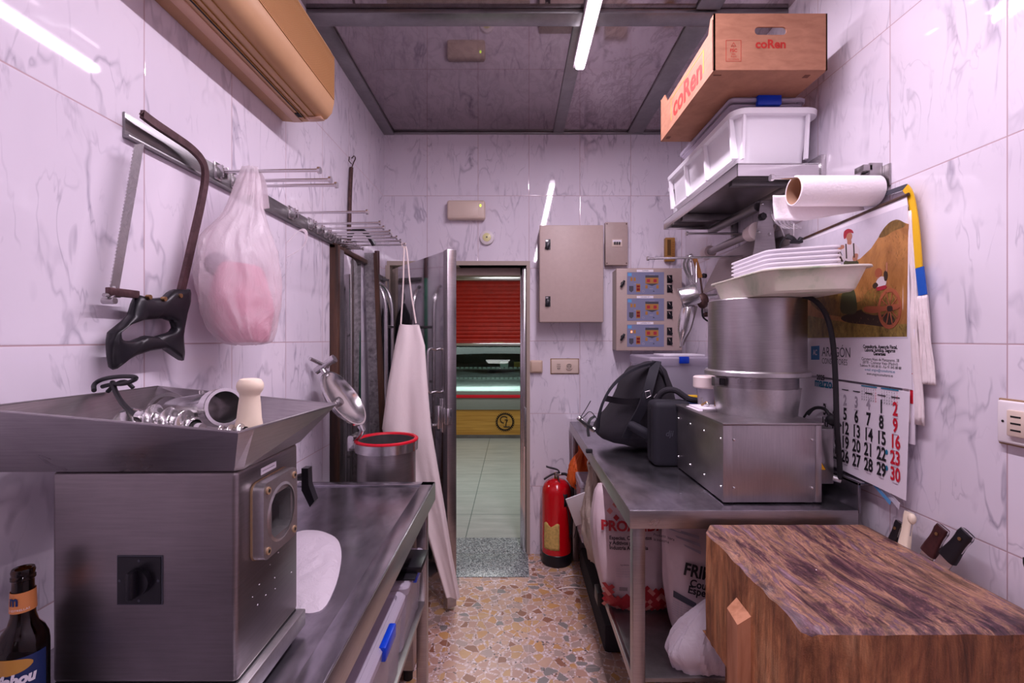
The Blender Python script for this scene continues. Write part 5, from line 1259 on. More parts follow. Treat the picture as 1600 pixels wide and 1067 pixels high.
# cutlery bundle and black clip hanging on the wall behind the roll
for k in range(5):
    x = 1206+k*6; b = MB('steel_shiny').strap([at(x, 334-k*1, 1.93), at(x+5, 346, 1.92), at(x+14, 354, 1.92), at(x+22, 356, 1.92)], (0.2, 0.3, 1), 0.012, 0.003, 2)
    tag(b.build('fork'), 'steel fork in the bundle hanging on the wall between wrap dispenser and towel roll', 'fork', 'forks hanging behind the towel roll')
b = MB('black').box((-0.022, -0.006, -0.01), (0.022, 0.006, 0.012), 0.004, T=FC(at(1244, 378, 1.86))).tube([at(1229, 370, 1.88), at(1237, 371, 1.87), at(1246, 380, 1.86), at(1252, 372, 1.86)], 0.009, 8, smooth=1).tube([at(1218, 390, 1.90), at(1220, 378, 1.90), at(1228, 370, 1.88)], 0.003, 8, smooth=1)
b.mat('steel_shiny').tube([at(1240, 350, 1.87), at(1240, 372, 1.87)], 0.003, 8).tube([at(1219, 353, 1.88), at(1226, 370, 1.88)], 0.0025, 8)
tag(b.build('black_clamp'), 'black clamp on a steel hook hanging just under the towel roll', 'clamp')
# ladles and pans hanging on the far rod
Yl = 2.34
def ladle(top, mid, bot, lab):
    b = MB('steel_shiny').strap([at(*top, Yl+0.02), at(*mid, Yl), at(*bot, Yl-0.02)], (1, 0.1, 0.2), 0.012, 0.003, 2)
    b.tube([at(top[0], top[1], Yl+0.02), at(top[0]+1, top[1]-4, Yl+0.02), at(top[0]+4, top[1]-5, Yl+0.03), at(top[0]+6, top[1], Yl+0.04)], 0.003, 8, smooth=1)
    return b
t = thing('small_pot', at(1085, 440, Yl), 'small shiny steel pot hanging tilted from the far rod beside the control panel', 'pot')
pc = at(1075, 463, Yl-0.04); pa = Vector((0.88, -0.36, 0.32)).normalized()
MB('steel_shiny').lathe([(0.052, 0), (0.054, 0.003), (0.050, 0.006), (0.049, 0.075), (0.045, 0.084), (0.001, 0.086), (0.001, 0.082), (0.044, 0.08), (0.047, 0.073), (0.048, 0.004)], pc-pa*0.035, pa, 36).build('bowl', t)
ladle((1071, 404), (1067, 417), (1083, 446), '').build('handle', t)
ladle((1077, 402), (1072, 417), (1088, 446), '').build('handle', t)
t = thing('sieve', at(1095, 445, Yl+0.06), 'dark mesh utensil with an orange wooden handle hanging behind the small steel pot', 'utensil')
MB('wood_orange').strap([at(1085, 403, 2.40), at(1090, 418, 2.40), at(1094, 434, 2.40)], (1, 0, 0), 0.02, 0.012, 1).build('handle', t)
b = MB('rust').tube([at(1094, 432, 2.40), at(1097, 455, 2.40), at(1099, 470, 2.40)], 0.005, 8).ball(at(1098, 470, 2.40), (0.03, 0.02, 0.04), 20, 12); b.build('basket', t)
t = thing('steel_scoop', at(1075, 510, 2.30), 'long shiny steel scoop hanging below the small pot beside the control panel', 'scoop')
b = MB('steel_shiny')
def scoop(u, v, px=1076, py0=478, py1=543, dx=-12):
    cx_ = px+dx*u; w_ = 0.034*math.sin(PI*min(0.97, 0.35+0.6*u))*(1.0 if u < 0.6 else (1-(u-0.6)*1.9)); w_ = max(w_, 0.004)
    p = at(cx_, py0+(py1-py0)*u, 2.30); a = PI*v
    return p+Vector((math.cos(a)*w_, -math.sin(a)*w_*0.9+0.01, 0))
b.grid(scoop, 20, 14); b.build('blade', t, solid=0.002)
MB('steel_shiny').tube([at(1076, 480, 2.31), at(1082, 470, 2.33), at(1083, 452, 2.36), at(1079, 403, 2.39)], 0.005, 8, smooth=1).build('handle', t)
t = thing('steel_scoop', at(1083, 510, 2.36), 'narrow deep steel tray-like scoop hanging behind the long scoop', 'scoop')
bb = [at(1078, 476, 2.34), at(1089, 479, 2.34), at(1080, 512, 2.34), at(1067, 540, 2.34), at(1071, 505, 2.34)]
MB('steel').prism([(p.x, p.z) for p in reversed(bb)], FC((0, 2.36, 0)), 0.03).build('blade', t)
MB('steel').tube([at(1084, 478, 2.36), at(1088, 440, 2.385), at(1088, 404, 2.40)], 0.004, 8).build('handle', t)
b = MB('black_soft').tube([at(1097, 470, 2.5), at(1097, 492, 2.5), at(1100, 498, 2.5), at(1112, 505, 2.5)], 0.005, 8, smooth=1).mat('steel_shiny').cyl(at(1098, 464, 2.5), at(1120, 462, 2.5), 0.012).cyl(at(1098, 474, 2.5), at(1120, 473, 2.5), 0.010).mat('rust').cyl(at(1100, 492, 2.5), at(1120, 490, 2.5), 0.012)
b.mat('steel').box((at(1100, 478, 2.5).x, 2.49, at(1100, 488, 2.5).z), (at(1118, 478, 2.5).x, 2.52, at(1100, 478, 2.5).z), 0.003)
tag(b.build('wire_rack'), 'small wire rack with a dark cord hanging beside the steel drum', 'rack')

# ================================================================== CALENDAR, TOWELS, SOCKET ON THE RIGHT WALL
WXc = 1.172
def rw(px, py, X): p = atX(px, py, X); return (-p.y, p.z)
t = thing('wall_calendar', (WXc, 1.65, 1.03), 'wall calendar with a harvest picture and March 2025 page behind the drum machine', 'calendar')
MP = FR((WXc, 0, 0))
b = MB('paper')
y0c, y1c = -1.93, -1.405      # local x of far and near edge
b.prism([(y0c, 1.36), (y1c+0.015, 1.352), (y1c, 1.90), (y1c-0.003, 1.925), (y0c, 1.90)], MP, 0.0015)
hz = 0.0019
pts = lambda L: [rw(x, y, WXc) for x, y in L]
LAY = [0]
def pp(mat, L, sm=2, world=False):
    """one flat printed patch, each a hair above the last"""
    P = [Vector(p) for p in (L if world else pts(L))]
    for _ in range(sm):
        Q = []
        for i in range(len(P)): Q += [P[i]*0.78+P[(i+1) % len(P)]*0.22, P[i]*0.22+P[(i+1) % len(P)]*0.78]
        P = Q
    LAY[0] += 1; b.mat(mat).prism([tuple(p) for p in P], MP, hz+LAY[0]*0.00003)
pp('sky', [(y0c, 1.502), (y1c+0.002, 1.502), (y1c, 1.90), (y0c, 1.895)], 0, True)
pp('hill', [(1258, 528), (1258, 440), (1290, 428), (1318, 415), (1345, 404), (1362, 388), (1378, 364), (1390, 349), (1402, 343), (1420, 350), (1418, 526)], 0)
pp('hillshade', [(1372, 372), (1382, 356), (1392, 346), (1404, 342), (1418, 350), (1412, 356), (1398, 360), (1384, 370)])
pp('hillshade', [(1262, 470), (1290, 452), (1318, 458), (1330, 478), (1345, 470), (1368, 466), (1392, 476), (1406, 492), (1404, 510), (1360, 504), (1322, 496), (1285, 490)])
pp('grass', [(1258, 528), (1258, 492), (1300, 500), (1355, 508), (1418, 506), (1418, 526)], 0)
pp('p_dark', [(1332, 488), (1352, 482), (1388, 486), (1402, 500), (1392, 512), (1362, 508), (1322, 504), (1312, 496)])
rnd = random.Random(3)
def straw(n, x0, x1, y0, y1, ln, mats):
    for k in range(n):
        x, y = x0+rnd.random()*(x1-x0), y0+rnd.random()*(y1-y0); a = rnd.random()*2-1
        p = Vector(rw(x, y, WXc)); d_ = Vector((0.7*a, 1)).normalized()*ln*(0.5+rnd.random()); q_ = Vector((d_.y, -d_.x)).normalized()*0.0007
        LAY[0] += 0.05; b.mat(mats[k % len(mats)]).prism([tuple(p-q_), tuple(p+q_), tuple(p+d_)], MP, hz+LAY[0]*0.00003)
straw(130, 1262, 1416, 498, 526, 0.007, ['hill', 'grass', 'p_dark', 'hillshade'])
straw(60, 1384, 1415, 366, 420, 0.007, ['hillshade', 'hill'])
pp('hillshade', [(1346, 488), (1350, 462), (1364, 448), (1388, 450), (1400, 466), (1400, 486), (1372, 494)])
straw(170, 1346, 1400, 452, 488, 0.018, ['hill', 'hillshade', 'grass', 'p_wood'])
pp('p_green', [(1318, 448), (1336, 448), (1342, 488), (1328, 492), (1312, 488)])
pp('p_green', [(1320, 404), (1342, 404), (1344, 430), (1318, 430)], 1)
pp('p_white', [(1317, 386), (1322, 380), (1336, 379), (1343, 387), (1344, 396), (1340, 408), (1320, 408), (1319, 396)])
pp('p_white', [(1338, 382), (1344, 388), (1343, 398), (1337, 397)])
pp('p_skin', [(1303, 386), (1310, 384), (1320, 382), (1321, 388), (1310, 391), (1303, 391)])
pp('p_skin', [(1336, 396), (1343, 396), (1340, 408), (1334, 408), (1333, 402)])
pp('p_skin', [(1325, 374), (1331, 374), (1332, 382), (1325, 382)], 1)
pp('p_skin', [(1322, 366), (1325, 362), (1331, 363), (1333, 369), (1330, 377), (1325, 377)])
pp('p_red', [(1319, 368), (1320, 361), (1326, 357), (1333, 359), (1335, 365), (1330, 363), (1325, 365), (1323, 372), (1320, 374)])
for L in ([(1322, 381), (1324, 381), (1325, 404), (1323, 404)], [(1334, 380), (1336, 380), (1337, 402), (1335, 403)], [(1303, 392), (1306, 391), (1312, 406), (1309, 407)], [(1311, 390), (1313, 390), (1320, 406), (1317, 407)]): pp('p_dark', L, 0)
pp('p_white', [(1302, 396), (1310, 390), (1322, 406), (1314, 410), (1302, 410)]); pp('p_dark', [(1308, 392), (1311, 391), (1319, 408), (1316, 409)], 0)
pp('p_skin', [(1370, 430), (1375, 428), (1378, 436), (1372, 438)])
pp('p_white', [(1371, 438), (1378, 431), (1386, 434), (1386, 446), (1374, 452), (1369, 446)])
pp('p_wood', [(1368, 428), (1370, 420), (1376, 418), (1380, 424), (1378, 432), (1371, 434)])
pp('p_red', [(1370, 449), (1378, 447), (1386, 445), (1387, 451), (1372, 455)])
pp('p_dark', [(1382, 426), (1386, 421), (1389, 430), (1386, 440), (1383, 438)]); pp('p_dark', [(1364, 446), (1370, 440), (1375, 446), (1367, 452)])
pp('p_skin', [(1386, 410), (1388, 410), (1388, 424), (1386, 424)], 0)
wc = rw(1391, 482, WXc); LAY[0] += 1; hw = hz+LAY[0]*0.00003
b.mat('p_wood').annulus(MP, wc[0], wc[1], 0.037, 0.046, hw, 36, 1.38)
for k in range(10):
    a = 2*PI*k/10; b.prism([(wc[0]-0.002*math.sin(a), wc[1]+0.002*math.cos(a)), (wc[0]+0.041*math.cos(a)-0.0012*math.sin(a), wc[1]+0.056*math.sin(a)+0.0012*math.cos(a)), (wc[0]+0.041*math.cos(a)+0.0012*math.sin(a), wc[1]+0.056*math.sin(a)-0.0012*math.cos(a)), (wc[0]+0.002*math.sin(a), wc[1]-0.002*math.cos(a))], MP, hw)
pp('p_wood', [(1350, 480), (1362, 478), (1380, 479), (1404, 474), (1408, 478), (1404, 484), (1380, 486), (1366, 490), (1352, 487)])
pp('p_dark', [(1387, 478), (1396, 477), (1397, 486), (1388, 487)])
# sponsor lettering
def wt(mat, s, px, py, size, al='CENTER', sx=0.85, bold=0.0, X=WXc, h=0.002, hoff=0):
    q = rw(px, py, X); b.mat(mat).text(s, size, FR((X, -q[0], q[1])), al=al, h=h, sx=sx, bold=bold)
b.mat('ink_bluebox').prism(pts([(1268, 541), (1281, 540), (1281, 562), (1268, 562)]), MP, hz)
wt('paper', 'AC', 1274.5, 551, 0.03, sx=0.6, h=0.0024, bold=0.0005)
q = rw(1286, 550, WXc); b.mat('ink_bluebox')
wt('slate', 'ARAG\u00d3N', 1285, 550, 0.050, 'LEFT', 0.72); wt('slate', 'CONSULTORES', 1285, 564, 0.030, 'LEFT', 0.66)
for s, px, py, sz, bo in (('Consultor\u00eda, Asesor\u00eda Fiscal,', 1375, 542, 0.0155, .0006), ('Laboral, Jur\u00eddica, Seguros', 1375, 547.5, 0.0155, .0006), ('Generales', 1375, 553, 0.0155, .0006), ('Carretera Hoyo de Manzanares, 38', 1375, 562, 0.0135, 0), ('28770 - Colmenar Viejo (Madrid)', 1375, 567.5, 0.0135, 0), ('Tel\u00e9fono 91 845 88 00 - Fax 91 845 88 88', 1375, 573, 0.0125, 0), ('www.aragonconsultores.es', 1375, 585.5, 0.0125, 0)):
    wt('ink', s, px, py, sz, bold=bo, sx=0.8)
wt('ink_blue', 'e-mail: aragon@consultores.es', 1375, 579, 0.0125, sx=0.8)
b.build('picture_sheet', t)
MB('dark_wood').tube([(WXc-0.002, 1.40, 1.93), (WXc-0.002, 1.94, 1.905)], 0.005, 8).build('hanging_strip', t)
# month page
XP = 1.165; MQ = FR((XP, 0, 0)); b = MB('paper')
for k in range(3):
    b.prism([(-1.93, 1.045+0.003*k), (-1.412+0.004*k, 1.032-0.006*k), (-1.398+0.004*k, 1.345), (-1.93, 1.352)], FR((XP+0.001+0.0016*(2-k), 0, 0)), 0.0012)
wt('ink', '2025', 1283, 590, 0.026, X=XP-0.0005, sx=0.9, bold=0.0008); wt('ink_blue', 'marzo', 1287, 599, 0.046, X=XP-0.0005, sx=0.85, bold=0.0014)
X2 = XP-0.0012
Yc = lambda c_: 1.441+0.0545*(6-c_); Zr = lambda r: 1.285-0.0498*r
def day(n_, c_, r, mat, size=0.058): b.mat(mat).text(str(n_), size, FR((X2, Yc(c_), Zr(r))), h=0.0009, sx=0.66, bold=0.0016)
for c_ in range(3, 5): pass
for n_, c_ in ((2, 2), (3, 3), (4, 4)): day(n_, c_, 0, 'ink_faint', 0.05)
n_ = 1
for c_ in (5, 6): day(n_, c_, 0, 'ink' if c_ < 6 else 'ink_red'); n_ += 1
for r in range(1, 5):
    for c_ in range(7): day(n_, c_, r, 'ink' if c_ < 6 else 'ink_red'); n_ += 1
b.mat('ink_faint')
for r in range(5):
    for c_ in range(7): b.rect(FR((X2, Yc(c_), Zr(r)-0.026)), -0.010, 0, 0.010, 0.0014, 0.0006)
b.mat('ink_blue')
for c_, r in ((5, 3), (5, 4)): b.disc(FR((X2, Yc(c_)-0.021, Zr(r)+0.012)), 0, 0, 0.005, 0.0008, 12, 0.008)
b.mat('ink')
for c_ in range(7): b.rect(FR((X2, Yc(c_), Zr(0)+0.036)), -0.016, 0, 0.016, 0.003, 0.0006)
for x0, ttl in ((1.548, 'FEBRERO 2025'), (1.463, 'ABRIL 2025')):
    b.mat('ink_blue').rect(FR((X2, x0, 1.343)), -0.034, 0, 0.034, 0.004, 0.0008); b.mat('ink').text(ttl, 0.009, FR((X2, x0, 1.352)), h=0.0008, sx=0.8) if False else None
    for c_ in range(7):
        for r in range(5):
            b.mat('ink' if c_ < 6 else 'ink_red').text(str(min(28, 1+r*7+c_)), 0.0085, FR((X2, x0-(-0.030+c_*0.0098)*1.0, 1.335-r*0.0088)), h=0.0008, sx=0.7)
b.build('month_page', t)
b = MB('sky').add([(1.18, 1.52, 1.02), (1.165, 1.43, 0.985), (1.165, 1.425, 1.005), (1.18, 1.55, 1.05)], [(0, 1, 2, 3)]).mat('panel_cyan').add([(1.176, 1.56, 1.03), (1.162, 1.46, 0.988), (1.162, 1.455, 1.0), (1.176, 1.57, 1.045)], [(0, 1, 2, 3)])
tag(b.build('leaflet', solid=0.001, flat=True), 'pale blue folded leaflet poking out under the calendar', 'leaflet')
# small dark notices behind the sheets near the edge
# cloths hanging beside the calendar
t = thing('shopping_bag', (1.18, 1.37, 1.6), 'yellow, blue and white printed bag hanging folded on the wall beside the calendar', 'bag')
def vstrip(mat, top, bot, X, w, th, nm, par, seed=0, amp=0.006):
    b = MB(mat)
    def fn(u, v):
        p = Vector(top)*(1-v)+Vector(bot)*v; wv = w if not isinstance(w, tuple) else w[0]*(1-v)+w[1]*v
        return Vector((X-th/2-amp*noise.noise(Vector((u*7+seed, v*3, seed)))-amp*abs(math.sin(u*9+seed))*0.8, p.x+(0.5-u)*wv, p.y))
    b.grid(fn, 18, 24); return b.build(nm, par, solid=max(th, 0.001))
def yz(px, py, X): p = atX(px, py, X); return (p.y, p.z)
b = MB('yellow'); X = 1.178
b.strap([atX(1415, 293, X), atX(1423, 304, X), atX(1431, 350, X), atX(1436, 418, X)], (0, 1, 0), 0.022, 0.004, 2)
b.build('yellow_band', t)
MB('blue').strap([atX(1437, 418, X), atX(1442, 461, X)], (0, 1, 0), 0.026, 0.004, 0).build('blue_band', t)
b = MB('slate'); b.strap([atX(1417, 291, 1.186), atX(1340, 318, 1.186)], (0, 0, 1), 0.014, 0.004, 0); b.build('fold', t)
vstrip('towel', (yz(1441, 462, 1.178)[0], yz(1441, 462, 1.178)[1]), (yz(1450, 601, 1.178)[0], yz(1450, 601, 1.178)[1]), 1.184, (0.035, 0.045), 0.004, 'white_part', t, 2)
b = MB('towel')
tw = thing('cotton_towel', (1.18, 1.36, 1.2), 'white cotton towel with ragged ends hanging between calendar and folded bag', 'towel')
p1 = yz(1424, 330, 1.186); p2 = yz(1432, 662, 1.186)
vstrip('towel', (p1[0]-0.0, p1[1]-0.0), (p2[0], p2[1]), 1.186, (0.02, 0.075), 0.005, 'cloth', tw, 5, 0.01)
p1 = yz(1419, 525, 1.16); 
b = MB('paper').box((1.174, 1.385, 1.19), (1.178, 1.405, 1.53), 0.001).mat('ink_blue').rect(FR((1.174, 1.395, 1.49)), -0.006, -0.02, 0.006, 0.02, 0.0008).mat('ink_red').rect(FR((1.174, 1.395, 1.40)), -0.008, -0.003, 0.008, 0.0, 0.0008).rect(FR((1.174, 1.395, 1.34)), -0.004, -0.03, 0.006, 0.01, 0.0008)
tag(b.build('paper_sheets'), 'strip of printed white paper showing beside the edge of the calendar', 'paper')
# socket at the picture edge
t = thing('wall_socket', (RX, 1.12, 1.4), 'white triple slot socket plate on the side wall beyond the chopping block', 'socket')
pa_ = atX(1567, 625, 1.187); 
MB('yellowed').box((RX-0.006, 1.0, pa_.z-0.108), (RX-0.0005, 1.163, pa_.z+0.004), 0.002).mat('white_paint').box((RX-0.016, 1.0, pa_.z-0.103), (RX-0.006, 1.158, pa_.z), 0.005, 3).build('plate', t)
MB('ivory').box((RX-0.024, 1.03, pa_.z-0.082), (RX-0.016, 1.128, pa_.z-0.02), 0.003).mat('hole').box((RX-0.0245, 1.095, pa_.z-0.037), (RX-0.0238, 1.118, pa_.z-0.033)).box((RX-0.0245, 1.095, pa_.z-0.053), (RX-0.0238, 1.118, pa_.z-0.049)).box((RX-0.0245, 1.095, pa_.z-0.069), (RX-0.0238, 1.118, pa_.z-0.065)).cyl((RX-0.017, 1.143, pa_.z-0.05), (RX-0.0155, 1.143, pa_.z-0.05), 0.003, n=10).build('slots', t)

# ================================================================== RIGHT TABLE AND WHAT IS ON IT
RT = 0.936; rx0, ry0, ry1 = 0.384, 1.56, 3.24
t = thing('steel_table', (0.78, 2.4, 0), 'stainless steel table along the wall carrying the backpack and the steel drum machine', 'table')
MB('steel_top').box((rx0, ry0, RT-0.012), (RX-0.06, ry1, RT), 0.003).box((RX-0.062, ry0, RT-0.012), (RX-0.052, ry1, RT+0.09), 0.002).box((RX-0.062, ry0, RT+0.08), (RX-0.01, ry1, RT+0.09), 0.002).build('top', t)
MB('steel').box((rx0, ry0-0.001, RT-0.062), (RX-0.062, ry0+0.003, RT-0.002), 0.001).box((rx0-0.001, ry0, RT-0.062), (rx0+0.003, ry1, RT-0.002), 0.001).build('apron_edge', t)
for x, y in ((rx0+0.012, ry0+0.012), (rx0+0.012, ry1-0.055), (RX-0.12, ry0+0.012), (RX-0.12, ry1-0.055)):
    MB('steel').box((x, y, 0), (x+0.042, y+0.042, RT-0.013), 0.004).build('leg', t)
MB('steel_dark').box((rx0+0.03, ry0+0.03, 0.345), (RX-0.07, ry1-0.02, 0.36), 0.002).mat('steel').box((rx0+0.015, ry0+0.055, 0.33), (rx0+0.03, 2.17, 0.362), 0.002).build('lower_shelf', t)
# drum machine
t = thing('drum_machine', (0.88, 1.84, RT), 'tall steel drum machine on a riveted square base standing on the steel table', 'machine')
mx0, mx1, my0, my1, mz0, mz1 = 0.714, 1.046, 1.61, 2.066, 0.943, 1.208
MB('steel_h').box((mx0, my0, mz0), (mx1, my1, mz1), 0.004).box((mx0-0.002, my0-0.002, mz0+0.002), (mx0+0.030, my0+0.002, mz1-0.002), 0.001).box((mx1-0.018, my0-0.002, mz0+0.002), (mx1+0.002, my0+0.002, mz1-0.002), 0.001).build('base', t)
MB('steel').box((mx0-0.006, my0-0.008, mz1), (mx1+0.006, my1+0.004, mz1+0.008), 0.002).build('top_plate', t)
b0 = t
for x in (mx0+0.036, mx1-0.03):
    for z in (mz0+0.05, mz1-0.05): MB('steel_shiny').lathe([(0.001, 0.005), (0.004, 0.004), (0.0055, 0)], (x, my0, z), (0, -1, 0), 14).build('bolt', t)
for y in (my0+0.02, my0+0.16, my0+0.30, my1-0.02):
    for z in (mz0+0.05, mz1-0.05): MB('steel_shiny').lathe([(0.001, 0.004), (0.003, 0.003), (0.004, 0)], (mx0, y, z), (-1, 0, 0), 12).build('rivet', t)
for x in (mx0+0.03, mx1-0.03):
    for y in (my0+0.03, my1-0.03): MB('black_soft').cyl((x, y, RT+0.0005), (x, y, mz0+0.001), 0.018).build('foot', t)
dcx, dcy = 0.934, 1.825
zt_ = mz1+0.008
MB('alu').lathe([(0.140, zt_), (0.153, zt_+0.10), (0.153, zt_+0.103), (0.001, zt_+0.103)], (dcx, dcy, 0), n=56).build('cone', t)
MB('steel').lathe([(0.145, zt_+0.103), (0.145, zt_+0.146)], (dcx, dcy, 0), n=56).build('neck', t)
MB('alu').lathe([(0.178, zt_+0.146), (0.184, zt_+0.149), (0.184, zt_+0.163), (0.179, zt_+0.168), (0.10, zt_+0.168)], (dcx, dcy, 0), n=64).build('flange', t)
MB('steel').lathe([(0.171, zt_+0.168), (0.171, 1.646), (0.167, 1.650), (0.001, 1.650)], (dcx, dcy, 0), n=64).build('drum', t)
MB('steel_dark').box((dcx-0.18, dcy-0.05, zt_+0.108), (dcx-0.13, dcy-0.02, zt_+0.142), 0.003).mat('black').box((dcx-0.162, dcy-0.055, zt_+0.112), (dcx-0.14, dcy-0.048, zt_+0.138), 0.002).build('catch', t)
MB('steel_h').box((mx1+0.004, 1.665, 0.99), (1.128, 1.86, 1.185), 0.003).build('junction_box', t)
jM = FC((1.077, 1.665, 1.040))
b = MB('warn').prism([(-0.022, 0), (0.022, 0), (0, 0.038)], jM, 0.0012); b.mat('ink').tube([jM @ Vector(p) for p in ((-0.022, 0, .0012), (0.022, 0, .0012), (0, 0.038, .0012))], 0.0009, 5, closed=True)
b.prism([(0.002, 0.028), (-0.006, 0.016), (-0.001, 0.016), (-0.003, 0.005), (0.006, 0.018), (0.001, 0.018), (0.005, 0.028)], jM, 0.0018); b.build('warning_sticker', t)
b = MB('black_soft')
b.tube([at(1240, 461, 1.72), at(1268, 464, 1.66), at(1290, 485, 1.63), at(1302, 530, 1.61), at(1306, 600, 1.61), at(1307, 660, 1.61), at(1311, 710, 1.63), at(1313, 748, 1.645)], 0.0085, 12, smooth=2)
b.mat('alu').cyl(at(1314, 750, 1.648), at(1301, 746, 1.660), 0.011)
b.build('power_cable', t)
b = MB('black_soft').tube([at(1262, 648, 1.80), at(1272, 636, 1.79), at(1290, 638, 1.72), at(1296, 650, 1.70), at(1308, 662, 1.68), at(1300, 664, 1.70), at(1290, 655, 1.72)], 0.006, 10, smooth=2)
b.tube([at(1256, 652, 1.82), at(1264, 640, 1.80), at(1282, 634, 1.78), at(1304, 652, 1.70), at(1314, 666, 1.68)], 0.004, 8, smooth=2).ball(at(1300, 655, 1.69), (0.02, 0.018, 0.018), 14, 10)
tag(b.build('cable_bundle'), 'tangle of black cable behind the riveted base of the drum machine', 'cable')
# large old tray on the drum
t = thing('plastic_tray', (0.99, 1.72, 1.652), 'large old off-white plastic tray with green stains resting on top of the steel drum', 'tray')
z0, z1 = 1.652, 1.728
outer = [(0.806, 1.50), (1.082, 1.395), (1.150, 1.90), (0.812, 1.985)]
def round_quad(Q, r, z, s=1.0, n=6):
    cx_ = sum(p[0] for p in Q)/4; cy_ = sum(p[1] for p in Q)/4; out = []
    Q = [Vector((cx_+(x-cx_)*s, cy_+(y-cy_)*s)) for x, y in Q]
    for i in range(4):
        p = Q[i]; a = (Q[i-1]-p).normalized(); c_ = (Q[(i+1) % 4]-p).normalized()
        A_, B_ = p+a*r, p+c_*r
        for k in range(n+1):
            f = k/n; q = A_*(1-f)**2+p*2*f*(1-f)+B_*f*f; out.append(Vector((q.x, q.y, z)))
    return out
b = MB('tray'); b.rings([round_quad(outer, 0.05, z0, 0.80), round_quad(outer, 0.055, z0+0.006, 0.84), round_quad(outer, 0.06, z1-0.006, 0.95), round_quad(outer, 0.06, z1-0.004, 1.0), round_quad(outer, 0.06, z1-0.009, 1.004)], True, False)
b.build('tray_shell', t, solid=0.004)
q4 = [(0.838, 1.56), (1.03, 1.47), (1.09, 1.79), (0.85, 1.87)]
for k in range(6):
    zz = z0+0.048+k*0.0145
    t = thing('foam_tray', (0.95, 1.68, zz), ('white foam tray in the stack on the drum, ' + ('topmost of the stack' if k == 5 else 'lowest of the stack' if k == 0 else '%s from the bottom of the stack' % ('second', 'third', 'fourth', 'fifth')[k-1])), 'foam tray', 'foam trays stacked in the off-white tray')
    b = MB('foam'); b.rings([round_quad(q4, 0.03, zz, 0.86), round_quad(q4, 0.035, zz+0.018, 0.97), round_quad(q4, 0.035, zz+0.019, 1.0), round_quad(q4, 0.035, zz+0.024, 1.0), round_quad(q4, 0.035, zz+0.024, 0.96), round_quad(q4, 0.03, zz+0.006, 0.85)], True, True)
    o = b.build('tray_body', t)
# backpack
t = thing('backpack', (0.6, 2.6, RT), 'black backpack with loose straps slumped on the far end of the steel table', 'backpack')
bk = [(992, 668), (985, 686), (935, 676), (927, 655), (938, 640), (950, 615), (962, 595), (978, 577), (1005, 568), (1020, 564), (1032, 565), (1040, 580), (1046, 610), (1046, 660), (1038, 690), (1015, 692)]
def atb(px, py, Y): return at(px, py, Y+0.09)
# body as a loft along depth: front outline smaller than the middle one
outl = [(929, 676), (934, 660), (950, 646), (966, 618), (978, 586), (990, 572), (1005, 569), (1020, 563), (1034, 567), (1040, 582), (1050, 608), (1054, 640), (1054, 672), (1040, 690), (1010, 698), (970, 692), (940, 684)]
def resample(L, n, sm=2):
    P = [Vector((x, y)) for x, y in L]
    for _ in range(sm):
        Q = []
        for i in range(len(P)): a, c = P[i], P[(i+1) % len(P)]; Q += [a*0.75+c*0.25, a*0.25+c*0.75]
        P = Q
    return P
rs_ = []
cxy = (1000, 640)
for Y, s_, dy in ((2.22, 0.02, 10), (2.225, 0.5, 8), (2.25, 0.80, 5), (2.30, 0.95, 2), (2.38, 1.0, 0), (2.48, 0.98, 0), (2.56, 0.85, 0), (2.60, 0.5, 0), (2.605, 0.02, 0)):
    ring = []
    for p in resample(outl, 0):
        x = cxy[0]+(p.x-cxy[0])*s_; y = cxy[1]+dy+(p.y-cxy[1])*s_
        w_ = atb(x, y, 2.38); k = noise.noise(Vector((w_.x*14, Y*12, w_.z*14)))*0.010
        z = max(w_.z+k, RT+0.0005); ring.append(Vector((w_.x+k, Y+0.09, z)))
    rs_.append(ring)
b = MB('black_cloth'); b.rings(rs_, True, True); b.build('body', t, ang=60)
b = MB('black_cloth2').strap([atb(1020, 566, 2.28), atb(990, 575, 2.22), atb(962, 596, 2.18), atb(945, 620, 2.16), atb(935, 650, 2.16), atb(934, 672, 2.18)], (0.3, 1, 0.1), 0.055, 0.012, 2).build('shoulder_strap', t)
b = MB('black_cloth2').strap([atb(1026, 565, 2.26), atb(1018, 590, 2.19), atb(1010, 620, 2.16), atb(1000, 645, 2.165), atb(985, 668, 2.17), atb(978, 684, 2.19)], (1, 0.1, 0.4), 0.045, 0.010, 2).build('shoulder_strap', t)
b = MB('black').strap([atb(1005, 612, 2.17), atb(1022, 650, 2.16), atb(1040, 680, 2.17)], (1, 0, 0.3), 0.022, 0.004, 2).strap([atb(945, 622, 2.26), atb(975, 628, 2.215), atb(1005, 626, 2.20)], (0, 0, 1), 0.03, 0.005, 2).strap([atb(1024, 566, 2.27), atb(1035, 578, 2.24), atb(1040, 600, 2.25)], (0.3, 1, 0), 0.03, 0.006, 2)
b.mat('steel').tube([atb(1008, 612, 2.150), atb(1015, 610, 2.150), atb(1017, 618, 2.150), atb(1010, 622, 2.150)], 0.0022, 6, closed=True).build('webbing', t)
b = MB('black_cloth2').tube([atb(985, 664, 2.17), atb(1000, 672, 2.13), atb(1014, 680, 2.13), atb(1015, 688, 2.14)], 0.024, 12, smooth=2); b.build('rolled_strap', t)
b = MB('black_soft').tube([atb(933, 655, 2.3), atb(922, 640, 2.3), atb(912, 652, 2.3), atb(905, 655, 2.3), atb(915, 640, 2.3), atb(923, 626, 2.3)], 0.0022, 6, smooth=2)
b.strap([atb(930, 650, 2.3), atb(921, 655, 2.28), atb(918, 670, 2.27), atb(920, 682, 2.26)], (1, 0, 0), 0.014, 0.003, 2).tube([atb(906, 655, 2.3), atb(914, 662, 2.28), atb(926, 668, 2.27)], 0.007, 8, smooth=1)
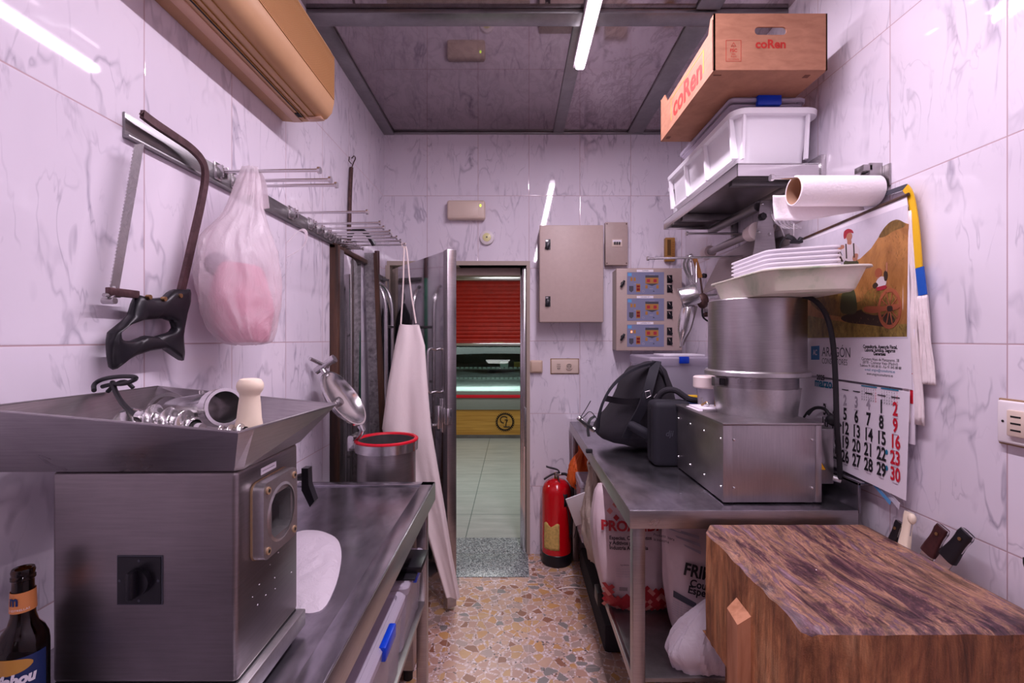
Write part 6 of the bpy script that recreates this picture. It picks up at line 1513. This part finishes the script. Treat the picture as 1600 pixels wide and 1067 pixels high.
b.box((atb(915, 680, 2.26).x, 2.33, RT+0.001), (atb(925, 680, 2.26).x, 2.35, RT+0.02), 0.003); b.build('loose_cords', t)
b = MB('steel_shiny').tube([atb(904, 652, 2.34), atb(916, 664, 2.31), atb(930, 672, 2.29)], 0.014, 12)
tag(b.build('metal_bottle'), 'small shiny metal cylinder lying behind the loose cords of the backpack', 'bottle')
# black camera case

t = thing('camera_case', (0.68, 2.15, RT), 'black zipped hard case with grey lettering beside the riveted machine base', 'case')
MB('black_cloth2').box((0.615, 2.075, RT+0.0005), (0.79, 2.20, 1.225), 0.028, 4).build('shell', t)
b = MB('black'); 
b.tube([(0.614, 2.13, RT+0.03), (0.6142, 2.13, 1.18), (0.622, 2.13, 1.21), (0.645, 2.13, 1.2255), (0.78, 2.13, 1.2255)], 0.0025, 6); b.build('zip', t)
MB('slate').text('dji', 0.036, FC((0.682, 2.0748, 1.085)), h=0.0006, bold=0.0006, shear=0.2).build('printed_letters', t)
MB('black_cloth').tube([(0.665, 2.2, 1.215), (0.685, 2.18, 1.262), (0.735, 2.16, 1.272), (0.775, 2.15, 1.24), (0.80, 2.14, 1.225), (0.86, 2.13, 1.222)], 0.014, 10, smooth=2).mat('steel').tube([(0.652, 2.2, 1.228), (0.662, 2.195, 1.245), (0.675, 2.2, 1.228)], 0.003, 8).build('handle', t)
# clear box behind
lidbox('storage_box', (0.965, 2.93, RT+0.0005), 0.38, 0.50, 0.462, 'tall clear storage box with a blue clip standing behind the backpack on the steel table', rimh=0.05, sides=(2,))
tag(MB('foam').box((0.87, 2.74, 1.400), (1.11, 2.95, 1.412), 0.004).build('foam_tray'), 'flat white tray lying on the lid of the clear box behind the backpack', 'tray')
# things on the machine's top plate: papers, coins, tub with lid
pz = mz1+0.0085
t = thing('plastic_pot', (0.835, 2.02, pz), 'round clear pot with a milky white lid standing on the machine base behind the drum', 'pot')
pcx, pcy = at(1098, 592, 2.04).x+0.01, 2.035
MB('clear_pl').lathe([(0.001, 0), (0.036, 0), (0.042, 0.075), (0.040, 0.075), (0.034, 0.003), (0.001, 0.003)], (pcx, 2.02, pz), n=32).build('cup', t)
MB('milk_roll').lathe([(0.001, 0.128), (0.05, 0.127), (0.056, 0.122), (0.056, 0.082), (0.05, 0.076), (0.001, 0.076)], (pcx, 2.02, pz), n=40).build('lid', t)
b = MB('brass')
for k in range(7): b.cyl((0.835+R.uniform(-.002, .002), 1.93+R.uniform(-.002, .002), pz+0.011+k*0.006), (0.835, 1.93, pz+0.0165+k*0.006), 0.0155, n=20)
tag(b.build('coin_stack'), 'short stack of brown coins on the white papers beside the drum', 'coins', None)['kind'] = 'stuff'
tag(MB('paper').box((0.725, 1.86, pz), (0.86, 1.99, pz+0.003), 0.001).box((0.735, 1.87, pz+0.003), (0.85, 1.985, pz+0.0105), 0.002).mat('steel').box((0.742, 1.85, pz), (0.80, 1.858, pz+0.008), 0.001).build('paper_pad'), 'white note pad and papers lying on the corner of the machine base', 'papers')
b = MB('brass').tube([(0.765, 1.93, pz+0.015), (0.775, 1.93, pz+0.018), (0.782, 1.92, pz+0.03), (0.79, 1.91, pz+0.018)], 0.004, 8, smooth=1).mat('steel_shiny').cyl((0.77, 1.935, pz+0.0107), (0.77, 1.935, pz+0.045), 0.004).ball((0.785, 1.915, pz+0.02), 0.009, 12, 8)
tag(b.build('key_bunch'), 'small bunch of keys lying on the white note pad', 'keys')
b = MB('lab_blue').box((0.845, 2.29, RT+0.0005), (0.91, 2.35, 1.195), 0.004).mat('yellow').box((0.85, 2.295, 1.196), (0.905, 2.345, 1.225), 0.004)
tag(b.build('small_carton'), 'small blue and yellow carton standing between case and clear box', 'carton')

# ================================================================== UNDER THE RIGHT TABLE
SZ = 0.3605
def mapped(st, sc=1): return st
t = thing('spice_sack', (0.47, 2.04, SZ), 'white paper sack with red lettering and red diamonds under the steel table', 'sack')
st = [(0.54, 2.06, SZ, 0.13, 0.07), (0.535, 2.06, SZ+0.03, 0.150, 0.085), (0.51, 2.06, 0.55, 0.160, 0.09), (0.495, 2.06, 0.72, 0.155, 0.075), (0.49, 2.06, 0.84, 0.14, 0.035), (0.49, 2.06, 0.872, 0.125, 0.010)]
b = MB('sack'); sack(b, st, 56, 3.2, 0.06, 1.5, 4.0)
def sackfront(S_, p, p_, amp, fr, seed, off=0.004):
    """project a local point (x offset, z) on the -Y front of a sack"""
    zz = p[1]
    for a, c in zip(S_[:-1], S_[1:]):
        if a[2] <= zz <= c[2]:
            f = (zz-a[2])/(c[2]-a[2]); q = [a[i]*(1-f)+c[i]*f for i in range(5)]; break
    else: q = S_[-1] if zz > S_[-1][2] else S_[0]
    u = max(-0.97, min(0.97, (p[0]-q[0])/q[3])); y = q[1]-q[4]*(1-abs(u)**p_)**(1/p_)*1.07-off
    return Vector((p[0], y, zz))
def prj(S_, off=0.006, p_=3.2): return lambda P: sackfront(S_, (P.x, P.y), p_, 0, 0, 0, off)
def quadp(mb, S_, pts_, off=0.006):
    f = prj(S_, off)
    return mb.add([f(Vector((x, z, 0))) for x, z in pts_], [tuple(range(len(pts_)))])
def fr2(px, py, Y): q = at(px, py, Y); return (q.x, q.z)
Yk = 1.975
def ptext(mb, mat, s, px, py, size, sx=0.9, bold=0.0, al='LEFT', S_=st, off=0.006, rot=0.0, Y=Yk):
    o = at(px, py, Y); f = prj(S_, off); c0, s0 = math.cos(rot), math.sin(rot)
    mb.mat(mat).text(s, size, None, al=al, sx=sx, bold=bold, fn=lambda p: f(Vector((o.x+p.x*c0-p.y*s0, o.z+p.x*s0+p.y*c0, 0))))
ptext(b, 'sack_red', 'PROANDA', 940, 823, 0.056, bold=0.002, sx=1.0)
for s, py in (('Especias, Condimentos', 840), ('y Aditivos para la', 847.5), ('Industria Alimentaria', 855)): ptext(b, 'ink', s, 952, py, 0.021, bold=0.0006)
ptext(b, 'ink_faint', 'MEZCLAS PREPARADAS', 940, 831, 0.012); ptext(b, 'ink', 'Ingredientes', 968, 880, 0.008); 
for k in range(4): ptext(b, 'ink_faint', 'harina, sal, especias', 962, 886+k*4, 0.008)
b.mat('ink')
for k in range(14): q = fr2(967+k*0.9, 915, Yk); quadp(b, st, [(q[0], q[1]), (q[0]+0.0012, q[1]), (q[0]+0.0012, q[1]-0.016), (q[0], q[1]-0.016)])
rnd = random.Random(5)
for k in range(120):
    row = k//14; i = k % 14; x = 0.385+i*0.024+(row % 2)*0.012; z = SZ+0.015+row*0.0115
    if x < 0.52 and z > 0.41+0.35*(abs(x-0.40)) and not (x < 0.41 and z < 0.5): continue
    b.mat(rnd.choice(['sack_red', 'sack_red', 'sack_pink']))
    d_ = 0.0118; quadp(b, st, [(x, z-d_), (x+d_, z), (x, z+d_), (x-d_, z)], 0.008)
for x, z in ((0.405, 0.775), (0.43, 0.80), (0.455, 0.775), (0.43, 0.75), (0.48, 0.80), (0.505, 0.775)):
    b.mat('sack_red' if rnd.random() > 0.4 else 'sack_pink'); quadp(b, st, [(x, z-0.013), (x+0.013, z), (x, z+0.013), (x-0.013, z)], 0.008)
b.build('paper_bag', t)
st3 = [(0.76, 1.83, SZ, 0.13, 0.065), (0.76, 1.83, SZ+0.03, 0.15, 0.08), (0.745, 1.83, 0.55, 0.16, 0.085), (0.73, 1.83, 0.72, 0.155, 0.07), (0.72, 1.83, 0.82, 0.14, 0.035), (0.715, 1.83, 0.855, 0.125, 0.010)]
t = thing('seasoning_sack', (0.75, 1.83, SZ), 'white sack with black lettering and dark stripes under the drum machine', 'sack')
b = MB('sack'); sack(b, st3, 56, 3.2, 0.06, 1.5, 8.0)
Y3 = 1.755
ptext(b, 'ink', 'FRIMIX', 1068, 888, 0.062, 0.8, 0.002, S_=st3, rot=-0.2, Y=Y3); ptext(b, 'ink', 'Cou', 1076, 908, 0.038, 0.9, 0.001, S_=st3, rot=-0.2, Y=Y3); ptext(b, 'ink', 'Especial', 1073, 918, 0.038, 0.9, 0.001, S_=st3, rot=-0.2, Y=Y3)
ptext(b, 'ink', 'Producto para', 1026, 842, 0.014, S_=st3, rot=-0.15, Y=Y3); ptext(b, 'ink', 'la industria', 1026, 849, 0.014, S_=st3, rot=-0.15, Y=Y3)
b.mat('slate'); 
def sq_(L): quadp(b, st3, [fr2(x, y, Y3) for x, y in L])
sq_([(1054, 925), (1085, 938), (1085, 948), (1054, 936)])
for k in range(7): ptext(b, 'ink_faint', 'modo de empleo y dosis', 1054, 941+k*4, 0.009, S_=st3, rot=-0.1, Y=Y3)
for y0 in (836, 846, 857): sq_([(1048+(y0-836), y0-6), (1094, y0+3), (1094, y0+8), (1050+(y0-836), y0-3)])
b.build('paper_bag', t)
b = MB('bag_opaque'); pleat(b, [(0.66, 1.64, SZ+0.0005, 0.10, 0.045), (0.655, 1.64, SZ+0.05, 0.13, 0.062), (0.66, 1.645, 0.46, 0.115, 0.058), (0.68, 1.65, 0.52, 0.085, 0.045), (0.70, 1.65, 0.575, 0.04, 0.03), (0.715, 1.65, 0.60, 0.012, 0.012)], 120, 0.13, 7, 3.0)
tag(b.build('carrier_bag'), 'crumpled white carrier bag lying in front of the black-lettered sack on the lower shelf', 'bag')
# far end: pale carrier bag, clear container, orange bag
t = thing('knotted_bag', (0.41, 2.62, SZ), 'tall pale plastic bag with a knotted top standing behind the red-lettered sack', 'bag')
b = MB('bag_cream'); pleat(b, [(0.46, 2.45, SZ, 0.07, 0.09), (0.46, 2.45, 0.45, 0.095, 0.11), (0.445, 2.45, 0.6, 0.085, 0.10), (0.425, 2.44, 0.72, 0.06, 0.07), (0.42, 2.43, 0.80, 0.032, 0.035), (0.41, 2.42, 0.86, 0.034, 0.02)], 100, 0.12, 7, 1.0)
b.strap([(0.40, 2.42, 0.80), (0.375, 2.43, 0.85), (0.385, 2.42, 0.885), (0.41, 2.42, 0.84)], (0, 1, 0), 0.03, 0.003, 2).strap([(0.42, 2.42, 0.81), (0.45, 2.41, 0.84), (0.435, 2.41, 0.78), (0.40, 2.40, 0.70)], (0.5, 1, 0), 0.035, 0.002, 2); b.build('bag', t)
lidbox('food_container', (0.45, 2.74, SZ), 0.16, 0.22, 0.34, 'clear food container with a milky lid standing behind the knotted pale bag', clips=False, rimh=0.03)
b = MB('bag_pink').box((0.40, 2.66, SZ+0.01), (0.50, 2.82, 0.58), 0.01); tag(b.build('meat_packet'), 'pink packet inside the clear food container', 'packet')
o = tag(MB('milky').box((-0.055, -0.002, -0.11), (0.055, 0.002, 0.11), 0.0018, T=Matrix.Translation((0.352, 2.50, 0.60)) @ Matrix.Rotation(-0.35, 4, 'Y') @ Matrix.Rotation(0.5, 4, 'X')).build('food_cover'), 'milky white plastic lid leaning on edge against the knotted pale bag', 'lid')
b = MB('bag_orange'); pleat(b, [(0.425, 2.98, 0.55, 0.03, 0.04), (0.42, 2.98, 0.60, 0.075, 0.09), (0.425, 2.98, 0.68, 0.085, 0.10), (0.43, 2.98, 0.75, 0.055, 0.06), (0.435, 2.98, 0.79, 0.022, 0.025), (0.44, 2.98, 0.83, 0.032, 0.02)], 100, 0.14, 7, 6.0)
tag(b.build('orange_bag'), 'bright orange plastic bag tied at the top under the far end of the steel table', 'bag')
tag(MB('steel').box((0.40, 2.86, SZ), (0.62, 3.14, 0.549), 0.006).build('metal_crate'), 'grey metal crate under the orange bag below the far end of the table', 'crate')
b = MB('black_soft').tube([at(894, 742, 3.0), at(898, 756, 2.9), at(905, 770, 2.85), at(897, 800, 2.85), at(902, 820, 2.85), at(897, 840, 2.9)], 0.003, 8, smooth=2).tube([at(893, 785, 2.95), at(905, 765, 2.9), at(915, 768, 2.9)], 0.003, 8, smooth=2)
tag(b.build('black_wire'), 'thin black wire hanging down from under the orange bag', 'wire')
b = MB('black').box((0.375, 2.12, 0.30), (0.40, 2.20, 0.362), 0.004); tag(b.build('shelf_bracket'), 'black plastic bracket at the far end of the shelf edge under the red-lettered sack', 'bracket')
b = MB('black_cloth').box((0.43, 2.25, 0.0), (0.8, 3.1, 0.14), 0.02); tag(b.build('dark_crate'), 'dark crate pushed under the lower shelf of the steel table', 'crate')
b = MB('cord_w').tube([atZ(878, 902, 0.006), atZ(896, 898, 0.006), atZ(914, 901, 0.006), atZ(935, 904, 0.006), atZ(950, 900, 0.006)], 0.0045, 8, smooth=2)
b.tube([atZ(873, 920, 0.006), atZ(890, 917, 0.006), atZ(914, 919, 0.006), atZ(935, 922, 0.006), atZ(950, 905, 0.006)], 0.0045, 8, smooth=2).tube([atZ(950, 900, 0.006), atZ(960, 902, 0.006), atZ(950, 905, 0.006)], 0.0045, 8, smooth=1)
tag(b.build('white_cable'), 'white cable looped on the terrazzo floor in front of the fire extinguisher', 'cable')

# ================================================================== CHOPPING BLOCK AND KNIVES
BX0, BX1, BY0, BY1, BZ, BZ0 = 0.609, 1.150, 0.973, 1.527, 0.90, 0.56
t = thing('chopping_block', (0.88, 1.25, 0), 'huge worn wooden butcher block with a dished dark top in the foreground', 'chopping block')
NX, NYv = 70, 70
def topz(u, v):
    e = min(u, 1-u, v, 1-v); d_ = 0.016*(1-((2*u-1)**2))*(1-((2*v-1)**2))
    z = BZ-d_+0.0022*noise.noise(Vector((u*9, v*3, 1)))
    ch = max(0, noise.noise(Vector((u*6, v*6+3, 7))))*0.014 if e < 0.03 else 0
    if u < 0.035: z -= (0.035-u)*0.35+ch*1.2+0.012*max(0, noise.noise(Vector((1, v*9, 2))))
    if v < 0.03: z -= (0.03-v)*0.3+ch*0.5
    if u > 0.97: z -= (u-0.97)*0.3
    return z
def edge(u, v):
    x = BX0+u*(BX1-BX0); y = BY0+v*(BY1-BY0)
    # slightly rounded plan corners
    for cu, cv in ((0, 0), (0, 1), (1, 1), (1, 0)):
        du, dv = abs(u-cu), abs(v-cv)
        if du < 0.05 and dv < 0.05:
            k = (0.05-du)*(0.05-dv)/0.0025; x += (0.012 if cu == 0 else -0.012)*k; y += (0.012 if cv == 0 else -0.012)*k
    return x, y
b = MB('block_top')
def tf(u, v): x, y = edge(u, v); return Vector((x, y, topz(u, v)))
b.grid(tf, NX, NYv)
b.mat('block_side')
def sf(s_, w_):
    s_ = s_*4
    k = min(3, int(s_)); f = s_-k
    u, v = [(f, 0), (1, f), (1-f, 1), (0, 1-f)][k]
    x, y = edge(u, v); z = topz(u, v); zz = z+(BZ0-z)*w_
    j = 0.004*noise.noise(Vector((x*40, y*40, zz*5)))*min(1, w_*12)
    nx, ny = [(0, -1), (1, 0), (0, 1), (-1, 0)][k]
    return Vector((x+nx*j-nx*0.010*w_*0, y+ny*j, zz))
b.grid(sf, 280, 16)
b.add([(BX0, BY0, BZ0), (BX1, BY0, BZ0), (BX1, BY1, BZ0), (BX0, BY1, BZ0)], [(0, 1, 2, 3)])
b.build('block', t, ang=40)
b = MB('raw_wood'); yb = 1.245
A4 = [(BX0-0.001, yb+0.045, 0.795), (BX0-0.034, yb+0.03, 0.775), (BX0-0.034, yb-0.03, 0.765), (BX0-0.001, yb-0.035, 0.79)]
A4t = A4; A5 = [(x, y, 0.46) for x, y, z in A4]
b.rings([[Vector(p) for p in A5], [Vector(p) for p in A4t]]); b.build('wooden_cleat', t, flat=True)
for x in (BX0+0.05, BX1-0.11):
    for y in (BY0+0.05, BY1-0.11):
        MB('block_side').box((x, y, 0), (x+0.06, y+0.06, BZ0), 0.004).build('leg', t)
MB('white_pl').ball((0.8, 1.25, BZ-0.010), (0.0015, 0.002, 0.0008), 8, 5).build('crumb', t)
# knives standing in the gap between block and wall
KX = 1.172
def knife(px, py, Y, w_, d_, h_, mat, lab, lean=0.0, guard=False):
    c = at(px, py, Y); top = c.z; x = c.x
    t = thing('knife', (x, Y, BZ-0.2), lab, 'knife', None)
    M = Matrix.Translation((x, Y, top)) @ Matrix.Rotation(lean, 4, 'X') @ Matrix.Rotation(0.15, 4, 'Y')
    b = MB(mat)
    rs = []
    for k in range(9):
        f = k/8; z = -h_+h_*f; s_ = 1.0+0.12*math.cos(f*5)
        e = 1 if f < 0.9 else 0.82
        rs.append([M @ Vector((x_*w_*s_*e, y_*d_*s_*e, z)) for x_, y_ in rr(1, 1, 0.6, 4)])
    b.rings(rs)
    if guard: b.ball(M @ Vector((0, -d_*0.75, -0.016)), (w_*1.15, d_*0.75, 0.016), 18, 12)
    h = b.build('handle', t)
    MB('steel_shiny').box((-w_*0.18, -d_*0.95, -h_-0.10), (w_*0.18, d_*0.95, 0.0006), 0.0003, T=M).build('blade', t)
    if mat in ('rosewood', 'black'):
        MB('brass').cyl(M @ Vector((-w_*1.1, -d_*0.1, -0.022)), M @ Vector((-w_*1.05-0.002, -d_*0.1, -0.022)), 0.0045, n=12).build('rivet', t)
knife(1405, 815, 1.408, 0.007, 0.012, 0.075, 'black', 'black knife end just behind the white hooked handle at the far end of the block', 0.2)
knife(1421, 800, 1.385, 0.009, 0.015, 0.11, 'cream_pl', 'knife with a cream white hooked plastic handle standing behind the block', 0.0, True)
knife(1474, 824, 1.275, 0.010, 0.019, 0.09, 'rosewood', 'knife with dark red wooden handle between the white and the black ones behind the block', 0.35)
knife(1512, 832, 1.205, 0.010, 0.020, 0.095, 'black', 'thick black riveted knife handle leaning behind the block, the nearer black one', 0.45)
knife(1612, 872, 1.06, 0.010, 0.018, 0.1, 'black', 'black knife handle cut off by the frame edge behind the block', -0.35)
